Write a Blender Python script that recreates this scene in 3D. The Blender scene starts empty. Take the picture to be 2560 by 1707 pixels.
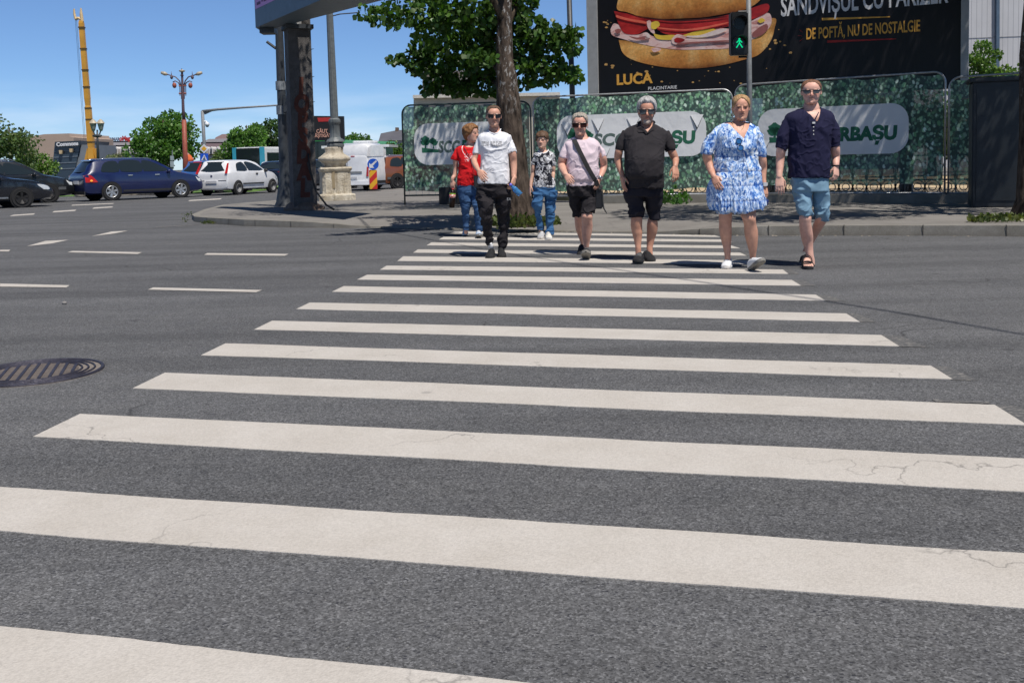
import bpy, bmesh, math, random
import numpy as np
from math import radians as R, pi, sin, cos
from mathutils import Vector, Matrix, noise as mnoise
random.seed(7)
C = bpy.context.scene.collection
SC = bpy.context.scene
# ---------------------------------------------------------------- camera
CH, FPX, PIT, ROLL, SHY = 1.12, 2489.0, R(4.2), R(1.4), -.1041
_cr, _sr, _cp, _sp = cos(ROLL), sin(ROLL), cos(PIT), sin(PIT)
_fw = Vector((0, _cp, -_sp)); _up = Vector((0, _sp, _cp)); _rt = Vector((1, 0, 0))
_R = _rt * _cr - _up * _sr; _U = _rt * _sr + _up * _cr
cam = bpy.data.cameras.new('camera'); camo = bpy.data.objects.new('camera', cam); C.objects.link(camo)
cam.sensor_width = 36; cam.lens = FPX / 2560 * 36; cam.shift_y = SHY
cam.clip_start = .1; cam.clip_end = 4000
camo.matrix_world = Matrix(((_R.x, _U.x, -_fw.x, 0), (_R.y, _U.y, -_fw.y, 0), (_R.z, _U.z, -_fw.z, CH), (0, 0, 0, 1)))
SC.camera = camo
# ---------------------------------------------------------------- light
SUN = Vector((.25, -.36, .90)).normalized()
w = bpy.data.worlds.new('World'); SC.world = w; w.use_nodes = True
nt = w.node_tree
sky = nt.nodes.new('ShaderNodeTexSky'); sky.sky_type = 'NISHITA'; sky.sun_disc = False
sky.sun_elevation = math.asin(SUN.z); sky.sun_rotation = math.atan2(SUN.x, SUN.y)
sky.altitude = 3000; sky.air_density = 1.0; sky.dust_density = 0.0; sky.ozone_density = 3.0
bg = nt.nodes['Background']; bg.inputs[1].default_value = .092
# the colour of this day's air: bluer and less bright towards the horizon than the standard atmosphere, thin cloud low down
tc = nt.nodes.new('ShaderNodeTexCoord'); sp = nt.nodes.new('ShaderNodeSeparateXYZ'); nt.links.new(tc.outputs['Generated'], sp.inputs[0])
rp = nt.nodes.new('ShaderNodeValToRGB'); nt.links.new(sp.outputs[2], rp.inputs[0])
_e = rp.color_ramp.elements; _e[0].position = 0.0; _e[0].color = (.68, .82, 1.04, 1); _e[1].position = .17; _e[1].color = (.84, .98, 1.16, 1)
_q = _e.new(.07); _q.color = (.76, .92, 1.11, 1); _q = _e.new(.30); _q.color = (.66, .76, .90, 1); _q = _e.new(.6); _q.color = (.44, .51, .62, 1)
mx = nt.nodes.new('ShaderNodeMixRGB'); mx.blend_type = 'MULTIPLY'; mx.inputs[0].default_value = 1
nt.links.new(sky.outputs[0], mx.inputs[1]); nt.links.new(rp.outputs[0], mx.inputs[2])
mp = nt.nodes.new('ShaderNodeMapping'); mp.inputs['Scale'].default_value = (5, 5, 30); nt.links.new(tc.outputs['Generated'], mp.inputs[0])
nz = nt.nodes.new('ShaderNodeTexNoise'); nz.inputs['Scale'].default_value = 1.6; nz.inputs['Detail'].default_value = 6; nt.links.new(mp.outputs[0], nz.inputs['Vector'])
cr_ = nt.nodes.new('ShaderNodeValToRGB'); cr_.color_ramp.elements[0].position = .40; cr_.color_ramp.elements[1].position = .66; nt.links.new(nz.outputs[0], cr_.inputs[0])
lo = nt.nodes.new('ShaderNodeMapRange'); lo.inputs[1].default_value = .085; lo.inputs[2].default_value = .02; lo.inputs[3].default_value = 0; lo.inputs[4].default_value = .42; nt.links.new(sp.outputs[2], lo.inputs[0])
ml = nt.nodes.new('ShaderNodeMath'); ml.operation = 'MULTIPLY'; nt.links.new(cr_.outputs[0], ml.inputs[0]); nt.links.new(lo.outputs[0], ml.inputs[1])
cl = nt.nodes.new('ShaderNodeMixRGB'); nt.links.new(ml.outputs[0], cl.inputs[0]); nt.links.new(mx.outputs[0], cl.inputs[1]); cl.inputs[2].default_value = (9.5, 10, 10.8, 1)
nt.links.new(cl.outputs[0], bg.inputs[0])
sl = bpy.data.lights.new('sun', 'SUN'); sl.energy = 4.4; sl.angle = R(.53); sl.color = (1, .945, .87)
so = bpy.data.objects.new('sun', sl); C.objects.link(so); so.rotation_euler = SUN.to_track_quat('Z', 'Y').to_euler()
SC.view_settings.view_transform = 'Standard'; SC.view_settings.look = 'None'
SC.view_settings.exposure = .16; SC.view_settings.gamma = 1
SC.cycles.max_bounces = 6; SC.cycles.transparent_max_bounces = 10
# ---------------------------------------------------------------- where things stand: sight lines measured on the photograph
def ray(x, y):
    return _fw + _R * ((x - 1280) / FPX) + _U * ((853.5 - y) / FPX + SHY * 2560 / FPX)
def gp(x, y, z=0.0):
    d = ray(x, y); t = (z - CH) / d.z
    return Vector((d.x * t, d.y * t, z))
def at(x, y, Y):
    d = ray(x, y); t = Y / d.y
    return Vector((d.x * t, Y, CH + d.z * t))
D = 2560 / 2352.0
def gd(x, y, z=0.0): return gp(x * D, y * D, z)
def ad(x, y, Y): return at(x * D, y * D, Y)
# ---------------------------------------------------------------- tags
def tag(o, label, cat, group=None, kind=None):
    if label: o['label'] = label
    if cat: o['category'] = cat
    if group: o['group'] = group
    if kind: o['kind'] = kind
    return o
def thing(name, label, cat, loc=(0, 0, 0), rz=0, group=None):
    o = bpy.data.objects.new(name, None); C.objects.link(o); o.location = loc; o.rotation_euler = (0, 0, rz)
    o.empty_display_size = .1
    return tag(o, label, cat, group)
def link(name, me, m, parent=None, smooth=False):
    o = bpy.data.objects.new(name, me); C.objects.link(o)
    if m is not None:
        for q in (m if isinstance(m, (list, tuple)) else [m]): me.materials.append(q)
    if smooth: me.polygons.foreach_set('use_smooth', [True] * len(me.polygons))
    if parent is not None: o.parent = parent
    return o
def struct(name, me, m, smooth=False):
    o = link(name, me, m, None, smooth); o['kind'] = 'structure'; return o
def dup(root, loc=None, rz=None, label=None):
    r = root.copy(); C.objects.link(r)
    if loc is not None: r.location = loc
    if rz is not None: r.rotation_euler = (0, 0, rz)
    if label: r['label'] = label
    for ch in list(root.children):
        c = ch.copy(); C.objects.link(c); c.parent = r
        for g in list(ch.children):
            d = g.copy(); C.objects.link(d); d.parent = c
    return r
# ---------------------------------------------------------------- mesh builder
class MB:
    def __init__(s): s.v = []; s.f = []; s.mi = []; s.cur = 0
    def add(s, vs, fs):
        n = len(s.v); s.v += [tuple(p) for p in vs]
        for f in fs: s.f.append([i + n for i in f]); s.mi.append(s.cur)
        return s
    def box(s, a, b, rz=0, bev=0):
        x0, y0, z0 = a; x1, y1, z1 = b
        cx, cy = (x0 + x1) / 2, (y0 + y1) / 2
        vs = [(x0, y0, z0), (x1, y0, z0), (x1, y1, z0), (x0, y1, z0), (x0, y0, z1), (x1, y0, z1), (x1, y1, z1), (x0, y1, z1)]
        if rz:
            c, q = cos(rz), sin(rz)
            vs = [(cx + (x - cx) * c - (y - cy) * q, cy + (x - cx) * q + (y - cy) * c, z) for x, y, z in vs]
        return s.add(vs, [(0, 3, 2, 1), (4, 5, 6, 7), (0, 1, 5, 4), (1, 2, 6, 5), (2, 3, 7, 6), (3, 0, 4, 7)])
    def bar(s, p, q, w, h, up=(0, 0, 1)):
        p, q = Vector(p), Vector(q); d = (q - p).normalized(); u = Vector(up)
        a = d.cross(u)
        if a.length < 1e-4: a = d.cross(Vector((1, 0, 0)))
        a = a.normalized() * (w / 2); b = a.cross(d).normalized() * (h / 2)
        vs = [p - a - b, p + a - b, p + a + b, p - a + b, q - a - b, q + a - b, q + a + b, q - a + b]
        return s.add(vs, [(0, 1, 2, 3), (7, 6, 5, 4), (0, 4, 5, 1), (1, 5, 6, 2), (2, 6, 7, 3), (3, 7, 4, 0)])
    def rings(s, rings, cap=True, closed=True):
        n = len(rings[0]); vs = [p for r in rings for p in r]; fs = []
        for i in range(len(rings) - 1):
            for j in range(n if closed else n - 1):
                k = (j + 1) % n
                fs.append((i * n + j, i * n + k, (i + 1) * n + k, (i + 1) * n + j))
        if cap and closed:
            fs.append(tuple(range(n))[::-1]); fs.append(tuple((len(rings) - 1) * n + j for j in range(n)))
        return s.add(vs, fs)
    def tube(s, pts, rad, seg=10, cap=True, flat=1.0, side=None, rnd=False):
        """swept tube; rad a number or a list, flat squeezes across `side`"""
        pts = [Vector(p) for p in pts]
        if not isinstance(rad, (list, tuple)): rad = [rad] * len(pts)
        pts = list(pts); rad = list(rad)
        if rnd:
            d0 = (pts[0] - pts[1]).normalized(); d1 = (pts[-1] - pts[-2]).normalized()
            a = [(pts[0] + d0 * rad[0] * k, rad[0] * q) for k, q in ((.95, .25), (.75, .66), (.4, .92))]
            b = [(pts[-1] + d1 * rad[-1] * k, rad[-1] * q) for k, q in ((.4, .92), (.75, .66), (.95, .25))]
            pts = [p for p, _ in a] + pts + [p for p, _ in b]; rad = [q for _, q in a] + rad + [q for _, q in b]
        rs = []; ref = Vector(side) if side is not None else None
        for i, p in enumerate(pts):
            d = (pts[min(i + 1, len(pts) - 1)] - pts[max(i - 1, 0)]).normalized()
            if ref is None:
                ref = Vector((0, 1, 0)) if abs(d.y) < .9 else Vector((1, 0, 0))
            a = (ref - d * ref.dot(d)).normalized()
            if side is None: ref = a
            b = d.cross(a)
            r = rad[i]
            rs.append([p + a * (r * flat * cos(2 * pi * k / seg)) + b * (r * sin(2 * pi * k / seg)) for k in range(seg)])
        return s.rings(rs, cap)
    def lathe(s, o, prof, seg=20, cap=True):
        o = Vector(o)
        return s.rings([[o + Vector((r * cos(2 * pi * k / seg), r * sin(2 * pi * k / seg), z)) for k in range(seg)] for r, z in prof], cap)
    def ell(s, c, r, seg=14, n=9, M=None):
        c = Vector(c); rs = []
        for i in range(n + 1):
            t = -pi / 2 + pi * (i + .0) / n; t = max(-pi / 2 + .12, min(pi / 2 - .12, t))
            rg = []
            for k in range(seg):
                q = Vector((r[0] * cos(t) * cos(2 * pi * k / seg), r[1] * cos(t) * sin(2 * pi * k / seg), r[2] * sin(t)))
                rg.append(c + (M @ q if M is not None else q))
            rs.append(rg)
        return s.rings(rs)
    def poly(s, pts): return s.add(pts, [tuple(range(len(pts)))])
    def prism(s, pts, d):
        """closed outline pts extruded along vector d"""
        n = len(pts); pts = [Vector(p) for p in pts]; d = Vector(d)
        return s.add(pts + [p + d for p in pts], [tuple(range(n))[::-1], tuple(range(n, 2 * n))] + [(i, (i + 1) % n, n + (i + 1) % n, n + i) for i in range(n)])
    def mesh(s, name='m', fix=True):
        me = bpy.data.meshes.new(name); me.from_pydata(s.v, [], s.f)
        if len(set(s.mi)) > 1: me.polygons.foreach_set('material_index', s.mi)
        if fix:
            bm = bmesh.new(); bm.from_mesh(me); bmesh.ops.recalc_face_normals(bm, faces=bm.faces); bm.to_mesh(me); bm.free()
        me.update(); return me
    def build(s, name, m, parent=None, smooth=False, bev=0, origin=None):
        me = s.mesh(name)
        if bev:
            bm = bmesh.new(); bm.from_mesh(me)
            es = [e for e in bm.edges if len(e.link_faces) == 2 and e.calc_face_angle(0) > .6]
            bmesh.ops.bevel(bm, geom=es, offset=bev, segments=2, affect='EDGES', clamp_overlap=True); bm.to_mesh(me); bm.free()
        if origin is not None: me.transform(Matrix.Translation(-Vector(origin)))
        o = link(name, me, m, parent, smooth)
        if smooth == 'auto' or bev:
            me.polygons.foreach_set('use_smooth', [True] * len(me.polygons)); me.set_sharp_from_angle(angle=R(40))
        if origin is not None and parent is None: o.location = origin
        return o
def grid_mesh(nx, ny, fn):
    mb = MB(); mb.add([fn(i / nx, j / ny) for j in range(ny + 1) for i in range(nx + 1)],
                      [(j * (nx + 1) + i, j * (nx + 1) + i + 1, (j + 1) * (nx + 1) + i + 1, (j + 1) * (nx + 1) + i) for j in range(ny) for i in range(nx)])
    return mb
def catmull(pts, n):
    """smooth curve through pts (tuples of any size)"""
    P = [np.array(p, float) for p in pts]; out = []
    for i in range(len(P) - 1):
        p0 = P[max(i - 1, 0)]; p1 = P[i]; p2 = P[i + 1]; p3 = P[min(i + 2, len(P) - 1)]
        for k in range(n):
            t = k / n
            out.append(.5 * (2 * p1 + (p2 - p0) * t + (2 * p0 - 5 * p1 + 4 * p2 - p3) * t * t + (3 * p1 - p0 - 3 * p2 + p3) * t ** 3))
    out.append(P[-1]); return out
# ---------------------------------------------------------------- numpy noise for folds and hair
_rng = np.random.RandomState(3); _LAT = _rng.rand(32, 32, 32).astype(np.float32) * 2 - 1
def vnoise(p):
    p = np.asarray(p, np.float32); i = np.floor(p).astype(int); f = p - i; f = f * f * (3 - 2 * f)
    def L(a, b, c): return _LAT[(i[:, 0] + a) & 31, (i[:, 1] + b) & 31, (i[:, 2] + c) & 31]
    x, y, z = f[:, 0], f[:, 1], f[:, 2]
    c00 = L(0, 0, 0) * (1 - x) + L(1, 0, 0) * x; c10 = L(0, 1, 0) * (1 - x) + L(1, 1, 0) * x
    c01 = L(0, 0, 1) * (1 - x) + L(1, 0, 1) * x; c11 = L(0, 1, 1) * (1 - x) + L(1, 1, 1) * x
    return (c00 * (1 - y) + c10 * y) * (1 - z) + (c01 * (1 - y) + c11 * y) * z
def fbm(p, o=3):
    a = 1.0; s = 0; t = 0
    for k in range(o): s = s + a * vnoise(p * (2 ** k) + 7.3 * k); t += a; a *= .5
    return s / t
def co_of(me):
    a = np.empty(len(me.vertices) * 3, np.float32); me.vertices.foreach_get('co', a); return a.reshape(-1, 3)
def no_of(me):
    a = np.empty(len(me.vertices) * 3, np.float32); me.vertices.foreach_get('normal', a); return a.reshape(-1, 3)
def set_co(me, a): me.vertices.foreach_set('co', a.astype(np.float32).ravel()); me.update()
def union(mb, voxel, smooth=4, fac=.5):
    """one continuous skin round all the closed shapes in mb"""
    me = mb.mesh('u'); o = bpy.data.objects.new('u', me); C.objects.link(o)
    r = o.modifiers.new('r', 'REMESH'); r.mode = 'VOXEL'; r.voxel_size = voxel
    if smooth:
        q = o.modifiers.new('s', 'SMOOTH'); q.iterations = smooth; q.factor = fac
    dg = bpy.context.evaluated_depsgraph_get()
    out = bpy.data.meshes.new_from_object(o.evaluated_get(dg))
    bpy.data.objects.remove(o); bpy.data.meshes.remove(me)
    return out
def cut(me, fn):
    """drop the vertices where fn(co) is true"""
    k = fn(co_of(me)); bm = bmesh.new(); bm.from_mesh(me); bm.verts.ensure_lookup_table()
    bmesh.ops.delete(bm, geom=[bm.verts[i] for i in np.nonzero(k)[0]], context='VERTS'); bm.to_mesh(me); bm.free(); return me
# ---------------------------------------------------------------- materials
class N:
    """short hand for building node materials"""
    def __init__(s, name):
        s.m = bpy.data.materials.new(name); s.m.use_nodes = True; s.t = s.m.node_tree
        s.b = s.t.nodes['Principled BSDF']; s.out = s.t.nodes['Material Output']; s._tc = None
    def n(s, typ, **kw):
        x = s.t.nodes.new('ShaderNode' + typ)
        for k, v in kw.items(): setattr(x, k, v)
        return x
    def set(s, node, **kw):
        for k, v in kw.items():
            i = node.inputs[k.replace('_', ' ')] if k.replace('_', ' ') in node.inputs else node.inputs[int(k[1:])]
            if hasattr(v, 'is_output') or isinstance(v, bpy.types.NodeSocket): s.t.links.new(v, i)
            else: i.default_value = v
        return node
    def co(s, scale=(1, 1, 1), kind='Object', rot=(0, 0, 0)):
        if s._tc is None: s._tc = s.n('TexCoord')
        mp = s.n('Mapping'); s.t.links.new(s._tc.outputs[kind], mp.inputs[0]); mp.inputs['Scale'].default_value = scale; mp.inputs['Rotation'].default_value = rot
        return mp.outputs[0]
    def noise(s, scale, detail=4, vec=None, rough=.55, dist=0):
        x = s.n('TexNoise'); s.t.links.new(vec if vec is not None else s.co(), x.inputs['Vector'])
        x.inputs['Scale'].default_value = scale; x.inputs['Detail'].default_value = detail; x.inputs['Roughness'].default_value = rough; x.inputs['Distortion'].default_value = dist
        return x.outputs['Fac']
    def vor(s, scale, vec=None, feature='F1', out='Distance', rnd=1):
        x = s.n('TexVoronoi', feature=feature); s.t.links.new(vec if vec is not None else s.co(), x.inputs['Vector'])
        x.inputs['Scale'].default_value = scale; x.inputs['Randomness'].default_value = rnd
        return x.outputs[out]
    def ramp(s, fac, stops, interp='LINEAR'):
        x = s.n('ValToRGB'); s.t.links.new(fac, x.inputs[0]); e = x.color_ramp.elements; x.color_ramp.interpolation = interp
        while len(e) < len(stops): e.new(.5)
        for q, (p, c) in zip(e, stops):
            q.position = p; q.color = (c[0], c[1], c[2], 1) if hasattr(c, '__len__') else (c, c, c, 1)
        return x.outputs[0]
    def mix(s, fac, a, b, typ='MIX'):
        x = s.n('MixRGB', blend_type=typ)
        for i, v in ((0, fac), (1, a), (2, b)):
            if isinstance(v, bpy.types.NodeSocket): s.t.links.new(v, x.inputs[i])
            elif i == 0: x.inputs[0].default_value = v
            else: x.inputs[i].default_value = (v[0], v[1], v[2], 1) if hasattr(v, '__len__') else (v, v, v, 1)
        return x.outputs[0]
    def math(s, op, a, b=0.0, c=None):
        x = s.n('Math', operation=op)
        for i, v in ((0, a), (1, b), (2, c)):
            if v is None: continue
            if isinstance(v, bpy.types.NodeSocket): s.t.links.new(v, x.inputs[i])
            else: x.inputs[i].default_value = v
        return x.outputs[0]
    def attr(s, name):
        x = s.n('Attribute'); x.attribute_name = name; return x.outputs['Color']
    def sep(s, vec):
        x = s.n('SeparateXYZ'); s.t.links.new(vec, x.inputs[0]); return x.outputs
    def bump(s, h, strength=.3, dist=.01, prev=None):
        x = s.n('Bump'); s.t.links.new(h, x.inputs['Height']); x.inputs['Strength'].default_value = strength; x.inputs['Distance'].default_value = dist
        if prev is not None: s.t.links.new(prev, x.inputs['Normal'])
        return x.outputs[0]
    def fin(s, col=None, rough=None, normal=None, **kw):
        for k, v in dict(Base_Color=col, Roughness=rough, Normal=normal, **kw).items():
            if v is None: continue
            i = s.b.inputs[k.replace('_', ' ')]
            if isinstance(v, bpy.types.NodeSocket): s.t.links.new(v, i)
            elif hasattr(v, '__len__') and len(v) == 3: i.default_value = (*v, 1)
            else: i.default_value = v
        return s.m
_mc = {}
def M(name, col, rough=.6, var=.18, scale=6., bump=0., bscale=40., metal=0., coat=0., spec=.5, dirt=0.):
    """painted / plain surface: base colour with soft uneven wear and optional fine bump"""
    if name in _mc: return _mc[name]
    n = N(name); c = n.ramp(n.noise(scale, 5), [(.25, tuple(x * (1 - var) for x in col)), (.75, tuple(min(1, x * (1 + var)) for x in col))])
    if dirt: c = n.mix(n.math('MULTIPLY', n.ramp(n.noise(scale * 2.7, 6, rough=.7), [(.5, 0), (.75, 1)]), dirt), c, tuple(x * .35 + .02 for x in col))
    kw = dict(Metallic=metal, Coat_Weight=coat, Specular_IOR_Level=spec)
    nm = n.bump(n.noise(bscale, 3), bump, .01) if bump else None
    _mc[name] = n.fin(c, rough, nm, **kw); return _mc[name]
def text_mesh(txt, size, ext=.004, sx=1.0, bold=0.0, shear=0.0, align='LEFT'):
    cu = bpy.data.curves.new('t', 'FONT'); cu.body = txt; cu.size = size; cu.extrude = ext; cu.offset = bold; cu.shear = shear; cu.align_x = align
    cu.resolution_u = 3
    o = bpy.data.objects.new('t', cu); C.objects.link(o); dg = bpy.context.evaluated_depsgraph_get()
    me = bpy.data.meshes.new_from_object(o.evaluated_get(dg)); bpy.data.objects.remove(o); bpy.data.curves.remove(cu)
    if sx != 1: me.transform(Matrix.Diagonal((sx, 1, 1, 1)))
    return me
def frame(o, x, up=Vector((0, 0, 1))):
    """matrix whose x runs along `x`, y along `up`, z out of the face"""
    x = Vector(x).normalized(); z = x.cross(up).normalized(); y = z.cross(x)
    return Matrix(((x.x, y.x, z.x, o[0]), (x.y, y.y, z.y, o[1]), (x.z, y.z, z.z, o[2]), (0, 0, 0, 1)))
# ================================================================ ground
def mat_asphalt():
    n = N('asphalt'); v = n.co()
    big = n.noise(.5, 5, v, .6); mid = n.noise(4, 6, v, .7)
    col = n.ramp(big, [(.3, (.098, .100, .105)), (.7, (.121, .122, .125))])
    col = n.mix(.5, col, n.ramp(mid, [(.3, (.094, .096, .101)), (.72, (.128, .128, .129))]))
    # crushed stone: small cells each with a tone of its own, dark binder and pits between them
    cell = n.sep(n.vor(190, v, 'F1', 'Color')); g1 = n.ramp(cell[0], [(.0, .50), (.35, .88), (.75, 1.10), (1, 1.7)])
    cel2 = n.sep(n.vor(95, v, 'F1', 'Color')); g2 = n.ramp(cel2[1], [(.0, .72), (.6, 1.02), (1, 1.3)])
    col = n.mix(1, col, g1, 'MULTIPLY'); col = n.mix(.7, col, g2, 'MULTIPLY')
    pits = n.vor(52, n.co((1, 1.7, 1), rot=(0, 0, .5))); pitm = n.math('MULTIPLY', n.ramp(pits, [(.20, 1), (.30, 0)]), n.ramp(n.noise(21, 3, v), [(.50, 0), (.56, 1)]))
    col = n.mix(n.math('MULTIPLY', pitm, .78), col, (.022, .023, .032))
    lite = n.math('MULTIPLY', n.ramp(n.vor(64, v), [(.1, 1), (.2, 0)]), n.ramp(n.noise(23, 3, v), [(.56, 0), (.66, 1)]))
    col = n.mix(n.math('MULTIPLY', lite, .5), col, (.30, .29, .26))
    # darker wheel tracks along the carriageway, oil and sealed patches
    sx = n.co((.10, 1.0, 1), rot=(0, 0, R(17)))
    col = n.mix(1.0, col, n.ramp(n.noise(1.5, 4, sx, .6), [(.34, .78), (.62, 1.10)]), 'MULTIPLY')
    stain = n.ramp(n.noise(1.3, 7, v, .75), [(.62, 0), (.70, 1)])
    col = n.mix(n.math('MULTIPLY', stain, .38), col, (.045, .045, .047))
    spots = n.math('MULTIPLY', n.ramp(n.vor(1.9, n.co((1, 1.6, 1))), [(.05, 1), (.11, 0)]), n.ramp(n.noise(.9, 2, v), [(.5, 0), (.56, 1)]))
    col = n.mix(n.math('MULTIPLY', spots, .55), col, (.03, .03, .032))
    wz = n.n('TexNoise'); n.t.links.new(v, wz.inputs['Vector']); wz.inputs['Scale'].default_value = 2.2
    crk = n.vor(.42, n.mix(.35, v, wz.outputs['Color'], 'ADD'), 'DISTANCE_TO_EDGE')
    cm = n.math('MULTIPLY', n.ramp(crk, [(.0015, 1), (.0045, 0)]), n.ramp(n.noise(.55, 2, v), [(.54, 0), (.6, 1)]))
    col = n.mix(n.math('MULTIPLY', cm, .65), col, (.022, .022, .022))
    h = n.math('SUBTRACT', n.math('ADD', cell[0], n.math('MULTIPLY', cel2[1], .5)), n.math('MULTIPLY', pitm, 1.4))
    return n.fin(col, .88, n.bump(h, .35, .004), Specular_IOR_Level=.2)
def mat_paint():
    n = N('road_paint'); v = n.co()
    col = n.ramp(n.noise(3.2, 6, v, .65), [(.28, (.45, .418, .375)), (.7, (.515, .485, .445))])
    col = n.mix(1.0, col, n.ramp(n.noise(110, 3, v, .7), [(.3, .84), (.55, 1.0), (.7, 1.07)]), 'MULTIPLY')
    sm = n.ramp(n.noise(6, 7, n.co((.5, 1.6, 1)), .75), [(.6, 0), (.72, 1)])
    col = n.mix(n.math('MULTIPLY', sm, .3), col, (.42, .40, .385))
    spot = n.math('MULTIPLY', n.ramp(n.vor(3.1, v), [(.06, 1), (.1, 0)]), n.ramp(n.noise(1.5, 2, v), [(.55, 0), (.6, 1)]))
    col = n.mix(n.math('MULTIPLY', spot, .45), col, (.22, .21, .2))
    wz = n.n('TexNoise'); n.t.links.new(v, wz.inputs['Vector']); wz.inputs['Scale'].default_value = 5; wz.inputs['Detail'].default_value = 5
    e = n.vor(.9, n.mix(.4, n.co((.6, 1.3, 1)), wz.outputs['Color'], 'ADD'), 'DISTANCE_TO_EDGE')
    cr = n.math('MULTIPLY', n.ramp(e, [(.0015, 1), (.005, 0)]), n.ramp(n.noise(.9, 2, v), [(.5, 0), (.58, 1)]))
    col = n.mix(n.math('MULTIPLY', cr, .7), col, (.16, .15, .14))
    chip = n.ramp(n.noise(55, 4, v, .8), [(.72, 0), (.76, 1)])
    col = n.mix(n.math('MULTIPLY', chip, .5), col, (.2, .2, .2))
    return n.fin(col, .8, n.bump(n.vor(150, v), .25, .004), Specular_IOR_Level=.25)
def mat_worn():
    """paint scrubbed thin: asphalt shows between the flecks"""
    n = N('worn_paint'); v = n.co()
    k = n.ramp(n.noise(48, 6, n.co((.5, 1.2, 1)), .8), [(.52, 0), (.62, 1)])
    return n.fin(n.mix(n.math('MULTIPLY', k, .75), (.085, .085, .085), (.33, .31, .28)), .85, n.bump(n.noise(80, 4, v), .4, .006))
def mat_pavement():
    n = N('pavement'); v = n.co()
    col = n.ramp(n.noise(1.1, 6, v, .6), [(.28, (.165, .155, .142)), (.72, (.235, .222, .206))])
    col = n.mix(1, col, n.ramp(n.noise(120, 3, v, .7), [(.3, .7), (.5, 1), (.7, 1.25)]), 'MULTIPLY')
    e = n.vor(.42, n.co((1, 1, 1)), 'DISTANCE_TO_EDGE'); cr = n.math('MULTIPLY', n.ramp(e, [(.002, 1), (.008, 0)]), n.ramp(n.noise(.7, 2, v), [(.5, 0), (.56, 1)]))
    col = n.mix(n.math('MULTIPLY', cr, .55), col, (.07, .066, .06))
    col = n.mix(n.math('MULTIPLY', n.ramp(n.noise(2.6, 6, v, .7), [(.58, 0), (.7, 1)]), .4), col, (.11, .105, .1))
    return n.fin(col, .9, n.bump(n.noise(70, 4, v), .4, .006), Specular_IOR_Level=.25)
ASPH = mat_asphalt(); PAINT = mat_paint(); WORN = mat_worn(); PAVE = mat_pavement()
# road sheet, out past the horizon
mb = MB(); mb.add([(-1500, -30, 0), (1500, -30, 0), (1500, 3000, 0), (-1500, 3000, 0)], [(0, 1, 2, 3)])
struct('road', mb.mesh(), ASPH)
# zebra crossing: every stripe laid 4 mm above the asphalt with uneven edges
def xline(p, q, a, b):
    """where line p-q meets line a-b (ground plan)"""
    d1 = (q - p).to_2d(); d2 = (b - a).to_2d(); w_ = (a - p).to_2d()
    det = d1.x * -d2.y + d2.x * d1.y
    t = (w_.x * -d2.y + d2.x * w_.y) / det
    return p + (q - p) * t
LA, LB = gd(76, 1004), gd(950, 580)
RA, RB = gd(2190, 873), gd(1840, 657)
st = [((0, 1437), (1176, 1568), None, None),
      ((0, 1120), (2352, 1273), (0, 1222), (2352, 1400)),
      ((180, 951), (2352, 1055), (76, 1004), (2352, 1131)),
      ((375, 857), (2310, 932), (310, 893), (2352, 978)),
      ((523, 790), (2168, 842), (472, 817), (2192, 873)),
      ((632, 738), (2045, 771), (600, 758), (2082, 797)),
      ((720, 696), (1950, 721), (695, 711), (1980, 740)),
      ((788, 658), (1888, 678), (768, 671), (1905, 692)),
      ((845, 632), (1822, 644), (830, 643), (1840, 657)),
      ((888, 611), (1798, 620), (873, 620), (1811, 630)),
      ((926, 589.5), (1740, 599), (913, 600), (1760, 608)),
      ((960, 573.5), (1700, 581), (949, 581), (1715, 588)),
      ((991, 557.5), (1680, 565), (980, 564), (1700, 571)),
      ((1019, 544.5), (1665, 551), (1008, 550.5), (1682, 556.5)),
      ((1045, 532), (1640, 541), (1034, 537), (1655, 545))]
prev = None
for k, (a, b, c, d) in enumerate(st):
    ta, tb = gd(*a), gd(*b)
    if c is None:
        dr = (tb - ta).normalized(); nrm = Vector((dr.y, -dr.x, 0)); ba, bb = ta + nrm * .43, tb + nrm * .43
    else: ba, bb = gd(*c), gd(*d)
    tl, tr = xline(ta, tb, LA, LB), xline(ta, tb, RA, RB); bl, br = xline(ba, bb, LA, LB), xline(ba, bb, RA, RB)
    if k >= 9:
        tl, bl = ta, ba; tr, br = tb, bb
    nseg = 90; top = []; bot = []
    for i in range(nseg + 1):
        t = i / nseg
        wv = .012 * mnoise.noise(Vector((t * 7, k * 3.1, 0))) + .004 * mnoise.noise(Vector((t * 60, k * 3.1, 4)))
        wb = .012 * mnoise.noise(Vector((t * 6, k * 3.1, 9))) + .004 * mnoise.noise(Vector((t * 60, k * 3.1, 14)))
        p = tl.lerp(tr, t); q = bl.lerp(br, t)
        top.append((p.x, p.y + wv, .004)); bot.append((q.x, q.y + wb, .004))
    m_ = MB(); m_.add(top + bot, [(i, nseg + 1 + i, nseg + 2 + i, i + 1) for i in range(nseg)])
    # a low rim gives the thermoplastic its thickness
    m_.add([(x, y, 0.0005) for x, y, z in bot] + bot, [(i, i + 1, nseg + 2 + i, nseg + 1 + i) for i in range(nseg)])
    o = struct('crosswalk_stripe', m_.mesh(), PAINT)
    if 2 < k < 12:      # scrubbed remains of an older, longer marking at the right-hand ends
        e = (br - bl).normalized(); L = .10 + .07 * random.random()
        u = MB(); u.add([(br.x - .01, br.y, .0025), (br.x + e.x * L, br.y + e.y * L, .0025), (tr.x + e.x * L * .75, tr.y + e.y * L * .75, .0025), (tr.x - .01, tr.y, .0025)], [(0, 1, 2, 3)])
        struct('worn_road_marking', u.mesh(), WORN)
def strip(pts, name='lane_marking', m=PAINT, z=.004):
    u = MB(); u.add([(p.x, p.y, z) for p in pts], [tuple(range(len(pts)))]); struct(name, u.mesh(), m)
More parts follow.
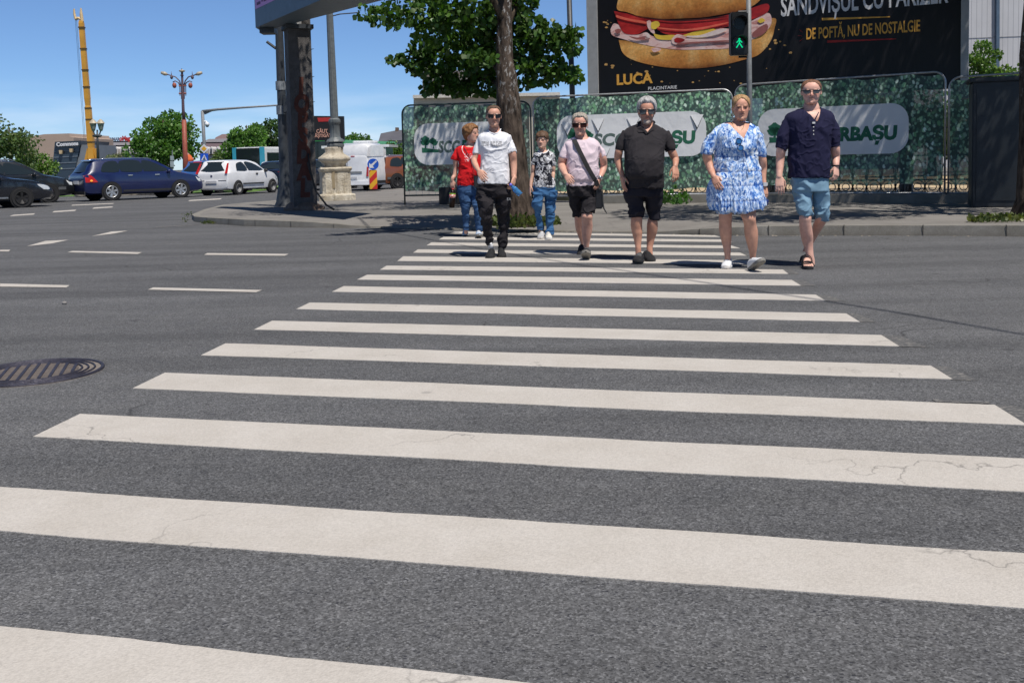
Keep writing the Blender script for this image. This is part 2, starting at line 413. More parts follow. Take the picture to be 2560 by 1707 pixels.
for q in ([(0, 652), (160, 656), (152, 661), (0, 659)], [(352, 661), (602, 667), (588, 672), (340, 666)], [(166, 577), (327, 580), (316, 584), (155, 580)],
          [(476, 582), (663, 584), (654, 588), (469, 586)], [(104, 554), (158, 551.5), (118, 560), (62, 566)], [(256, 532.5), (294, 530.5), (262, 537), (211, 543)],
          [(0, 574.5), (24, 574.5), (20, 578), (0, 578)], [(30, 494), (81, 490.5), (77, 493.5), (22, 497)], [(124, 485.5), (176, 482), (172, 485), (120, 488.5)],
          [(216, 477), (260, 474.5), (257, 477), (212, 480)], [(166, 471), (262, 467), (260, 468.6), (164, 472.8)], [(436, 460), (510, 456), (506, 458.5), (432, 462.5)],
          [(358, 521), (462, 515), (440, 518.5), (356, 523.5)]):
    strip([gd(*p) for p in q], m=WORN if q[0][1] == 521 else PAINT)
u = gp(2440, 1002); strip([gp(2330, 999), gp(2470, 1005), gp(2480, 1010), gp(2340, 1006)], 'worn_road_marking', WORN, .003)
# ---- pavement island: kerb stones along the front, dropped at the crossing
kp = [(440, 503), (446, 509.5), (475, 513.5), (560, 519.5), (640, 522), (720, 523.5), (800, 524), (850, 524), (930, 525), (1000, 527), (1120, 530), (1250, 532.5), (1400, 534.5), (1490, 536), (1560, 538), (1640, 540.5), (1750, 541.5), (1900, 541), (2100, 541.5), (2352, 543.5)]
kh = [.10, .11, .12, .125, .12, .10, .05, .03, .025, .022, .02, .02, .02, .02, .055, .10, .13, .135, .135, .14]
fr = [gd(*p) for p in kp]; e = (fr[-1] - fr[-4]).normalized()
fr += [fr[-1] + e * 4, fr[-1] + e * 30]; kh += [.14, .14]
bk = [gp(479, 547, .0), gp(511, 533), gp(554, 521.5), gp(616, 515), gp(700, 508), gp(800, 500), gp(885, 489), gp(1000, 477)]
loop = bk[::-1] + fr; hs = [.1] * len(bk) + kh
def offs(i, d):
    a = loop[max(i - 1, 0)]; b = loop[min(i + 1, len(loop) - 1)]; t = (b - a).normalized()
    return loop[i] + Vector((-t.y, t.x, 0)) * d
# resample for round corners
rows = [[], [], [], []]
for i in range(len(loop)):
    h = hs[i]
    for r_, (d_, z_) in enumerate(((0, 0.0), (.012, h), (.17, h), (.9, .115))):
        p = offs(i, d_); rows[r_].append((p.x, p.y, z_))
n_ = len(loop)
km = MB()
for r_ in range(2):
    km.add(rows[r_] + rows[r_ + 1], [(i, i + 1, n_ + i + 1, n_ + i) for i in range(n_ - 1)])
def mat_kerb():
    n = N('kerb_stone'); v = n.co()
    col = n.ramp(n.noise(2.4, 6, v, .65), [(.3, (.16, .148, .122)), (.7, (.26, .247, .22))])
    col = n.mix(1, col, n.ramp(n.noise(90, 3, v), [(.3, .75), (.7, 1.2)]), 'MULTIPLY')
    z = n.sep(v)[2]
    col = n.mix(n.math('MULTIPLY', n.ramp(n.math('ADD', n.math('MULTIPLY', z, 8), n.math('MULTIPLY', n.noise(9, 5, v), .7)), [(.2, 1), (.9, 0)]), .55), col, (.11, .095, .075))
    return n.fin(col, .88, n.bump(n.noise(60, 4, v), .4, .006))
KERB = mat_kerb()
struct('kerb', km.mesh(), KERB)
# joints between the kerb stones
jm = MB(); acc = 0
for i in range(len(bk), n_ - 2):
    a, b = loop[i], loop[i + 1]; L = (b - a).length; s_ = (1.0 - acc) if acc else .3
    while s_ < L:
        t = s_ / L; p = a.lerp(b, t); h = hs[i] * (1 - t) + hs[i + 1] * t; tt = (b - a).normalized(); nn = Vector((-tt.y, tt.x, 0))
        q0 = p - nn * .003; q1 = p + nn * .17
        jm.add([(q0.x - tt.x * .006, q0.y - tt.y * .006, 0.002), (q0.x + tt.x * .006, q0.y + tt.y * .006, 0.002), (q0.x + tt.x * .006, q0.y + tt.y * .006, h + .003), (q0.x - tt.x * .006, q0.y - tt.y * .006, h + .003),
                (q1.x + tt.x * .006, q1.y + tt.y * .006, h + .003), (q1.x - tt.x * .006, q1.y - tt.y * .006, h + .003)], [(0, 1, 2, 3), (3, 2, 4, 5)])
        s_ += 1.0
    acc = (L - (s_ - 1.0)) % 1.0 or .01
struct('kerb_joints', jm.mesh(), M('kerb_joint', (.06, .055, .05), .9))
pm = MB(); pm.add(rows[2] + rows[3], [(i, i + 1, n_ + i + 1, n_ + i) for i in range(n_ - 1)])
from mathutils.geometry import tessellate_polygon
far = [Vector((60, 12, .115)), Vector((60, 140, .115)), Vector((-4, 140, .115)), Vector((-3.5, 60, .115))]
ring = [Vector(p) for p in rows[3]] + far
pm.add(ring, [tuple(t) for t in tessellate_polygon([ring])])
struct('pavement', pm.mesh(), PAVE)
# litter of pale flecks in the gutter
gm = MB()
for i in range(150):
    t = random.random(); k = int(len(bk) + 8 + t * 11); a, b = loop[k], loop[k + 1]; s_ = random.random(); p = a.lerp(b, s_) + Vector((random.uniform(-.1, .1), -random.uniform(.02, .14), 0))
    r_ = random.uniform(.006, .022); an = random.random() * 6
    gm.add([(p.x + r_ * cos(an + q), p.y + r_ * sin(an + q) * .7, .004 + .004 * (q > 2)) for q in (0, 1.4, 2.9, 4.3)], [(0, 1, 2, 3)])
tag(struct('gutter_litter', gm.mesh(), M('pale_litter', (.42, .36, .28), .9)), None, None, None, 'stuff')
# cast-iron manhole cover
mc = gp(60, 942); mr = 0
e0 = gp(253, 926); mc = Vector((e0.x - .365, e0.y - .03, 0)); 
mh = thing('manhole_cover', 'round cast iron manhole cover in the asphalt left of the crossing', 'manhole cover', mc, R(18))
IRON = M('cast_iron', (.062, .058, .075), .55, .35, 14, .4, 60, metal=.6)
MUD = M('dry_dirt', (.19, .165, .145), .95, .25, 18)
u = MB(); u.lathe((0, 0, 0), [(.44, .0005), (.435, .006)], 48); u.build('bed', MUD, mh)
u = MB()
for r0, r1 in ((.44, .415), (.385, .37), (.345, .33), (.305, .29)):
    u.rings([[(r * cos(2 * pi * k / 48), r * sin(2 * pi * k / 48), z) for k in range(48)] for r, z in ((r0, .006), (r0 - .004, .014), (r1 + .004, .014), (r1, .006))], False)
for i in range(-4, 5):
    x = i * .062; L = math.sqrt(max(.0, .28 ** 2 - x * x))
    if L > .03: u.box((x - .010, -L, .005), (x + .010, L, .015))
u.build('iron_plate', IRON, mh)
u = MB()
for i in range(-11, 12):
    y_ = i * .024; L = math.sqrt(max(0, .275 ** 2 - y_ * y_)); u.box((-L, y_ - .006, .005), (L, y_ + .006, .0105))
u.build('iron_ribs', M('rusty_iron', (.17, .145, .13), .8, .35, 20, metal=.2), mh)
for o_ in mh.children: o_.scale = (.84, .84, 1)
# ================================================================ people
def mat_skin(name, tone):
    n = N(name); c = n.attr('Col')
    c = n.mix(1, c, n.ramp(n.noise(26, 5, n.co(), .65), [(.25, (.86, .80, .78)), (.75, (1.1, 1.08, 1.06))]), 'MULTIPLY')
    return n.fin(c, n.ramp(n.noise(60, 2), [(.3, .42), (.7, .6)]), n.bump(n.noise(190, 3), .12, .003), Specular_IOR_Level=.35)
SKIN = mat_skin('skin', None)
def mat_hair(name, dark, light, sc=(60, 60, 16)):
    n = N(name); v = n.co(sc)
    c = n.ramp(n.noise(1.6, 4, v, .6), [(.3, dark), (.62, light)])
    return n.fin(c, .55, n.bump(n.noise(2.2, 3, v), .8, .006), Specular_IOR_Level=.3)
def mat_cloth(name, col, var=.08, weave=420, rough=.92, extra=None, bump=.25):
    n = N(name); v = n.co()
    c = n.ramp(n.noise(5, 5, v), [(.25, tuple(x * (1 - var) for x in col)), (.75, tuple(min(1, x * (1 + var)) for x in col))])
    if extra: c = extra(n, v, c)
    h = n.noise(weave, 2, v); nm = n.bump(h, bump, .003); nm = n.bump(n.noise(13, 3, n.co((1.5, 1.5, .7)), .5, 1.2), .12, .02, nm)
    return n.fin(c, rough, nm, Specular_IOR_Level=.2)
GLASSBLK = M('black_frame', (.012, .011, .012), .22, .2, 30, spec=.5)
def mat_lens(name, col, rough=.06):
    n = N(name); return n.fin(col, .16, None, Specular_IOR_Level=.22)
LENS = mat_lens('dark_lens', (.012, .011, .013)); LENSG = mat_lens('grey_lens', (.085, .088, .09)); LENSB = mat_lens('blue_mirror_lens', (.03, .16, .42)); LENSR = mat_lens('brown_lens', (.04, .012, .010))
HEADP = [(.0, .11, .335, .0), (.03, .165, .385, .06), (.07, .20, .41, .12), (.12, .225, .422, .20), (.2, .252, .418, .29), (.28, .272, .42, .35), (.36, .29, .42, .39), (.45, .312, .412, .42),
         (.52, .322, .408, .435), (.58, .328, .418, .445), (.66, .333, .42, .455), (.74, .33, .405, .45), (.82, .31, .365, .42), (.89, .268, .30, .36), (.945, .205, .225, .275), (.982, .12, .13, .16), (1., .04, .045, .05)]
_hp = np.array(HEADP)
def head_prof(z):
    return [np.interp(z, _hp[:, 0], _hp[:, i]) for i in (1, 2, 3)]
def head_pt(z, th, infl=0.0):
    """surface of the skull; th measured from the face round to the sides"""
    w_, f, b = head_prof(z); c = (b - f) / 2; d = (b + f) / 2; e = 2 / 2.25
    s_, q = sin(th), cos(th)
    x = (w_ + infl) * math.copysign(abs(s_) ** e, s_); y = c - (d + infl) * math.copysign(abs(q) ** e, q)
    return x, y
class Fig:
    def __init__(s, label, gx, gy, frames, group='pedestrians on the zebra crossing', voxel=.0042):
        s.o = gp(gx, gy); s.Y = s.o.y + .16; s.fr = frames; s.mpp = s.Y / FPX; s.yaw0 = -math.atan2(s.o.x, s.o.y); s.vox = voxel
        s.root = thing('person', label, 'person', s.o, 0, group)
        s.body = MB(); s.paint = []; s.skin = (.56, .33, .25)
    def P(s, fr, x, y, dy=0.0):
        ox, oy, k = s.fr[fr]
        return at(ox + x * k, oy + y * k, s.Y + dy) - s.o
    def k(s, fr): return s.fr[fr][2] * s.mpp
    def rows(s, mb, rows, shrink=0.0, seg=30, p=2.4, tuck=False):
        rg = []
        for i_, (fr, y, xl, xr, dh, *q) in enumerate(rows):
            dy = q[0] if q else 0.0
            if tuck: shrink = .018 if i_ < 4 else .03
            a = s.P(fr, xl, y, dy); b = s.P(fr, xr, y, dy); c = (a + b) / 2; w_ = max((b - a).length / 2 - shrink, .01); d_ = max(dh - shrink, .01); e = 2 / p; u = (b - a).normalized()
            r = []
            for i in range(seg):
                t = 2 * pi * i / seg; cx = math.copysign(abs(cos(t)) ** e, cos(t)); sy = math.copysign(abs(sin(t)) ** e, sin(t))
                r.append(c + u * (w_ * cx) + Vector((0, d_ * sy, 0)))
            rg.append(r)
        # a few in-between rings so that the outline is a curve, not a polygon
        flat = [tuple(x for v in r for x in v) for r in rg]
        sm = catmull(flat, 4)
        mb.rings([[Vector(q[3 * i:3 * i + 3]) for i in range(seg)] for q in sm])
    def limb(s, mb, pts, flat=1.0, seg=16, rnd=True, grow=0.0):
        P = [tuple(s.P(fr, x, y, *(q[1:2] if len(q) > 1 else ()))) + (q[0] * s.k(fr) + grow,) for fr, x, y, *q in pts]
        sm = catmull(P, 5) if len(P) > 2 else [np.array(p) for p in P]
        mb.tube([Vector(q[:3]) for q in sm], [max(.004, float(q[3])) for q in sm], seg, True, flat, (0, 1, 0), rnd)
    def leg(s, mb, rows, shrink=0.0, dr=1.05):
        """rows (frame, y, xl, xr, dy): a leg or trouser leg read off its outline"""
        s.rows(mb, [(fr, y, xl, xr, (xr - xl) / 2 * s.k(fr) * dr, dy) for fr, y, xl, xr, dy in rows], shrink, 24, 2.1)
    # ---- head: s.HM maps head units (chin 0, crown 1, face towards -y) to the figure
    def head(s, crown, chin, wide, yaw=0, tilt=0, dy=0.0, nose=1.0, fem=False, roll=0, depth=1.0):
        yaw = yaw + s.yaw0; a = s.P(*crown, dy); b = s.P(*chin, dy); h = (a - b).length
        ax = (a - b).normalized(); Hh = h
        ws = (wide * s.k(crown[0])) / (2 * .333 * Hh)
        rot = Matrix.Rotation(roll, 3, 'Y') @ Matrix.Rotation(yaw, 3, 'Z') @ Matrix.Rotation(tilt, 3, 'X')
        S = Matrix.Diagonal((Hh * ws, Hh * .96 * depth, Hh)); m = (rot @ S).to_4x4()
        mid = (a + b) / 2; m.translation = mid - (rot @ S) @ Vector((0, -.0, .5))
        s.HM = m; s.HI = m.inverted(); s.Hh = Hh; mb = s.body
        seg = 40; zs = [q[0] for q in HEADP]; zz = sorted(set(zs + [(zs[i] + zs[i + 1]) / 2 for i in range(len(zs) - 1)]))
        rg = []
        for z in zz:
            r = []
            for i in range(seg):
                th = 2 * pi * i / seg; x, y = head_pt(z, th)
                # eye sockets and cheek bones
                for sx in (-1, 1):
                    d2 = ((x - sx * .15) / .085) ** 2 + ((z - .515) / .055) ** 2
                    if y < -.2: y += .034 * math.exp(-d2)
                    d3 = ((x - sx * .185) / .08) ** 2 + ((z - .42) / .06) ** 2
                    if y < -.15: y -= .014 * math.exp(-d3)
                if y < -.25: y += .012 * math.exp(-((z - .17) / .03) ** 2) * math.exp(-(x / .1) ** 2)
                r.append(m @ Vector((x, y, z)))
            rg.append(r)
        mb.rings(rg)
        T = lambda x, y, z: m @ Vector((x, y, z))
        k_ = Hh
        mb.tube([T(0, -.405, .56), T(0, -.44, .49), T(0, -.485 * (.97 + .03 * nose), .41), T(0, -.49, .375)], [.030 * k_, .036 * k_, .046 * k_ * nose, .044 * k_ * nose], 12, True, 1, None, True)
        for sx in (-1, 1):
            mb.ell(T(sx * .052, -.435, .365), (.036 * k_, .045 * k_, .032 * k_), 10, 7)
            mb.ell(T(sx * .13, -.405, .585), (.085 * k_, .04 * k_, .026 * k_), 10, 7)                    # brow
            mb.ell(T(sx * .15, -.375, .515), (.058 * k_, .04 * k_, .03 * k_), 10, 7)                    # eyelids
            e = Matrix.Rotation(yaw, 3, 'Z') @ Matrix.Rotation(sx * -.45, 3, 'Z') @ Matrix.Rotation(-.15, 3, 'X')
            mb.ell(T(sx * .345, .03, .49), (.022 * k_, .062 * k_, .10 * k_), 12, 8, e)                   # ear
            mb.ell(T(sx * .34, .0, .41), (.022 * k_, .032 * k_, .032 * k_), 8, 6, e)
        mb.tube([T(-.1, -.40, .285), T(-.04, -.432, .293), T(0, -.43, .287), T(.04, -.432, .293), T(.1, -.40, .285)], [.008 * k_, .017 * k_, .018 * k_, .017 * k_, .008 * k_], 8, True, 1, None, True)
        mb.tube([T(-.085, -.40, .235), T(0, -.435, .228), T(.085, -.40, .235)], [.01 * k_, .022 * k_, .01 * k_], 8, True, 1, None, True)
        mb.ell(T(0, -.395, .08), (.075 * k_, .045 * k_, .06 * k_), 10, 7)                              # chin
    def neck(s, pts, flat=1.0): s.limb(s.body, pts, flat)
    def hand(s, W, d, n, side=1, curl=.35, L=.185, spread=1.0, thumb=.5, curls=None):
        """W wrist, d towards the knuckles, n towards the palm; the thumb leaves on side*(d x n)"""
        mb = s.body; W = Vector(W); d = Vector(d).normalized(); n = Vector(n); n = (n - d * n.dot(d)).normalized(); t = d.cross(n) * side
        def ring(c, hw, ht):
            return [c + t * (hw * math.copysign(abs(cos(a)) ** .8, cos(a))) + n * (ht * math.copysign(abs(sin(a)) ** .8, sin(a))) for a in [2 * pi * i / 14 for i in range(14)]]
        mb.rings([ring(W - d * .08 * L, .12 * L, .11 * L), ring(W + d * .06 * L, .145 * L, .10 * L), ring(W + d * .2 * L, .20 * L, .085 * L), ring(W + d * .38 * L, .225 * L, .075 * L), ring(W + d * .5 * L, .215 * L, .06 * L), ring(W + d * .53 * L, .18 * L, .045 * L)])
        for i, (o_, l_) in enumerate(((.165, .41), (.055, .46), (-.058, .42), (-.163, .33))):
            c_ = (curls[i] if curls else curl * (1 + .12 * i)); p = W + d * (.47 + .03 * (i in (1, 2))) * L + t * o_ * L; dd = (d + t * o_ * .35 * spread).normalized(); pts = [p]; ang = c_ * .55
            for q in (.46, .31, .26):
                v = dd * cos(ang) + n * sin(ang); p = p + v * (l_ * L * q); pts.append(p); ang += c_
            mb.tube(pts, [.050 * L, .047 * L, .043 * L, .036 * L], 8, True, 1, None, True)
        b = W + d * .12 * L + t * .13 * L; v1 = (d * .62 + t * .62 * (1 - .5 * thumb) + n * (.25 + .5 * thumb)).normalized(); v2 = (d * .85 + t * .1 + n * (.15 + .45 * thumb)).normalized()
        mb.tube([b, b + v1 * .2 * L, b + v1 * .2 * L + v2 * .16 * L, b + v1 * .2 * L + v2 * .29 * L], [.075 * L, .062 * L, .052 * L, .042 * L], 9, True, 1, None, True)
    def finish_body(s, hair_col=(.1, .07, .05), eyes=True, brow=None, stubble=None, red=0.0, scalp=None, feet=None):
        me = union(s.body, s.vox, 2, .45); co = co_of(me)
        H = np.array(s.HI); hc = co @ H[:3, :3].T + H[:3, 3]
        x, y, z = hc[:, 0], hc[:, 1], hc[:, 2]; ax = np.abs(x)
        s.skin = tuple(min(.8, v * 1.22) for v in s.skin); col = np.tile(np.array(s.skin, np.float32), (len(co), 1))
        nz = fbm(co * 9, 3)[:, None]; col *= 1 + .10 * nz * np.array([.6, 1.0, 1.0])
        inh = (z > -.05) & (z < 1.05) & (ax < .45) & (np.abs(y) < .6)
        def blend(mask, c, k):
            nonlocal col
            m_ = (mask * inh * k)[:, None]; col = col * (1 - m_) + np.array(c, np.float32) * m_
        g = lambda v, c, w_: np.exp(-((v - c) / w_) ** 2)
        fr_ = (y < -.28)
        sk = np.array(s.skin)
        blend(fr_ * g(ax, .2, .1) * g(z, .4, .09), sk * (1.05, .78, .76), .55 + red)              # cheeks
        blend(g(ax, 0, .06) * g(z, .39, .06) * (y < -.42), sk * (1.08, .8, .78), .5 + red)
        blend(fr_ * g(z, .8, .12), sk * (1.06, .92, .9), .4)
        blend(fr_ * g(ax, 0, .085) * g(z, .232, .022), (.42, .17, .14), .75)
        blend(fr_ * g(ax, 0, .085) * g(z, .29, .018), (.40, .17, .14), .65)
        blend(fr_ * (ax < .105) * g(z, .262, .010), (.07, .025, .02), .95)
        blend(fr_ * g(ax, .035, .016) * g(z, .335, .014), (.08, .03, .025), .8)
        blend(fr_ * (ax > .05) * (ax < .24) * g(z - .02 * np.sin(ax * 12), .585, .016), brow or hair_col, .75)
        if eyes:
            blend(fr_ * g(ax, .15, .075) * g(z, .515, .028), sk * .55, .7)
            blend(fr_ * (np.abs(ax - .15) < .062) * (np.abs(z - .513) < .016 * np.sqrt(np.clip(1 - ((ax - .15) / .062) ** 2, 0, 1)) + .002), (.40, .34, .31), .5)
            blend(fr_ * (((ax - .15) / .026) ** 2 + ((z - .513) / .024) ** 2 < 1), (.03, .025, .02), 1.)
            blend(fr_ * (np.abs(ax - .15) < .07) * g(z, .533, .008), (.05, .03, .025), .85)
        if stubble is not None:
            c_, k_, goat, gk = stubble
            reg = ((z < .33) & (z > -.02) & (y < .1) & ~((ax < .1) & (z > .21) & (z < .31))) * 1.0
            blend(reg * (g(z, .12, .16)), c_, k_)
            if goat is not None: blend(fr_ * (ax < .15) * (z < .2) * np.clip((.21 - z) / .04, 0, 1), goat, gk); blend(fr_ * (ax < .16) * g(z, .325, .018), c_, k_ * .9)
        if scalp is not None:
            blend(((z > .5) & (y > -.1)) * 1.0, scalp, .55)
        me.color_attributes.new('Col', 'FLOAT_COLOR', 'POINT')
        a = np.ones((len(co), 4), np.float32); a[:, :3] = np.clip(col, 0, 1); me.color_attributes['Col'].data.foreach_set('color', a.ravel())
        s.bodyo = link('body', me, SKIN, s.root, True); return s.bodyo
    def hair(s, m, line, top=.06, side=.025, tuft=.02, seed=0, back=.12, sc=(9, 9, 5), part=None, fringe=None):
        """line: hairline height by angle from the face (deg: z); thickness in head units"""
        seg, nz = 120, 70; an = sorted(line); zz = [line[a] for a in an]; vs = []
        inf = []
        for j in range(nz):
            z = -.02 + 1.02 * (j / (nz - 1) if j < nz * .6 else .6 + .4 * (1 - (1 - (j / (nz - 1) - .6) / .4) ** 1.8)); z = min(z, 1.0)
            for i in range(seg):
                th = -pi + 2 * pi * i / seg; deg = abs(th) * 180 / pi
                zl = np.interp(deg, an, zz) + .02 * mnoise.noise(Vector((th * 6, seed, 0)))
                if fringe: zl += fringe(th, z)
                cv = min(1, max(0, (z - zl) / .045 + .3))
                thk = side + (top - side) * min(1, max(0, (z - .62) / .3))
                nn = mnoise.noise(Vector((th * sc[0] * .5, z * sc[2], seed))) * tuft + mnoise.noise(Vector((th * sc[0] * 2.2, z * sc[2] * 1.2, seed + 5))) * tuft * .6
                vs.append((z, th, cv * (thk + nn) - (1 - cv) * .05))
        mb = MB(); pts = []
        for z, th, inf_ in vs:
            fi = min(1, max(0, (z - .5) / .47)) ** 1.6 * pi / 2; x, y = head_pt(max(0, min(1, z)), th, inf_ * cos(fi) if inf_ > 0 else inf_)
            zz_ = z + max(0, inf_) * sin(fi)
            
            pts.append(s.HM @ Vector((x, y, zz_)))
        rg = [pts[j * seg:(j + 1) * seg] for j in range(nz)]
        mb.rings(rg); me = mb.mesh()
        return link('hair', me, m, s.root, True)
    def glasses(s, w_=.29, top=.565, bot=.45, lensm=LENS, style='box', name='sunglasses'):
        f = MB(); T = lambda x, y, z: s.HM @ Vector((x, y, z)); yf = -.475; k_ = s.Hh
        def yy(x): return yf + .9 * max(0, abs(x) - .06) ** 2
        n_ = 9
        th = .018 if style != 'sport' else .012
        f.tube([T(-w_ + 2 * w_ * i / n_, yy(-w_ + 2 * w_ * i / n_), top) for i in range(n_ + 1)], th * k_, 8, True, 1, None, True)
        for sx in (-1, 1):
            x0, x1 = .045, w_ - .005; L = [(x0, top), (x1, top), (x1 - .01, bot + .03), (x1 - .05, bot), (x0 + .05, bot), (x0 + .01, bot + .035)]
            if style == 'sport': L = [(x0, top), (x1 + .01, top + .005), (x1, top - .045), (x1 - .07, bot + .02), (x0 + .05, bot + .015), (x0 + .01, bot + .05)]
            if style != 'sport':
                q = [T(sx * a, yy(a) + .002, b) for a, b in L]; f.tube(q + [q[0]], .010 * k_, 6)
            f.tube([T(sx * w_, yy(w_), top - .01), T(sx * (w_ + .045), -.3, top - .015), T(sx * .352, .02, top - .02)], .014 * k_, 6, True, 1, None, True)
        o = f.build('sunglasses' if name == 'sunglasses' else name, GLASSBLK, s.root, True)
        for sx in (-1, 1):
            l = MB(); x0, x1 = .045, w_ - .005; L = [(x0, top), (x1, top), (x1 - .01, bot + .03), (x1 - .05, bot), (x0 + .05, bot), (x0 + .01, bot + .035)]
            if style == 'sport': L = [(x0, top), (x1 + .01, top + .005), (x1, top - .045), (x1 - .07, bot + .02), (x0 + .05, bot + .015), (x0 + .01, bot + .05)]
            l.prism([T(sx * a, yy(a) + .001, b) for a, b in L], (s.HM.to_3x3() @ Vector((0, .012, 0))))
            l.build('lens', lensm, o)
        return o
    def cloth(s, name, mb, m, amp=.006, sc=(9, 9, 7), seed=0.0, sm=5, vox=.0062, cutf=None, extra=None, label=None):
        me = union(mb, vox, sm, .5); co = co_of(me); no = no_of(me)
        q = co * np.array(sc) + seed
        w_ = np.stack([fbm(q * .5 + 3, 2), fbm(q * .5 + 11, 2), fbm(q * .5 + 23, 2)], 1)
        q = q * .8; r = 1 - np.abs(fbm(q + w_ * 1.3, 2)) * 2.2
        d = amp * (r - .55) * 1.5 + amp * .35 * fbm(q * 2.1, 2)
        if extra is not None: d = d + extra(co)
        p = np.stack([co[:, 0] * 8 + co[:, 2] * 7 + seed, co[:, 1] * 9, co[:, 2] * 13 - co[:, 0] * 9], 1)      # sharper drag creases across the body
        cr = np.clip(1 - np.abs(fbm(p + fbm(co * 5 + seed, 2)[:, None] * 1.2, 2)) * 5, 0, 1) ** 1.5 * np.clip(fbm(co * 4 + 31 + seed, 2) * 3 + .55, 0, 1)
        d = d + amp * .75 * cr
        co = co + no * d[:, None]; set_co(me, co)
        if cutf is not None: cut(me, cutf)
        o = link(name, me, m, s.root, True)
        if label: o['label'] = label
        return o
    def shoe(s, toe, wid=.1, L=.28, yaw=0.0, pitch=0.0, up=None, sole=None, heel=None, lift=0.0, collar=.105, lace=None, name='shoe', roll=0.0, T0=None):
        """toe: image point (frame,x,y) under the toe cap on the road"""
        if T0 is None:
            ox, oy, k = s.fr[toe[0]]; T0 = gp(ox + toe[1] * k, oy + toe[2] * k)
        yaw += s.yaw0; F = Vector((sin(yaw), -cos(yaw), 0)); H0 = T0 - F * L * cos(pitch) - s.o
        if heel is not None: H0 = heel - s.o
        B = Matrix.Rotation(yaw, 3, 'Z') @ Matrix.Rotation(-pitch, 3, 'X') @ Matrix.Rotation(roll, 3, 'Y')   # local -y is the toe direction
        tr = lambda x, y, z: H0 + B @ Vector((x, -y, z)) + Vector((0, 0, lift))
        ws = [(0, .30), (.06, .36), (.18, .40), (.35, .40), (.5, .43), (.68, .5), (.82, .48), (.92, .40), (.98, .26), (1.0, .12)]
        hs = [(0, .060), (.05, .085), (.12, collar), (.26, collar * .98), (.36, collar * .93), (.48, .088), (.62, .074), (.78, .062), (.9, .052), (.97, .04), (1.0, .024)]
        mb = MB(); rg = []
        for i in range(23):
            q = i / 22; hw = np.interp(q, *zip(*ws)) * wid; h = np.interp(q, *zip(*hs)); off = .06 * wid * sin(q * pi)
            r = []
            for j in range(16):
                t = 2 * pi * j / 16; cx, cz = cos(t), sin(t); zz = .012 + (h - .012) * (.5 + .5 * math.copysign(abs(cz) ** .75, cz)); tp = 1 - .42 * max(0, cz) ** 1.5
                r.append(tr(hw * math.copysign(abs(cx) ** .8, cx) * tp, q * L, zz))
            rg.append(r)
        mb.rings(rg); o = mb.build(name, up, s.root, True)
        mb = MB(); rg = []
        for i in range(19):
            q = i / 18; hw = np.interp(q, *zip(*ws)) * wid * 1.07; tz = .012 * max(0, (q - .75) / .25) ** 2
            r = [tr(hw * a, q * L * 1.015 - .004, z + tz) for a, z in ((-.92, 0), (.92, 0), (1, .008), (1, .024), (.9, .028), (-.9, .028), (-1, .024), (-1, .008))]
            rg.append(r)
        mb.rings(rg)
        mb.build('sole', sole, o, 'auto')
        if lace is not None:
            mb = MB()
            for q in (.40, .47, .54, .61):
                h = np.interp(q, *zip(*hs)); mb.tube([tr(-.26 * wid, q * L, h - .008), tr(0, q * L - .004, h + .003), tr(.26 * wid, q * L, h - .008)], .0035, 5, True)
            mb.build('laces', lace, o, True)
        return o
def ground_v(s, fr, x, y):
    ox, oy, k = s.fr[fr]; return gp(ox + x * k, oy + y * k)
FA = {'A': (1110, 250, 300 / 2352), 'B': (1110, 420, 300 / 1920)}
FB = {'A': (1380, 230, 340 / 2352), 'B': (1380, 435, 340 / 2221)}
FC = {'A': (1740, 190, 390 / 2352), 'B': (1740, 430, 390 / 2352)}
RUB = M('black_rubber', (.02, .02, .021), .8, .2, 30); WSOLE = M('white_sole', (.62, .60, .57), .7, .1, 30); GSOLE = M('grey_sole', (.20, .19, .17), .8, .3, 40, .4, 90)
BLKSHOE = mat_cloth('black_shoe_mesh', (.022, .022, .024), .2, 500, .8); WHTSHOE = mat_cloth('white_shoe_knit', (.66, .67, .68), .05, 500, .8)
def ell_cut(f, fr, x, y, rx, ry, back=False):
    c = f.P(fr, x, y); a = rx * f.k(fr); b = ry * f.k(fr)
    return lambda co: (((co[:, 0] - c.x) / a) ** 2 + ((co[:, 2] - c.z) / b) ** 2 < 1) & ((co[:, 1] < .17) | back)
def tri_cut(f, fr, pts):
    P = [f.P(fr, *p) for p in pts]
    def fn(co):
        x, z = co[:, 0], co[:, 2]; k = np.ones(len(co), bool)
        sg = []
        for i in range(len(P)):
            a, b = P[i], P[(i + 1) % len(P)]; sg.append((b.x - a.x) * (z - a.z) - (b.z - a.z) * (x - a.x))
        sg = np.stack(sg, 1); return ((sg > 0).all(1) | (sg < 0).all(1)) & (co[:, 1] < .17)
    return fn
def orc(*fs): return lambda co: np.any([q(co) for q in fs], axis=0)
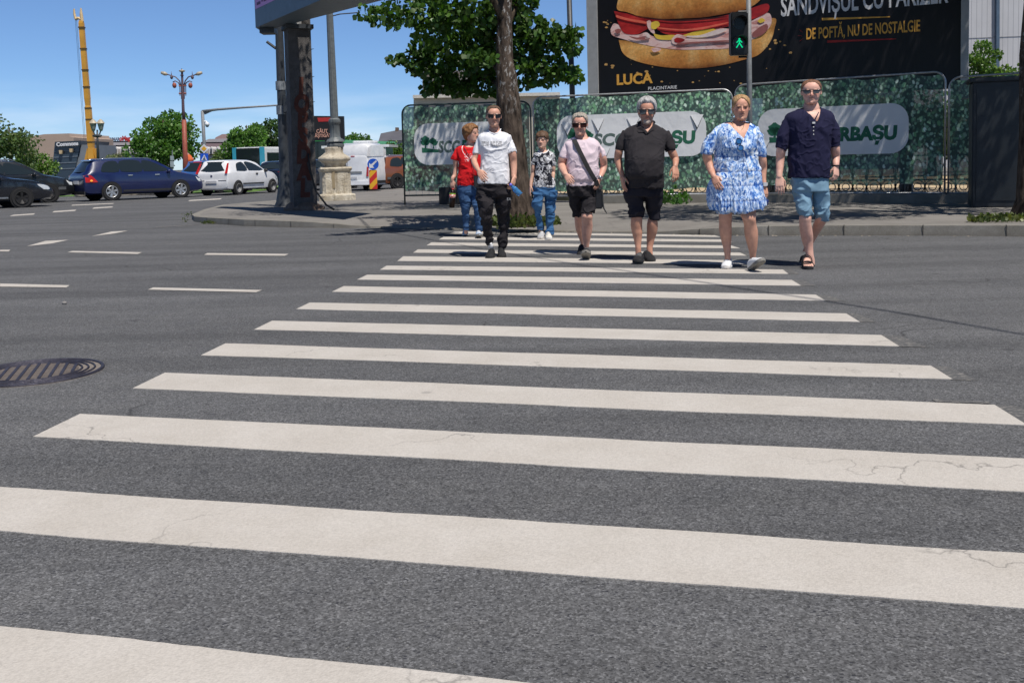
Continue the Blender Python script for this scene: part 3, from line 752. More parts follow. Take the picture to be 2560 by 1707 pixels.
# ---------------------------------------------------------------- man in the white T-shirt
f = Fig('man in white T-shirt, black joggers and dark sunglasses holding a blue water bottle', *[1110 + .15625 * 800, 420 + .15625 * 1440], FA)
f.skin = (.50, .285, .205)
tor = [('A', 585, 885, 1090, .075, .05), ('A', 625, 800, 1170, .09, .045), ('A', 665, 715, 1265, .105, .035), ('A', 720, 670, 1320, .115, .02), ('A', 800, 668, 1310, .122, .01), ('A', 900, 695, 1275, .128, 0), ('A', 1050, 710, 1252, .128, 0), ('A', 1250, 708, 1262, .13, 0), ('A', 1400, 690, 1276, .135, 0), ('A', 1536, 672, 1286, .138, 0), ('B', 205, 546, 1049, .138, 0), ('B', 252, 545, 1047, .136, 0)]
f.rows(f.body, tor[:-1], .012, tuck=True)
sh = MB(); f.rows(sh, tor)
f.limb(sh, [('A', 735, 735, 62, .02), ('A', 690, 850, 74, .02), ('A', 648, 970, 76, .01), ('A', 630, 1062, 74, .0)], rnd=False)
f.limb(sh, [('A', 1255, 735, 66, .02), ('A', 1300, 850, 80, .02), ('A', 1330, 960, 92, .01), ('A', 1346, 1040, 96, .0)], rnd=False)
f.limb(f.body, [('A', 982, 480, 88, .05), ('A', 985, 570, 106, .05), ('A', 985, 620, 125, .05), ('A', 985, 680, 170, .05)], rnd=False)
f.head(('A', 968, 122), ('A', 978, 527), 280, .09, .04, 0)
f.limb(f.body, [('A', 655, 900, 36), ('A', 618, 1080, 54), ('A', 588, 1185, 58, -.02), ('A', 622, 1290, 56, -.12), ('A', 676, 1385, 40, -.22)])
f.limb(f.body, [('A', 1310, 900, 38), ('A', 1345, 1060, 72), ('A', 1362, 1200, 68, .02), ('A', 1372, 1350, 60, 0), ('A', 1372, 1500, 48, -.04), ('B', 1128, 160, 36, -.06)])
w0 = f.P('A', 676, 1385, -.22); f.hand(w0, f.P('A', 735, 1475, -.27) - w0, Vector((.5, .75, -.5)), 1, .35, .185)
w1 = f.P('B', 1128, 150, -.06); f.hand(w1, f.P('B', 1090, 300, -.11) - w1, Vector((-.75, .35, -.2)), 1, .62, .19, thumb=.8)
f.limb(f.body, [('B', 650, 320, 80), ('B', 662, 640, 50, -.12), ('B', 690, 900, 36, -.06), ('B', 728, 1080, 26, 0), ('B', 740, 1200, 22, 0), ('B', 745, 1330, 24, 0)])
f.limb(f.body, [('B', 930, 320, 80), ('B', 955, 640, 50, .03), ('B', 955, 900, 36, .08), ('B', 940, 1100, 26, .09), ('B', 925, 1230, 22, .08), ('B', 930, 1340, 24, .08)])
f.finish_body((.1, .065, .045), False, stubble=((.25, .16, .13), .25, None, 0), red=.12, scalp=(.12, .08, .06))
f.hair(mat_hair('cropped_brown_hair', (.035, .022, .016), (.16, .095, .06)), {0: .86, 25: .875, 42: .80, 60: .66, 80: .55, 100: .60, 125: .36, 180: .16}, .045, .012, .012, 3)
f.glasses(.30, .59, .415)
def ex(n, v, c):
    """three small grey city pictures printed across the chest"""
    x, y, z = n.sep(v); 
    P_ = [f.P('A', a, b) for a, b in ((740, 915), (880, 810), (915, 925), (1010, 812), (1022, 925), (1135, 812), (1150, 920), (1240, 812))]
    tot = None
    for i in range(0, 8, 2):
        a, b = P_[i], P_[i + 1]
        k = n.math('MULTIPLY', n.math('MULTIPLY', n.math('GREATER_THAN', x, a.x), n.math('LESS_THAN', x, b.x)), n.math('MULTIPLY', n.math('GREATER_THAN', z, a.z), n.math('LESS_THAN', z, b.z)))
        k = n.math('MULTIPLY', k, .25 if i == 6 else .85); tot = k if tot is None else n.math('ADD', tot, k)
    tot = n.math('MULTIPLY', tot, n.math('LESS_THAN', y, .15))
    pic = n.ramp(n.noise(42, 5, n.co((1, 1, 1.2)), .7, 1.5), [(.36, (.08, .085, .09)), (.5, (.32, .32, .33)), (.6, (.74, .74, .76))])
    return n.mix(tot, c, pic)
f.cloth('t_shirt', sh, mat_cloth('white_cotton', (.76, .765, .79), .025, 420, .92, ex), .0075, (10, 10, 8), 1, cutf=ell_cut(f, 'A', 985, 575, 112, 92))
mb = MB(); mb.tube([f.P('A', x, y, dy) for x, y, dy in ((868, 578, .02), (880, 615, -.03), (915, 650, -.062), (985, 668, -.078), (1055, 650, -.062), (1095, 612, -.03), (1108, 575, .02))], .009, 8, True); mb.build('collar', mat_cloth('white_rib', (.74, .745, .77), .03), f.root, True)
pt = MB()
f.rows(pt, [('B', 215, 560, 1040, .125), ('B', 300, 538, 1052, .13), ('B', 400, 528, 1072, .13), ('B', 470, 540, 1070, .11)])
f.leg(pt, [('B', 330, 532, 790, 0), ('B', 400, 526, 786, -.02), ('B', 500, 530, 778, -.07), ('B', 600, 543, 776, -.12), ('B', 660, 556, 776, -.14), ('B', 720, 566, 770, -.13), ('B', 800, 582, 752, -.10), ('B', 900, 604, 755, -.06), ('B', 1000, 630, 772, -.02), ('B', 1080, 642, 780, 0), ('B', 1150, 668, 784, 0), ('B', 1235, 690, 790, 0)])
f.leg(pt, [('B', 330, 770, 1068, 0), ('B', 400, 782, 1074, 0), ('B', 500, 798, 1074, .02), ('B', 600, 822, 1070, .03), ('B', 700, 845, 1060, .04), ('B', 800, 860, 1046, .06), ('B', 900, 872, 1040, .08), ('B', 1000, 874, 1036, .09), ('B', 1100, 864, 1026, .09), ('B', 1190, 876, 1016, .08), ('B', 1285, 880, 978, .08)])
BLK = mat_cloth('black_twill', (.020, .018, .021), .2, 300, .8)
o = f.cloth('trousers', pt, BLK, .016, (7, 7, 9), 5, sm=3)
for q in ('EA',):
    me = text_mesh(q, .045, .001, 1, .0008); t = link('printed_letters', me, M('grey_print', (.3, .3, .31), .7), o); t.matrix_local = frame(f.P('B', 1005, 520, -.125), (1, -.25, 0))
f.shoe(('B', 725, 1452), .105, .28, -.12, .0, BLKSHOE, RUB, lace=RUB); f.shoe(('B', 935, 1438), .10, .28, .06, .0, BLKSHOE, RUB, lace=RUB)
mb = MB(); mb.tube([f.P('B', 748, 1190, 0), f.P('B', 752, 1290, .0)], .030, 12); mb.build('sock', M('white_sock', (.6, .6, .6), .9), f.root, True)
mb = MB(); mb.tube([f.P('B', 928, 1230, .08), f.P('B', 930, 1350, .08)], .03, 12); mb.build('sock', M('black_sock', (.02, .02, .02), .9), f.root, True)
white_man = f
# blue water bottle in his hand
bo = thing('water_bottle', 'blue plastic water bottle held low in the hand of the man in white', 'bottle', f.o + f.P('B', 1060, 262, -.11), 0)
T = lambda fr, x, y, dy: f.P(fr, x, y, dy) - f.P('B', 1060, 262, -.11)
def mat_bottle(name, col, tr=.75):
    n = N(name); return n.fin(col, .12, None, Transmission_Weight=tr, IOR=1.2, Coat_Weight=.6)
mb = MB(); a, b = T('B', 1085, 290, -.12), T('B', 1225, 430, -.13)
mb.tube([a, a.lerp(b, .12), a.lerp(b, .3), a.lerp(b, .5), a.lerp(b, .55), a.lerp(b, .6), a.lerp(b, .95), b], [.014, .02, .032, .033, .030, .033, .033, .027], 18); mb.build('bottle_body', mat_bottle('blue_pet', (.10, .36, .72), .6), bo, True)
mb = MB(); c = T('B', 1052, 255, -.12); mb.tube([c, c + (b - a).normalized() * .03], .017, 14); mb.build('cap', M('violet_cap', (.16, .14, .62), .4), bo, True)
# ---------------------------------------------------------------- woman in red
f = Fig('woman in red heart-print T-shirt and blue jeans looking sideways', *[1110 + .15625 * 440, 420 + .15625 * 1115], FA)
f.skin = (.50, .30, .225)
tor = [('A', 850, 425, 585, .065, .04), ('A', 890, 350, 660, .085, .035), ('A', 930, 270, 725, .1, .025), ('A', 980, 235, 748, .108, .01), ('A', 1080, 258, 738, .118, -.005), ('A', 1180, 275, 735, .135, -.01), ('A', 1300, 286, 732, .135, -.01), ('A', 1420, 284, 732, .14, -.01), ('B', 180, 210, 510, .14, 0), ('B', 285, 204, 500, .132, 0)]
f.rows(f.body, tor[:-1], .012, tuck=True); sh = MB(); f.rows(sh, tor)
f.limb(sh, [('A', 300, 965, 62, .02), ('A', 258, 1050, 72, .01), ('A', 220, 1130, 76, 0), ('A', 204, 1178, 76, 0)], rnd=False)
f.limb(sh, [('A', 690, 965, 62, .02), ('A', 715, 1060, 72, .0), ('A', 735, 1160, 72, -.02)], rnd=False)
f.limb(f.body, [('A', 525, 770, 74, .02), ('A', 515, 850, 76, .03), ('A', 505, 930, 100, .04)], rnd=False)
f.head(('A', 508, 495), ('A', 548, 830), 238, 1.05, .0, 0, fem=True)
f.limb(f.body, [('A', 245, 1050, 34), ('A', 222, 1190, 50), ('A', 228, 1330, 46, .02), ('A', 205, 1480, 40, 0), ('B', 140, 160, 30, -.03), ('B', 132, 205, 27, -.03)])
f.limb(f.body, [('A', 720, 1100, 34), ('A', 745, 1280, 46), ('A', 715, 1450, 38, -.1)])
w0 = f.P('B', 132, 200, -.03); f.hand(w0, f.P('B', 135, 300, -.04) - w0, Vector((.35, .9, 0)), 1, .5, .17, thumb=.7)
w0 = f.P('A', 715, 1450, -.1); f.hand(w0, Vector((-.1, -.1, -1)), Vector((-1, 0, 0)), -1, .4, .17)
f.limb(f.body, [('B', 330, 330, 60), ('B', 355, 640, 40, -.03), ('B', 357, 880, 26, 0), ('B', 352, 960, 30, 0), ('B', 350, 1030, 30, 0)]); f.limb(f.body, [('B', 462, 330, 40), ('B', 515, 660, 34, -.07), ('B', 548, 880, 28, 0), ('B', 566, 980, 32, 0), ('B', 572, 1070, 30, 0)])
f.finish_body((.2, .11, .05), True, red=.15)
f.hair(mat_hair('short_auburn_hair', (.075, .030, .012), (.32, .155, .06)), {0: .80, 35: .76, 55: .60, 75: .44, 100: .34, 130: .13, 180: .05}, .10, .085, .05, 11, sc=(7, 7, 6))
def ex(n, v, c):
    """white heart outline and scribbled lettering on the chest"""
    x, y, z = n.sep(v); o_ = f.P('A', 500, 1050); s_ = 1 / (150 * f.k('A'))
    X = n.math('ABSOLUTE', n.math('MULTIPLY', n.math('SUBTRACT', x, o_.x), s_)); Z = n.math('MULTIPLY', n.math('SUBTRACT', z, o_.z), s_)
    zz = n.math('SUBTRACT', Z, n.math('MULTIPLY', n.math('POWER', X, .62), .72)); r = n.math('SQRT', n.math('ADD', n.math('MULTIPLY', X, X), n.math('MULTIPLY', n.math('MULTIPLY', zz, zz), 1.25)))
    k = n.math('LESS_THAN', n.math('ABSOLUTE', n.math('SUBTRACT', r, .92)), .045)
    sq = n.math('LESS_THAN', n.math('ABSOLUTE', n.math('SUBTRACT', n.noise(30, 1, n.co((1, .2, 1)), .5, 1.2), .5)), .028)
    ins = n.math('MULTIPLY', n.math('LESS_THAN', X, .62), n.math('MULTIPLY', n.math('LESS_THAN', Z, -.02), n.math('GREATER_THAN', Z, -1.05)))
    k = n.math('MAXIMUM', k, n.math('MULTIPLY', sq, ins)); k = n.math('MULTIPLY', k, n.math('LESS_THAN', y, .15))
    return n.mix(k, c, (.85, .7, .68))
f.cloth('t_shirt', sh, mat_cloth('red_cotton', (.62, .014, .018), .06, 420, .9, ex), .007, (10, 10, 8), 9, cutf=ell_cut(f, 'A', 505, 855, 110, 75))
pt = MB(); JEAN = mat_cloth('blue_denim', (.038, .085, .185), .35, 260, .9)
f.rows(pt, [('B', 255, 215, 498, .125), ('B', 340, 208, 515, .13), ('B', 430, 225, 522, .115)])
f.leg(pt, [('B', 330, 212, 420, 0), ('B', 450, 236, 440, -.02), ('B', 600, 268, 440, -.03), ('B', 700, 286, 418, -.02), ('B', 800, 300, 410, 0), ('B', 990, 312, 400, 0)])
f.leg(pt, [('B', 330, 400, 520, 0), ('B', 420, 436, 540, -.03), ('B', 560, 442, 562, -.07), ('B', 660, 464, 572, -.07), ('B', 760, 480, 582, -.04), ('B', 860, 498, 602, -.01), ('B', 1010, 516, 618, 0)])
f.cloth('jeans', pt, JEAN, .010, (8, 8, 12), 15, sm=3)
LB = mat_cloth('pale_blue_sneaker', (.42, .50, .62), .08, 500, .8)
f.shoe(('B', 342, 1086), .095, .26, .0, 0, LB, WSOLE, lace=WSOLE); f.shoe(('B', 572, 1135), .10, .26, .08, .16, LB, GSOLE, lace=WSOLE)
red_f = f
cb = thing('cola_bottle', 'dark cola bottle with red and green label held by the woman in red', 'bottle', f.o + f.P('B', 133, 330, -.05), 0)
T = lambda x, y: f.P('B', x, y, -.05) - f.P('B', 133, 330, -.05)
mb = MB(); kk = f.k('B'); pr = [(345, 14), (365, 22), (385, 40), (410, 48), (440, 49), (480, 47), (500, 49), (560, 50), (610, 46), (632, 42), (640, 30)]
xc = lambda y: 140 - (y - 345) * .055
mb.tube([T(xc(y), y) for y, r in pr], [r * kk for y, r in pr], 18); mb.build('bottle_body', mat_lens('cola', (.012, .006, .004), .08), cb, True)
mb = MB(); mb.tube([T(xc(405), 405), T(xc(424), 424)], 50.5 * kk, 18); mb.build('neck_label', M('green_label', (.22, .38, .04), .5), cb, True)
def mat_label():
    n = N('red_label'); return n.fin(n.ramp(n.noise(60, 2, n.co((1, 1, .6))), [(.45, (.55, .02, .02)), (.55, (.62, .5, .45))]), .4)
mb = MB(); mb.tube([T(xc(425), 425), T(xc(480), 480)], 50.5 * kk, 18); mb.build('label', mat_label(), cb, True)
mb = MB(); mb.tube([T(140, 330), T(139, 350)], 16 * kk, 12); mb.build('cap', M('red_cap', (.5, .02, .02), .4), cb, True)
hb = thing('shoulder_bag', 'small dark crossbody bag on a thin strap over the red T-shirt', 'bag', f.o + f.P('B', 525, 200, -.16), 0)
T = lambda fr, x, y, dy: f.P(fr, x, y, dy) - f.P('B', 525, 200, -.16)
mb = MB(); mb.tube([T('A', 385, 905, -.02), T('A', 400, 945, -.095), T('A', 450, 1030, -.13), T('A', 510, 1140, -.15), T('A', 560, 1270, -.158), T('A', 585, 1400, -.165), T('A', 590, 1520, -.165)], .0045, 6); mb.build('strap', RUB, hb)
mb = MB(); p = T('B', 530, 150, -.16); mb.box((p.x - .05, p.y - .03, p.z - .16), (p.x + .09, p.y + .03, p.z + .02)); mb.build('pouch', M('black_leather', (.02, .02, .022), .45, .2, 20, .2, 120), hb, False, .012)
# ---------------------------------------------------------------- boy
f = Fig('boy in black and white patterned T-shirt and blue cargo jeans', *[1110 + .15625 * 1620, 420 + .15625 * 1140], FA, voxel=.004)
f.skin = (.56, .35, .26)
tor = [('A', 985, 1870, 2035, .06, .04), ('A', 1015, 1800, 2100, .075, .035), ('A', 1050, 1755, 2160, .085, .02), ('A', 1100, 1752, 2160, .092, .01), ('A', 1200, 1775, 2130, .098, 0), ('A', 1350, 1778, 2115, .1, 0), ('A', 1480, 1775, 2112, .102, 0), ('B', 170, 1438, 1762, .11, 0), ('B', 250, 1420, 1778, .112, 0), ('B', 312, 1416, 1780, .112, 0)]
f.rows(f.body, tor[:-1], .012, tuck=True); sh = MB(); f.rows(sh, tor)
f.limb(sh, [('A', 1800, 1085, 48, .02), ('A', 1768, 1170, 56, .01), ('A', 1752, 1285, 58, 0)], rnd=False); f.limb(sh, [('A', 2115, 1085, 50, .02), ('A', 2140, 1180, 60, .01), ('A', 2153, 1300, 63, 0)], rnd=False)
f.limb(f.body, [('A', 1940, 900, 62, .02), ('A', 1945, 1000, 64, .03), ('A', 1950, 1060, 90, .04)], rnd=False)
f.head(('A', 1935, 635), ('A', 1912, 945), 216, -.22, .05, 0)
f.limb(f.body, [('A', 1764, 1210, 28), ('A', 1750, 1330, 40), ('A', 1735, 1430, 36, .02), ('B', 1425, 80, 34, .02), ('B', 1398, 200, 28, 0), ('B', 1388, 290, 24, -.02)])
f.limb(f.body, [('A', 2142, 1210, 28), ('A', 2145, 1330, 41), ('A', 2138, 1430, 38, .02), ('B', 1745, 100, 34, .0), ('B', 1737, 200, 26, -.03), ('B', 1735, 230, 24, -.03)])
w0 = f.P('B', 1388, 285, -.02); f.hand(w0, f.P('B', 1368, 390, -.03) - w0, Vector((.9, .3, 0)), 1, .22, .155)
w1 = f.P('B', 1735, 225, -.03); f.hand(w1, f.P('B', 1728, 310, -.06) - w1, Vector((-.8, .5, 0)), -1, .5, .15)
f.limb(f.body, [('B', 1505, 340, 60), ('B', 1485, 620, 28, -.05), ('B', 1505, 780, 22, .02), ('B', 1540, 910, 26, .08), ('B', 1545, 1050, 26, .10)]); f.limb(f.body, [('B', 1690, 340, 60), ('B', 1700, 640, 42, 0), ('B', 1692, 900, 30, 0), ('B', 1685, 1090, 26, 0)])
f.finish_body((.07, .04, .025), True)
f.hair(mat_hair('dark_brown_hair', (.022, .013, .009), (.17, .095, .055)), {0: .68, 30: .70, 50: .60, 70: .52, 95: .56, 120: .3, 180: .12}, .10, .06, .03, 21, sc=(6, 6, 4), fringe=lambda th, z: -.10 * max(0, sin(-th)) * (abs(th) < 1.2))
def ex(n, v, c):
    """collage of black, grey and white newspaper-like shapes"""
    nz_ = n.n('TexNoise'); n.t.links.new(n.co(), nz_.inputs['Vector']); nz_.inputs['Scale'].default_value = 12
    w_ = n.mix(.22, n.co((1, .5, 1.1), rot=(.2, .1, .5)), nz_.outputs['Color'], 'ADD'); cell = n.n('TexVoronoi'); n.t.links.new(w_, cell.inputs['Vector']); cell.inputs['Scale'].default_value = 19
    tone = n.ramp(n.sep(cell.outputs['Color'])[0], [(.0, (.02, .022, .032)), (.28, (.03, .032, .045)), (.32, (.3, .3, .31)), (.55, (.62, .62, .64)), (1, (.74, .74, .75))])
    ink = n.ramp(n.noise(26, 5, n.co((1.2, .6, 1)), .65, 1.8), [(.40, (.03, .03, .04)), (.47, (.5, .5, .5)), (.53, (1, 1, 1)), (.62, (1.25, 1.25, 1.25))])
    q = n.mix(.85, tone, ink, 'MULTIPLY')
    return q
o = f.cloth('t_shirt', sh, mat_cloth('newsprint_cotton', (.6, .6, .6), .05, 420, .9, ex), .007, (10, 10, 8), 25, cutf=ell_cut(f, 'A', 1950, 985, 92, 62))
mb = MB(); mb.tube([f.P('A', x, y, dy) for x, y, dy in ((1858, 985, .02), (1870, 1015, -.025), (1905, 1040, -.05), (1950, 1052, -.058), (2000, 1038, -.05), (2030, 1012, -.025), (2045, 980, .02))], .009, 8, True); mb.build('collar', mat_cloth('white_rib', (.74, .745, .77), .03), f.root, True)
pt = MB(); JEAN2 = mat_cloth('mid_blue_denim', (.045, .125, .265), .3, 260, .9)
f.rows(pt, [('B', 285, 1425, 1772, .095), ('B', 380, 1416, 1786, .1), ('B', 440, 1420, 1786, .09)])
f.leg(pt, [('B', 370, 1416, 1600, 0), ('B', 470, 1416, 1592, -.03), ('B', 560, 1406, 1580, -.07), ('B', 620, 1408, 1570, -.08), ('B', 680, 1428, 1556, -.05), ('B', 760, 1452, 1556, 0), ('B', 850, 1470, 1585, .05), ('B', 985, 1496, 1596, .08)])
f.leg(pt, [('B', 370, 1595, 1786, 0), ('B', 470, 1608, 1784, 0), ('B', 560, 1616, 1778, 0), ('B', 680, 1628, 1776, 0), ('B', 800, 1634, 1768, 0), ('B', 900, 1630, 1756, 0), ('B', 1060, 1626, 1752, 0)])
for x, y in ((1490, 430), (1745, 430)):
    p = f.P('B', x, y, 0); pt.box((p.x - .05, p.y - .105, p.z - .075), (p.x + .05, p.y - .02, p.z + .055))
f.cloth('cargo_jeans', pt, JEAN2, .015, (7, 7, 11), 31, sm=3)
WG = mat_cloth('grey_white_sneaker', (.45, .45, .46), .25, 200, .8)
f.shoe(('B', 1540, 1142), .098, .25, -.12, .0, WG, WSOLE, lace=WSOLE); f.shoe(('B', 1682, 1157), .1, .25, .05, 0, mat_cloth('cream_sneaker', (.62, .60, .54), .06, 300, .8), WSOLE, lace=WSOLE)
# ---------------------------------------------------------------- woman in pale pink
f = Fig('woman in pale pink T-shirt and black shorts with short grey hair and big sunglasses', *[1380 + .15308 * 565, 435 + .15308 * 1330], FB)
f.skin = (.54, .31, .235)
tor = [('A', 775, 410, 620, .07, .04), ('A', 805, 330, 710, .09, .035), ('A', 850, 258, 795, .105, .025), ('A', 910, 225, 835, .115, .01), ('A', 1000, 245, 818, .13, 0), ('A', 1100, 262, 806, .15, -.01), ('A', 1200, 258, 806, .152, -.01), ('A', 1300, 250, 815, .155, -.01), ('A', 1400, 248, 822, .16, -.01), ('A', 1500, 245, 800, .16, -.01), ('B', 130, 234, 742, .152, 0), ('B', 192, 231, 735, .148, 0)]
f.rows(f.body, tor[:-1], .012, tuck=True); sh = MB(); f.rows(sh, tor)
f.limb(sh, [('A', 285, 905, 60, .02), ('A', 240, 1000, 72, .01), ('A', 205, 1090, 76, 0), ('A', 193, 1140, 76, 0)], rnd=False); f.limb(sh, [('A', 775, 905, 60, .02), ('A', 825, 1000, 66, .01), ('A', 862, 1090, 66, 0), ('A', 874, 1125, 66, 0)], rnd=False)
f.limb(f.body, [('A', 488, 680, 90, .05), ('A', 505, 770, 106, .045), ('A', 512, 860, 160, .05)], rnd=False)
f.head(('A', 485, 385), ('A', 482, 745), 250, -.06, .10, 0, fem=True)
f.limb(f.body, [('A', 220, 1020, 42), ('A', 185, 1150, 74), ('A', 168, 1260, 72, .02), ('A', 192, 1350, 62, -.1), ('A', 236, 1430, 44, -.2)])
f.limb(f.body, [('A', 848, 1010, 40), ('A', 882, 1140, 62), ('A', 895, 1270, 62, .05), ('A', 870, 1390, 52, 0), ('A', 826, 1480, 38, -.06), ('B', 770, 100, 36, -.07)])
w0 = f.P('A', 236, 1430, -.2); f.hand(w0, f.P('A', 285, 1505, -.25) - w0, Vector((.55, .7, -.45)), 1, .3, .175)
w1 = f.P('B', 772, 95, -.07); f.hand(w1, f.P('B', 745, 180, -.09) - w1, Vector((-.7, .6, 0)), -1, .4, .165)
f.leg(f.body, [('B', 250, 340, 450, 0), ('B', 500, 350, 460, .03), ('B', 640, 360, 470, .06), ('B', 720, 366, 492, .08), ('B', 800, 372, 492, .12), ('B', 900, 386, 496, .16), ('B', 1000, 420, 502, .22), ('B', 1120, 464, 512, .27), ('B', 1200, 468, 512, .28)])
f.leg(f.body, [('B', 250, 560, 690, 0), ('B', 400, 545, 680, -.02), ('B', 520, 520, 665, -.06), ('B', 610, 495, 655, -.095), ('B', 690, 478, 666, -.11), ('B', 760, 492, 658, -.1), ('B', 850, 492, 663, -.07), ('B', 950, 490, 652, -.05), ('B', 1050, 500, 630, -.04), ('B', 1130, 512, 612, -.03), ('B', 1200, 518, 604, -.02)])
f.finish_body((.2, .17, .14), False, red=.2)
f.hair(mat_hair('short_grey_hair', (.09, .07, .055), (.50, .45, .38)), {0: .84, 30: .85, 50: .74, 70: .54, 95: .58, 125: .28, 180: .14}, .085, .035, .035, 31, sc=(9, 9, 6))
f.glasses(.325, .59, .385, LENSR)
for sx in (-1, 1):
    mb = MB(); mb.ell(f.HM @ Vector((sx * .355, -.01, .36)), (.007, .007, .012), 8, 6); mb.build('earring', M('silver', (.7, .7, .7), .2, .05, 5, metal=.9), f.root, True)
f.cloth('t_shirt', sh, mat_cloth('pale_pink_cotton', (.70, .58, .63), .03), .0075, (10, 10, 8), 41, cutf=ell_cut(f, 'A', 515, 765, 120, 66))
pt = MB(); f.rows(pt, [('B', 165, 238, 740, .145), ('B', 280, 232, 756, .15), ('B', 370, 248, 752, .13)])
f.leg(pt, [('B', 280, 234, 500, 0), ('B', 400, 270, 500, .01), ('B', 500, 292, 494, .03), ('B', 600, 316, 484, .05), ('B', 705, 332, 474, .07)]); f.leg(pt, [('B', 280, 490, 756, 0), ('B', 380, 492, 746, -.02), ('B', 460, 488, 730, -.05), ('B', 560, 478, 712, -.09), ('B', 635, 474, 692, -.105)])
f.cloth('shorts', pt, BLK, .011, (8, 8, 8), 45, sm=3)
f.shoe(('B', 568, 1388), .11, .265, -.02, .34, BLKSHOE, GSOLE, heel=ground_v(f, 'B', 562, 1392) + Vector((0, .02, 0)), lace=RUB)
f.shoe(('B', 468, 1322), .1, .265, -.05, -.25, BLKSHOE, WSOLE, T0=ground_v(f, 'B', 468, 1322), lift=.02)
mb = MB(); p = f.P('B', 780, 68, -.075); q = (f.P('A', 826, 1480, -.06) - f.P('A', 870, 1390, 0)).normalized(); mb.tube([p - q * .012, p + q * .012], .034, 16); mb.build('wristwatch', M('silver', (.7, .7, .7), .2), f.root, True)
bg_ = thing('leather_bag', 'black leather shoulder bag with a wide strap across the pale pink T-shirt', 'bag', f.o + f.P('B', 770, 300, -.1), 0)
T = lambda fr, x, y, dy: f.P(fr, x, y, dy) - f.P('B', 770, 300, -.1)
BAGL = M('black_bag_leather', (.016, .016, .018), .38, .3, 14, .3, 90)
mb = MB(); pts = [T('A', 368, 800, .05), T('A', 385, 830, -.06), T('A', 420, 900, -.135), T('A', 470, 1010, -.155), T('A', 530, 1130, -.176), T('A', 600, 1270, -.182), T('A', 670, 1400, -.185), T('A', 735, 1510, -.178), T('B', 715, 110, -.165), T('B', 745, 200, -.15)]
for i in range(len(pts) - 1): mb.bar(pts[i], pts[i + 1], .052, .005, (0, 1, 0))
mb.build('strap', RUB, bg_)
a = [T('B', x, y, -.12) for x, y in ((728, 240), (800, 232), (828, 300), (836, 560), (800, 572), (700, 572), (706, 420))]; mb = MB(); mb.prism(a, (0, .09, 0)); mb.build('bag_body', BAGL, bg_, False, .012)
mb = MB()
for i in range(14):
    p = T('B', 790 + random.uniform(-22, 26), 215 + random.uniform(-20, 34), -.13); mb.ell(p, (.012, .012, .016), 8, 6)
mb.tube([T('B', 826, 290, -.125), T('B', 832, 440, -.128), T('B', 845, 560, -.128), T('B', 892, 640, -.125)], [.008, .008, .01, .008], 6)
mb.build('fringe', M('dark_fringe', (.05, .05, .05), .6, .5, 60), bg_)
# ---------------------------------------------------------------- man in black polo
f = Fig('grey haired bearded man in black polo shirt and black shorts, one hand in his pocket', *[1380 + .15308 * 1500, 435 + .15308 * 1440], FB)
f.skin = (.46, .245, .17)
tor = [('A', 545, 1520, 1740, .085, .06), ('A', 585, 1400, 1850, .105, .05), ('A', 640, 1290, 1945, .125, .035), ('A', 710, 1232, 2000, .14, .02), ('A', 800, 1235, 1990, .155, .0), ('A', 900, 1245, 1965, .17, -.02), ('A', 1020, 1255, 1948, .185, -.04), ('A', 1150, 1260, 1945, .2, -.06), ('A', 1300, 1255, 1932, .205, -.065), ('A', 1450, 1252, 1928, .2, -.06), ('B', 90, 1215, 1816, .185, -.04), ('B', 170, 1225, 1820, .178, -.035), ('B', 228, 1240, 1820, .174, -.03)]
f.rows(f.body, tor[:-2], .012, tuck=True); sh = MB(); f.rows(sh, tor)
f.limb(sh, [('A', 1290, 700, 78, .02), ('A', 1230, 820, 86, .01), ('A', 1185, 930, 82, 0), ('A', 1170, 1005, 76, 0)], rnd=False); f.limb(sh, [('A', 1945, 700, 80, .02), ('A', 2000, 820, 92, .01), ('A', 2035, 930, 94, 0), ('A', 2050, 1025, 86, -.01)], rnd=False)
f.limb(f.body, [('A', 1640, 500, 108, .06), ('A', 1640, 600, 128, .05), ('A', 1640, 700, 165, .05)], rnd=False)
f.head(('A', 1640, 122), ('A', 1635, 565), 272, .03, .06, 0, nose=1.12)
f.limb(f.body, [('A', 1195, 890, 44), ('A', 1158, 1030, 70), ('A', 1142, 1160, 66, .03), ('A', 1172, 1310, 56, 0), ('A', 1212, 1430, 44, -.03), ('B', 1150, 60, 46, -.04)])
f.limb(f.body, [('A', 2020, 890, 44), ('A', 2075, 1040, 74), ('A', 2132, 1160, 62, 0), ('A', 2135, 1240, 50, -.07), ('A', 2128, 1290, 42, -.1)])
w0 = f.P('B', 1150, 40, -.04); f.hand(w0, f.P('B', 1160, 140, -.06) - w0, Vector((.85, .3, 0)), 1, .25, .19)
w1 = f.P('A', 2128, 1285, -.1); f.hand(w1, f.P('A', 2140, 1420, -.14) - w1, Vector((-.35, .9, 0)), -1, .4, .195, spread=1.3)
f.leg(f.body, [('B', 250, 1260, 1420, 0), ('B', 550, 1300, 1450, 0), ('B', 720, 1292, 1474, 0), ('B', 820, 1284, 1472, .01), ('B', 900, 1294, 1474, .02), ('B', 960, 1306, 1474, .02), ('B', 1050, 1330, 1466, .02), ('B', 1150, 1352, 1456, .01), ('B', 1210, 1360, 1456, 0), ('B', 1340, 1362, 1458, 0)])
f.leg(f.body, [('B', 250, 1560, 1740, 0), ('B', 600, 1600, 1720, .05), ('B', 740, 1572, 1722, .07), ('B', 790, 1556, 1726, .07), ('B', 850, 1549, 1728, .08), ('B', 950, 1548, 1716, .1), ('B', 1050, 1545, 1682, .12), ('B', 1150, 1545, 1656, .12), ('B', 1220, 1545, 1642, .11), ('B', 1330, 1548, 1648, .1)])
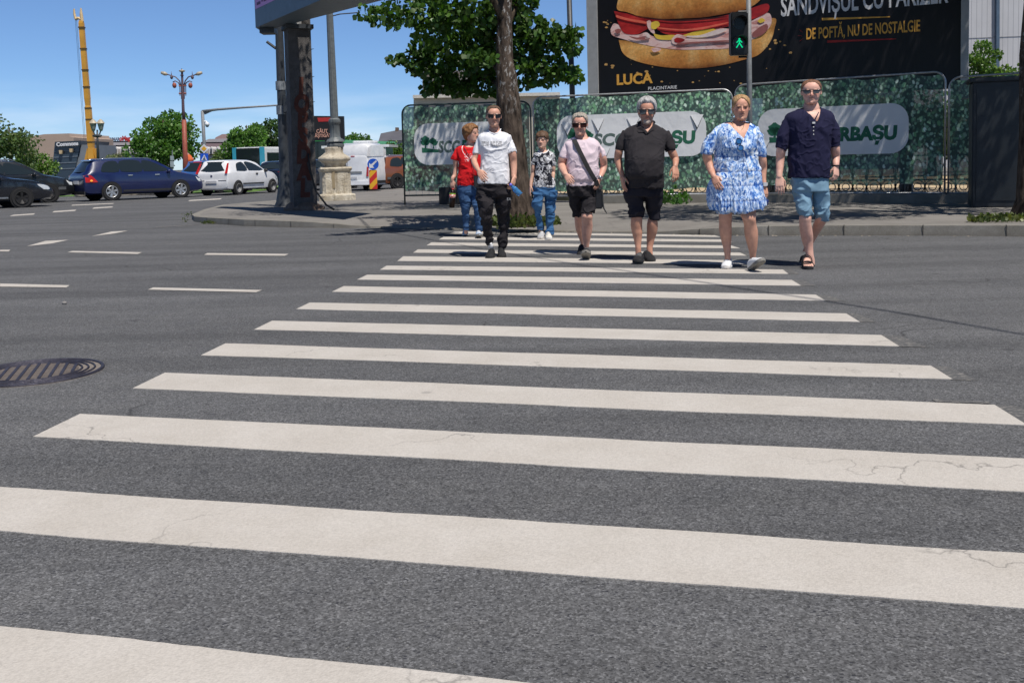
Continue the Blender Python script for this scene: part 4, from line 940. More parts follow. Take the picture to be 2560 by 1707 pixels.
f.finish_body((.35, .33, .31), False, brow=(.3, .27, .25), stubble=((.22, .16, .13), .6, (.42, .38, .34), .8), red=.15)
f.hair(mat_hair('swept_grey_hair', (.20, .19, .185), (.50, .49, .48), (40, 40, 14)), {0: .83, 30: .83, 48: .76, 65: .55, 85: .46, 100: .5, 125: .25, 180: .1}, .10, .075, .045, 44, sc=(8, 8, 5))
f.glasses(.31, .585, .405, LENSG)
POLO = mat_cloth('faded_black_pique', (.030, .027, .030), .18, 360, .9)
tc_ = tri_cut(f, 'A', [(1530, 560), (1745, 560), (1640, 705)])
f.cloth('polo_shirt', sh, POLO, .0065, (8, 8, 7), 51, cutf=orc(tc_, ell_cut(f, 'A', 1640, 555, 118, 62)))
mb = MB()
for pts in ([(1505, 545, .0), (1440, 640, -.05), (1500, 700, -.105), (1600, 690, -.125), (1625, 725, -.135), (1640, 712, -.13), (1545, 610, -.085)], [(1755, 520, .0), (1815, 620, -.03), (1805, 660, -.075), (1740, 660, -.105), (1660, 712, -.135), (1640, 712, -.13), (1735, 590, -.08)]):
    q = [f.P('A', x, y, dy - .012) for x, y, dy in pts]; mb.prism(q, (0, .010, 0))
mb.tube([f.P('A', 1500, 540, .03), f.P('A', 1530, 520, .11), f.P('A', 1640, 510, .15), f.P('A', 1745, 515, .11), f.P('A', 1765, 530, .03)], .016, 8)
mb.build('collar', POLO, f.root)
pt = MB(); SHORT = mat_cloth('dark_navy_twill', (.020, .019, .027), .2, 300, .85)
f.rows(pt, [('B', 60, 1215, 1780, .14, -.01), ('B', 180, 1185, 1795, .15, -.01), ('B', 270, 1174, 1806, .155, -.01), ('B', 370, 1182, 1803, .15, 0)])
f.leg(pt, [('B', 250, 1172, 1500, 0), ('B', 360, 1184, 1500, 0), ('B', 460, 1210, 1506, 0), ('B', 560, 1236, 1512, 0), ('B', 650, 1246, 1512, 0), ('B', 715, 1252, 1508, 0)]); f.leg(pt, [('B', 250, 1490, 1808, 0), ('B', 400, 1508, 1800, .01), ('B', 520, 1532, 1794, .03), ('B', 620, 1560, 1784, .05), ('B', 750, 1600, 1768, .06)])
f.cloth('shorts', pt, SHORT, .012, (7, 7, 7), 55, sm=3)
f.shoe(('B', 1390, 1478), .115, .3, -.12, .05, BLKSHOE, RUB, lace=M('grey_lace', (.2, .2, .2), .8)); f.shoe(('B', 1630, 1438), .115, .3, .22, .0, BLKSHOE, RUB, lace=RUB)
# ---------------------------------------------------------------- woman in blue and white dress
f = Fig('fair haired woman in blue and white patterned dress and white trainers', *[1740 + .16582 * 640, 430 + .16582 * 1470], FC)
f.skin = (.52, .285, .20)
tor = [('A', 700, 470, 790, .085, .05), ('A', 735, 360, 850, .105, .04), ('A', 780, 305, 905, .12, .03), ('A', 860, 285, 945, .135, .01), ('A', 960, 300, 935, .155, -.01), ('A', 1080, 300, 928, .165, -.02), ('A', 1210, 285, 925, .15, 0), ('A', 1300, 268, 945, .155, 0), ('A', 1400, 265, 968, .165, 0), ('B', 0, 285, 968, .17, 0), ('B', 100, 235, 978, .18, 0), ('B', 200, 185, 990, .19, 0), ('B', 300, 168, 1002, .2, 0), ('B', 400, 172, 1015, .21, 0), ('B', 490, 192, 1020, .215, 0), ('B', 560, 225, 1003, .215, 0), ('B', 600, 270, 985, .21, 0)]
f.rows(f.body, [r for r in tor[:11]], .012, tuck=True); sh = MB(); f.rows(sh, tor)
f.limb(sh, [('A', 360, 790, 70, .02), ('A', 285, 900, 90, .01), ('A', 205, 1040, 96, 0), ('A', 165, 1150, 88, 0), ('A', 155, 1185, 80, 0)], rnd=False); f.limb(sh, [('A', 870, 800, 70, .02), ('A', 935, 930, 80, .01), ('A', 965, 1080, 84, 0), ('A', 988, 1190, 74, 0), ('A', 990, 1225, 62, 0)], rnd=False)
f.limb(f.body, [('A', 668, 600, 78, .05), ('A', 655, 690, 96, .04), ('A', 645, 750, 110, .035), ('A', 640, 830, 160, .03)], rnd=False)
f.head(('A', 672, 300), ('A', 682, 672), 250, .12, .05, 0, fem=True)
f.limb(f.body, [('A', 200, 1060, 44), ('A', 168, 1190, 70), ('A', 190, 1300, 66, .02), ('A', 235, 1440, 54, -.04), ('B', 250, 30, 42, -.1), ('B', 265, 70, 40, -.12)])
f.limb(f.body, [('A', 972, 1100, 40), ('A', 1005, 1260, 58), ('A', 1015, 1390, 54, .03), ('B', 1012, 60, 46, .02), ('B', 1024, 170, 38, 0), ('B', 1030, 210, 38, 0)])
w0 = f.P('B', 262, 60, -.12); f.hand(w0, f.P('B', 325, 200, -.17) - w0, Vector((.6, .7, -.3)), 1, .28, .18)
w1 = f.P('B', 1030, 205, 0); f.hand(w1, f.P('B', 1050, 350, -.02) - w1, Vector((-.5, .8, 0)), -1, .45, .175)
f.leg(f.body, [('B', 400, 330, 570, 0), ('B', 620, 343, 545, 0), ('B', 700, 346, 540, 0), ('B', 780, 350, 535, .01), ('B', 860, 348, 536, .02), ('B', 950, 362, 536, .03), ('B', 1050, 386, 530, .04), ('B', 1150, 412, 525, .03), ('B', 1250, 430, 520, .02), ('B', 1370, 432, 524, .02)])
f.leg(f.body, [('B', 400, 640, 930, 0), ('B', 580, 676, 902, -.06), ('B', 660, 680, 902, -.09), ('B', 720, 702, 902, -.1), ('B', 800, 725, 910, -.08), ('B', 880, 730, 928, -.06), ('B', 960, 738, 932, -.05), ('B', 1050, 760, 928, -.04), ('B', 1150, 788, 918, -.03), ('B', 1230, 806, 905, -.02), ('B', 1360, 818, 892, 0)])
f.finish_body((.28, .16, .08), True, red=.12)
f.hair(mat_hair('fair_hair', (.20, .105, .045), (.50, .32, .16), (50, 50, 10)), {0: .88, 14: .85, 30: .76, 50: .60, 72: .49, 95: .52, 115: .3, 180: .12}, .055, .035, .014, 53, sc=(12, 12, 2.5))
def ex(n, v, c):
    """blue delft-like print on white: brush strokes, bands and small houses"""
    a = n.ramp(n.noise(15, 6, n.co((1.1, .7, .8), rot=(0, .5, 0)), .62, 1.5), [(.35, (.012, .055, .28)), (.43, (.05, .17, .52)), (.49, (.30, .50, .82)), (.56, (.78, .84, .92))])
    b = n.ramp(n.noise(36, 4, n.co((1.6, .8, .55)), .6, 1.6), [(.40, (.02, .08, .34)), (.50, (.22, .40, .70)), (.58, (.74, .81, .9))])
    k = n.ramp(n.noise(4.4, 3, v), [(.44, 0), (.54, 1)])
    q = n.mix(k, a, b)
    z = n.sep(v)[2]; tot = None
    for fr_, y_ in (('A', 1215), ('A', 1440), ('B', 205), ('B', 430)):
        p_ = f.P(fr_, 640, y_); t_ = n.math('LESS_THAN', n.math('ABSOLUTE', n.math('SUBTRACT', z, p_.z)), .006); tot = t_ if tot is None else n.math('ADD', tot, t_)
    return n.mix(n.math('MULTIPLY', tot, .3), q, (.02, .08, .36))
vn = tri_cut(f, 'A', [(450, 690), (805, 705), (662, 940)])
zs = f.P('A', 640, 1215).z; zt = f.P('B', 640, 640).z; cx = f.P('B', 600, 300).x
def ruff(co):
    th = np.arctan2(co[:, 1] - .16, co[:, 0] - cx); t = np.clip((zs - co[:, 2]) / (zs - zt), 0, 1); inside = np.abs(co[:, 0] - cx) < .32
    g_ = .011 * t * np.sin(th * 15 + 2.5 * np.sin(th * 4)) + .008 * (t > .72) * np.sin(th * 38 + 3 * np.sin(th * 6))
    for fr_, y_ in (('A', 1215), ('A', 1440), ('B', 205), ('B', 430)):
        g_ = g_ - .0035 * np.exp(-((co[:, 2] - f.P(fr_, 640, y_).z) / .010) ** 2)
    return g_ * inside
hemz = lambda x: np.interp(x, [f.P('B', a, 600).x for a in (165, 220, 300, 330, 430, 540, 660, 740, 820, 900, 960, 1020)], [f.P('B', 600, b).z for b in (480, 570, 570, 640, 670, 680, 655, 610, 570, 560, 590, 520)])
hem = lambda co: (co[:, 2] < hemz(co[:, 0])) & (co[:, 2] < zs - .3)
DRESS = mat_cloth('delft_print_viscose', (.6, .6, .6), .05, 420, .85, ex)
f.cloth('dress', sh, DRESS, .009, (9, 9, 6), 61, cutf=orc(vn, hem), extra=ruff)
f.shoe(('B', 440, 1470), .1, .27, -.14, 0, WHTSHOE, WSOLE, lace=WHTSHOE)
f.shoe(('B', 900, 1490), .11, .27, .42, .42, WHTSHOE, GSOLE, heel=ground_v(f, 'B', 850, 1492) + Vector((0, .03, 0)), lace=WHTSHOE, roll=-.12)
mb = MB(); p = f.P('B', 1026, 185, 0); mb.tube([p - Vector((0, 0, .014)), p + Vector((0, 0, .014))], .037, 16); mb.box((p.x - .018, p.y - .045, p.z - .018), (p.x + .02, p.y - .03, p.z + .018)); mb.build('wristwatch', M('white_strap', (.55, .55, .55), .4), f.root)
mb = MB(); mb.tube([f.P('A', 548, 690, -.03), f.P('A', 570, 780, -.075), f.P('A', 610, 860, -.105), f.P('A', 640, 905, -.118), f.P('A', 665, 860, -.105), f.P('A', 715, 770, -.075), f.P('A', 735, 710, -.03)], .0022, 5); mb.tube([f.P('A', 640, 885, -.12), f.P('A', 645, 910, -.125)], .007, 6); mb.build('necklace', M('bronze_chain', (.12, .07, .03), .4, metal=.6), f.root)
sg = thing('hanging_sunglasses', 'blue mirrored sunglasses hooked on the neckline of the patterned dress', 'sunglasses', f.o + f.P('A', 660, 1030, -.19), 0)
T = lambda x, y, dy=-.19: f.P('A', x, y, dy) - f.P('A', 660, 1030, -.19)
for i, (x, y) in enumerate(((648, 985), (672, 1085))):
    mb = MB(); pts = [T(x + 40 * cos(a), y + 38 * sin(a)) for a in [2 * pi * k / 16 for k in range(16)]]; mb.prism(pts, (0, .004, 0)); mb.build('lens', LENSB, sg)
mb = MB(); mb.tube([T(648 + 44 * cos(a), 985 + 42 * sin(a)) for a in [2 * pi * k / 16 for k in range(17)]], .003, 5); mb.tube([T(672 + 44 * cos(a), 1085 + 42 * sin(a)) for a in [2 * pi * k / 16 for k in range(17)]], .003, 5); mb.tube([T(612, 965), T(620, 940, -.17), T(690, 945, -.15)], .003, 5); mb.build('glasses_frame', GLASSBLK, sg)
mb = MB(); mb.tube([f.P('A', 715, 1130, -.175), f.P('A', 740, 1240, -.165), f.P('A', 765, 1330, -.178), f.P('A', 790, 1400, -.18)], .003, 5); mb.tube([f.P('A', 785, 1385, -.182), f.P('A', 800, 1425, -.184), f.P('A', 806, 1450, -.184)], [.006, .012, .008], 8); mb.build('tassel', M('white_cord', (.6, .6, .62), .8), f.root)
nb = MB(); 
for i in range(7): nb.ell(f.P('B', 1030 + random.uniform(-25, 25), 440 + random.uniform(-30, 45), -.03), (.03, .025, .03), 10, 7)
me = union(nb, .006, 3); sc_ = link('bundled_scarf', me, mat_cloth('navy_scarf', (.02, .04, .16), .3), None, True); sc_.location = f.o
tag(sc_, 'bundled dark blue scarf held beside the hem of the patterned dress', 'scarf')
dress_f = f
# ---------------------------------------------------------------- tall man in navy shirt
f = Fig('tall man in navy V-neck shirt, light denim shorts and black sandals', *[1740 + .16582 * 1690, 430 + .16582 * 1450], FC)
f.skin = (.58, .35, .275)
tor = [('A', 490, 1610, 1870, .085, .05), ('A', 525, 1480, 1985, .105, .045), ('A', 565, 1400, 2045, .12, .035), ('A', 630, 1350, 2080, .13, .02), ('A', 720, 1350, 2075, .137, .01), ('A', 850, 1385, 2040, .142, 0), ('A', 1000, 1400, 2018, .142, 0), ('A', 1150, 1398, 2012, .142, 0), ('A', 1300, 1396, 2010, .145, 0), ('B', 20, 1397, 2010, .147, 0), ('B', 92, 1402, 2012, .147, 0)]
f.rows(f.body, tor[:-1], .012, tuck=True); sh = MB(); f.rows(sh, tor)
f.limb(sh, [('A', 1420, 660, 78, .02), ('A', 1360, 790, 92, .01), ('A', 1315, 930, 94, 0), ('A', 1290, 1080, 82, 0), ('A', 1285, 1100, 78, 0)], rnd=False); f.limb(sh, [('A', 2010, 660, 78, .02), ('A', 2060, 790, 90, .01), ('A', 2085, 930, 90, 0), ('A', 2100, 1065, 86, 0)], rnd=False)
f.limb(f.body, [('A', 1735, 370, 90, .05), ('A', 1735, 440, 112, .045), ('A', 1735, 500, 130, .04), ('A', 1735, 560, 140, .05)], rnd=False)
f.head(('A', 1728, 70), ('A', 1748, 428), 280, .03, .04, 0, nose=1.08)
f.limb(f.body, [('A', 1318, 960, 46), ('A', 1285, 1110, 72), ('A', 1272, 1240, 64, .03), ('A', 1262, 1400, 54, .0), ('B', 1258, 20, 46, -.02), ('B', 1255, 70, 46, -.03)])
f.limb(f.body, [('A', 2078, 940, 46), ('A', 2095, 1090, 72), ('A', 2108, 1220, 60, .03), ('A', 2108, 1330, 50, -.02), ('A', 2108, 1370, 45, -.03)])
w0 = f.P('B', 1255, 65, -.03); f.hand(w0, f.P('B', 1262, 200, -.05) - w0, Vector((.25, .95, 0)), 1, .35, .2, thumb=.4)
w1 = f.P('A', 2110, 1365, -.03); f.hand(w1, f.P('A', 2112, 1490, -.06) - w1, Vector((-.5, .8, 0)), -1, .75, .19, thumb=.9)
f.leg(f.body, [('B', 200, 1500, 1700, 0), ('B', 500, 1560, 1710, -.03), ('B', 640, 1566, 1732, -.05), ('B', 700, 1558, 1736, -.06), ('B', 770, 1560, 1734, -.05), ('B', 860, 1566, 1748, -.03), ('B', 960, 1582, 1762, -.01), ('B', 1060, 1606, 1762, .01), ('B', 1160, 1638, 1764, .01), ('B', 1250, 1660, 1772, 0), ('B', 1330, 1676, 1788, 0), ('B', 1400, 1676, 1790, 0)])
f.leg(f.body, [('B', 200, 1790, 1960, 0), ('B', 500, 1820, 1960, 0), ('B', 680, 1810, 1962, .02), ('B', 750, 1785, 1962, .06), ('B', 810, 1762, 1928, .13), ('B', 880, 1752, 1886, .2), ('B', 960, 1724, 1836, .28), ('B', 1060, 1670, 1778, .37), ('B', 1150, 1625, 1720, .45), ('B', 1200, 1605, 1680, .48)])
# bare feet in the sandals
def foot(T0, yaw, pitch, L=.27, W=.1):
    yaw += f.yaw0; F = Vector((sin(yaw), -cos(yaw), 0)); H0 = T0 - F * L * cos(pitch) - f.o; B = Matrix.Rotation(yaw, 3, 'Z') @ Matrix.Rotation(-pitch, 3, 'X'); tr = lambda x, y, z: H0 + B @ Vector((x, -y, z))
    mb = f.body; prof = [(0, .02, .035), (.03, .028, .06), (.08, .033, .09), (.15, .034, .11), (.22, .036, .10), (.34, .038, .08), (.5, .043, .062), (.62, .047, .048), (.74, .046, .04), (.78, .042, .036)]
    mb.rings([[tr(hw * math.copysign(abs(cos(a)) ** .8, cos(a)), q * L, .026 + max(0, h - .02) * (.5 + .5 * sin(a))) for a in [2 * pi * i / 14 for i in range(14)]] for q, hw, h in prof])
    for i, (x, l, r) in enumerate(((-.034, .97, .0135), (-.012, .95, .0095), (.007, .93, .009), (.024, .89, .0085), (.039, .84, .008))):
        x = x * (1 if yaw < 5 else -1); mb.tube([tr(-x, .7 * L, .042), tr(-x, (l - .06) * L, .038), tr(-x, l * L, .034)], [r * 1.05, r, r * .95], 8, True, 1, None, True)
    return tr
tr1 = foot(ground_v(f, 'B', 1705, 1476) + Vector((0, .01, 0)), .08, 0)
tr2 = foot(f.o + f.P('B', 1622, 1352, .36), -.12, -.75)
f.finish_body((.14, .07, .045), False, stubble=((.4, .2, .17), .25, None, 0), red=.3, scalp=(.3, .16, .11))
f.hair(mat_hair('thin_reddish_hair', (.09, .04, .025), (.26, .13, .075)), {0: .90, 25: .90, 42: .80, 60: .66, 80: .52, 100: .58, 125: .34, 180: .16}, .04, .016, .018, 63)
f.glasses(.305, .585, .41, LENSG, 'sport')
NAVY = mat_cloth('navy_linen', (.016, .016, .045), .15, 300, .92)
f.cloth('navy_shirt', sh, NAVY, .0085, (9, 9, 7), 71, cutf=orc(tri_cut(f, 'A', [(1585, 480), (1868, 480), (1772, 695)]), ell_cut(f, 'A', 1735, 485, 135, 40)))
mb = MB(); mb.tube([f.P('A', 1580, 492, .0), f.P('A', 1650, 560, -.062), f.P('A', 1710, 625, -.1), f.P('A', 1768, 698, -.128)], .006, 6); mb.tube([f.P('A', 1868, 488, .0), f.P('A', 1845, 560, -.062), f.P('A', 1808, 630, -.1), f.P('A', 1774, 698, -.128)], .006, 6); mb.tube([f.P('A', 1770, 700, -.130), f.P('A', 1768, 960, -.14)], .006, 6); mb.build('placket', NAVY, f.root)
for y in (775, 830, 885): mb = MB(); mb.ell(f.P('A', 1772, y, -.143), (.007, .004, .007), 8, 6); mb.build('button', M('pearl_button', (.6, .6, .58), .3), f.root, True)
mb = MB(); mb.box(tuple(f.P('A', 1755, 722, -.146)), tuple(f.P('A', 1792, 695, -.134))); mb.build('clip', M('pearl_button', (.6, .6, .58), .3), f.root)
pt = MB(); LD = mat_cloth('light_denim', (.185, .31, .41), .16, 260, .9)
f.rows(pt, [('B', 40, 1425, 1985, .12), ('B', 190, 1430, 2000, .135), ('B', 290, 1452, 2003, .125)])
f.leg(pt, [('B', 190, 1430, 1750, 0), ('B', 290, 1456, 1746, -.01), ('B', 400, 1478, 1740, -.02), ('B', 500, 1502, 1738, -.035), ('B', 590, 1526, 1748, -.045), ('B', 660, 1548, 1756, -.05)], 0, 1.1); f.leg(pt, [('B', 190, 1745, 2002, 0), ('B', 300, 1760, 2004, 0), ('B', 450, 1776, 2005, 0), ('B', 570, 1794, 2006, 0), ('B', 660, 1804, 2000, .01), ('B', 735, 1830, 1984, .03)], 0, 1.1)
f.cloth('denim_shorts', pt, LD, .014, (7, 7, 8), 75, sm=3)
def sandal(tr, L=.275):
    mb = MB(); rg = []
    for i in range(15):
        q = i / 14; hw = np.interp(q, [0, .1, .3, .5, .75, .92, 1], [.026, .034, .036, .042, .051, .042, .012])
        rg.append([tr(hw * a, q * L * 1.05 - .006, z) for a, z in ((-1, 0), (1, 0), (1, .026), (-1, .026))])
    mb.rings(rg); o = mb.build('sandal', RUB, f.root, 'auto')
    for (q0, q1, h) in ((.50, .56, .072), (.72, .66, .055), (.22, .22, .122)):
        mb = MB(); pts = []
        for i in range(13):
            a = pi * i / 12; x = -.05 * cos(a); y = (q0 + (q1 - q0) * i / 12) * L; pts.append(tr(x, y, .024 + (h - .024) * abs(sin(a)) ** .6))
        for i in range(12): mb.bar(pts[i], pts[i + 1], .03, .007, (tr(0, 0, 1) - tr(0, 0, 0)))
        mb.build('strap', RUB, o)
    mb = MB(); mb.tube([tr(-.04, .2 * L, .05), tr(-.03, .02, .07), tr(0, -.004, .075), tr(.03, .02, .07), tr(.04, .2 * L, .05)], .008, 6)
    mb.build('heel_strap', RUB, o)
sandal(tr1); sandal(tr2)
mb = MB(); p = f.P('A', 2106, 1352, -.02); mb.tube([p - Vector((0, 0, .007)), p + Vector((0, 0, .007))], .044, 18); mb.build('wristband', RUB, f.root, True)
# ================================================================ street furniture
PZ = .115
STEEL = M('galvanised_steel', (.42, .43, .44), .45, .2, 20, metal=.7); DSTEEL = M('dark_painted_steel', (.035, .04, .047), .5, .3, 12, dirt=.2)
GREYP = M('grey_painted_post', (.19, .20, .21), .55, .2, 12, dirt=.35)
# ---- mesh covered building-site fence: four panels in a bent line
def mat_ivy(name, alpha):
    n = N(name); v0 = n.co((1, 1, 1), 'UV')
    wz = n.n('TexNoise'); n.t.links.new(v0, wz.inputs['Vector']); wz.inputs['Scale'].default_value = 9
    v = n.mix(.10, v0, wz.outputs['Color'], 'ADD')
    def layer(sc, rot):
        mp = n.n('Mapping'); n.t.links.new(v, mp.inputs[0]); mp.inputs['Scale'].default_value = (1, .72, 1); mp.inputs['Rotation'].default_value = (0, 0, rot); mp.inputs['Location'].default_value = (rot * 3, rot, 0)
        x = n.n('TexVoronoi'); n.t.links.new(mp.outputs[0], x.inputs['Vector']); x.inputs['Scale'].default_value = sc
        d = n.ramp(x.outputs['Distance'], [(.0, .80), (.06, 1), (.34, .92), (.43, .2), (.52, 0)])
        return d, n.sep(x.outputs['Color'])
    d1, c1 = layer(13, .5); d2, c2 = layer(16, -.7); d3, c3 = layer(10.5, 1.3)
    base = (.006, .022, .020)
    leaf1 = n.ramp(c1[0], [(.0, (.035, .085, .06)), (.4, (.10, .19, .125)), (.75, (.23, .34, .26)), (1, (.46, .55, .48))])
    leaf2 = n.ramp(c2[1], [(.0, (.016, .055, .042)), (.6, (.07, .17, .105)), (1, (.22, .37, .27))])
    leaf3 = n.ramp(c3[2], [(.0, (.025, .09, .045)), (.5, (.09, .23, .11)), (1, (.32, .50, .31))])
    c = n.mix(n.math('MULTIPLY', d2, .9), base, leaf2); c = n.mix(n.math('MULTIPLY', d3, n.ramp(c3[0], [(.4, 0), (.6, 1)])), c, leaf3)
    c = n.mix(n.math('MULTIPLY', d1, n.ramp(c1[1], [(.25, 0), (.45, 1)])), c, leaf1)
    big = n.ramp(n.noise(1.3, 4, v0, .6), [(.3, 1.35), (.7, 2.2)]); c = n.mix(1, c, big, 'MULTIPLY'); c = n.mix(.10, c, (.5, .62, .55))
    c = n.mix(n.math('MULTIPLY', n.ramp(n.noise(1.0, 3, v0), [(.45, 0), (.7, 1)]), .25), c, (.12, .19, .20))
    n.fin(c, .8, n.bump(n.noise(2.2, 3, v0), .35, .05), Specular_IOR_Level=.2)
    # woven mesh: part of the light passes between the threads
    tr = n.n('BsdfTransparent'); mx = n.n('MixShader'); mx.inputs[0].default_value = alpha
    n.t.links.new(n.b.outputs[0], mx.inputs[1]); n.t.links.new(tr.outputs[0], mx.inputs[2]); n.t.links.new(mx.outputs[0], n.out.inputs[0]); return n.m
IVY = mat_ivy('ivy_print_mesh', .03); IVYT = mat_ivy('thin_ivy_print_mesh', .11)
def mat_label_cloth(a):
    n = N('grey_white_mesh'); v = n.co()
    c = n.ramp(n.noise(2.2, 5, v), [(.3, (.74, .75, .775)), (.7, (.83, .84, .86))]); n.fin(c, .75, n.bump(n.noise(3.5, 3, n.co((1, 1, .7))), .4, .04), Specular_IOR_Level=.25)
    tr = n.n('BsdfTransparent'); mx = n.n('MixShader'); mx.inputs[0].default_value = a
    n.t.links.new(n.b.outputs[0], mx.inputs[1]); n.t.links.new(tr.outputs[0], mx.inputs[2]); n.t.links.new(mx.outputs[0], n.out.inputs[0]); return n.m
LABW = mat_label_cloth(.03); LABT = mat_label_cloth(.13); LGREEN = M('dark_green_ink', (.015, .13, .075), .7, .15, 6)
FENCE = [Vector((-2.66, 24.6, PZ)), Vector((.552, 24.1, PZ)), Vector((5.13, 22.85, PZ)), Vector((8.88, 20.3, PZ)), Vector((12.2, 18.0, PZ))]
def erbasu(o, M4, w_, h_, parent):
    """company lettering with its green tree mark"""
    tm = MB(); q = lambda x, y: M4 @ Vector((x * w_, y * h_, .0015))
    for cx, cy, r in ((.045, .62, .05), (.025, .5, .04), (.06, .5, .04), (.135, .55, .045), (.16, .48, .04)):
        tm.poly([q(cx + r * cos(a) * (1 + .15 * sin(5 * a)), cy + r * (w_ / h_) * .8 * sin(a) * (1 + .15 * cos(4 * a))) for a in [2 * pi * k / 18 for k in range(18)]])
    tm.poly([q(.0, .1), q(.215, .1), q(.215, .2), q(.0, .3)]); tm.poly([q(.035, .28), q(.055, .28), q(.05, .6), q(.04, .6)]); tm.poly([q(.135, .25), q(.15, .25), q(.15, .5), q(.14, .5)])
    b = tm.build('tree_mark', LGREEN, parent)
    me = text_mesh('SCG', .62 * h_, .001, 1.02, .016, .12); co = co_of(me); wx = co[:, 0].max()
    me.transform(Matrix.Diagonal((w_ * .27 / wx, 1, 1, 1))); t = link('lettering', me, M('grey_green_ink', (.10, .15, .14), .7), parent); t.matrix_local = M4 @ Matrix.Translation((w_ * .20, .10 * h_, .0005))
    me = text_mesh('ERBAȘU', .62 * h_, .001, 1.02, .022, .06); wx = co_of(me)[:, 0].max()
    me.transform(Matrix.Diagonal((w_ * .50 / wx, 1, 1, 1))); t = link('lettering', me, LGREEN, parent); t.matrix_local = M4 @ Matrix.Translation((w_ * .49, .10 * h_, .0005))
hts = [2.44, 2.53, 2.61, 2.48, 2.44]
labs = ['site fence panel with ivy print behind the tree trunk, its lettering in shade', 'sunlit site fence panel with ivy print and cut flaps behind the man in black polo', 'site fence panel with ivy print and ERBAȘU lettering behind the tall man', 'darkest site fence panel with ivy print, at the right edge behind the cabinet']
SUPPORT = M('black_fence_block', (.02, .02, .022), .8, .3, 10)
for k in range(4):
    a, b = FENCE[k], FENCE[k + 1]; d = (b - a); L = d.length; u = d.normalized(); h = hts[k]; g_ = .035
    zt_ = .23 if k == 0 else .15
    rt = thing('site_fence', labs[k], 'fence panel', a, math.atan2(u.y, u.x), 'mesh covered fence panels round the building site')
    # local frame: x along the panel, -y towards the road
    fm = MB(); r = .021; x0, x1 = g_, L - g_; rad = .22; z1 = h
    pts = [(x0, 0, .0)] + [(x0, 0, z1 - rad)] + [(x0 + rad - rad * cos(t), 0, z1 - rad + rad * sin(t)) for t in [pi / 12 * i for i in range(1, 7)]] + [(x1 - rad + rad * sin(t), 0, z1 - rad + rad * cos(t)) for t in [pi / 12 * i for i in range(0, 7)]] + [(x1, 0, 0)]
    fm.tube(pts, r, 8); fm.tube([(x0, 0, zt_), (x1, 0, zt_)], r, 8)
    fm.build('steel_frame', STEEL if k else M('dark_green_steel', (.03, .05, .05), .5), rt, True)
    # wire grid below and behind the cloth
    wg = MB(); nx = int(L / .16)
    for i in range(1, nx): wg.bar((L * i / nx, .012, zt_), (L * i / nx, .012, .45), .005, .005, (0, 1, 0))
    wg.bar((x0, .012, .34), (x1, .012, .34), .005, .005); wg.build('wire_grid', STEEL, rt)
    # the cloth: sags between its ties, lower edge uneven
    nx, nz = 70, 36; zb = (.33, .28, .33, .33)[k]; pad = .05
    def fn(i, j):
        x = x0 + pad * .6 + (x1 - x0 - pad * 1.2) * i; zz = zb + .02 * sin(x * 5 + k) + (h - .03 - zb - .03 * abs(sin(i * pi * 7)) * (1 if j > .97 else 0)) * j
        cr = 0
        for xx, s_ in ((x0, x - x0), (x1, x1 - x)):
            pass
        y = -.028 - .03 * sin(j * pi) * (.5 + .5 * mnoise.noise(Vector((x * .8, zz * .8, k)))) - .02 * mnoise.noise(Vector((x * 2.2, zz * 1.4, k + 9)))
        # rounded upper corners follow the tube
        dx = min(x - x0, x1 - x); zr = zz
        if dx < rad: zr = min(zz, z1 - .02 - rad + math.sqrt(max(0, rad * rad - (rad - dx) ** 2)))
        return (x, y, zr)
    mb = grid_mesh(nx, nz, fn); me = mb.mesh(); uv = me.uv_layers.new(name='UVMap')
    for lp in me.loops:
        c_ = me.vertices[lp.vertex_index].co; uv.data[lp.index].uv = (c_.x + k * 7.3, c_.z)
    cl = link('printed_cloth', me, IVY if k == 1 else IVYT, rt, True)
    # pale rounded label sewn on the cloth
    if k < 3:
        lx0, lx1, lz0, lz1 = ((.34, L - .55, .97, 1.98), (.62, L - .62, 1.03, 2.06), (.6, L - .72, .98, 2.02))[k]
        rr = .36; out = []
        for cx, cz, t0 in ((lx1 - rr, lz1 - rr, 0), (lx0 + rr, lz1 - rr, pi / 2), (lx0 + rr, lz0 + rr, pi), (lx1 - rr, lz0 + rr, 1.5 * pi)):
            out += [(cx + rr * cos(t0 + pi / 2 * i / 8), cz + rr * sin(t0 + pi / 2 * i / 8)) for i in range(9)]
        flap = []
        if k == 1: flap = [(.88, 1.72), (1.62, 1.79), (2.45, 1.78), (3.92, 1.80), (1.75, 1.10), (4.28, 1.18)]
        if k == 2: flap = [(.72, 1.16)]
        lm = MB(); lm.add([(x, -.088, z) for x, z in out] + [((lx0 + lx1) / 2, -.088, (lz0 + lz1) / 2)], [(i, (i + 1) % len(out), len(out)) for i in range(len(out))])
        lb = lm.build('printed_label', LABT if k == 0 else LABW, rt, True)
        lw = lx1 - lx0; M4 = Matrix(((1, 0, 0, lx0 + .08 * lw), (0, 0, -1, -.0885), (0, 1, 0, lz0 + .24), (0, 0, 0, 1)))
        erbasu(rt, M4, lw * .86, .62, rt)
        for x, z in flap:      # wind slits: a hanging triangle of cloth over a dark triangle painted as its shade
            s_ = .15; fl = MB()
            fl.add([(x - s_, -.096, z + .17), (x, -.096, z - .17), (x + s_, -.096, z + .17)], [(0, 1, 2)]); fl.build('slit_shade', M('slit_shadow', (.16, .18, .19), .8), rt)
            fl = MB(); fl.add([(x - s_, -.099, z + .175), (x + s_ * .05, -.13, z - .12), (x + s_, -.099, z + .175)], [(0, 1, 2)]); fl.build('cloth_flap', LABW, rt)
    if k == 0:
        bb = MB(); bb.box((.95, -.22, 0), (2.35, .22, .42)); bb.build('ballast_block', SUPPORT, rt)
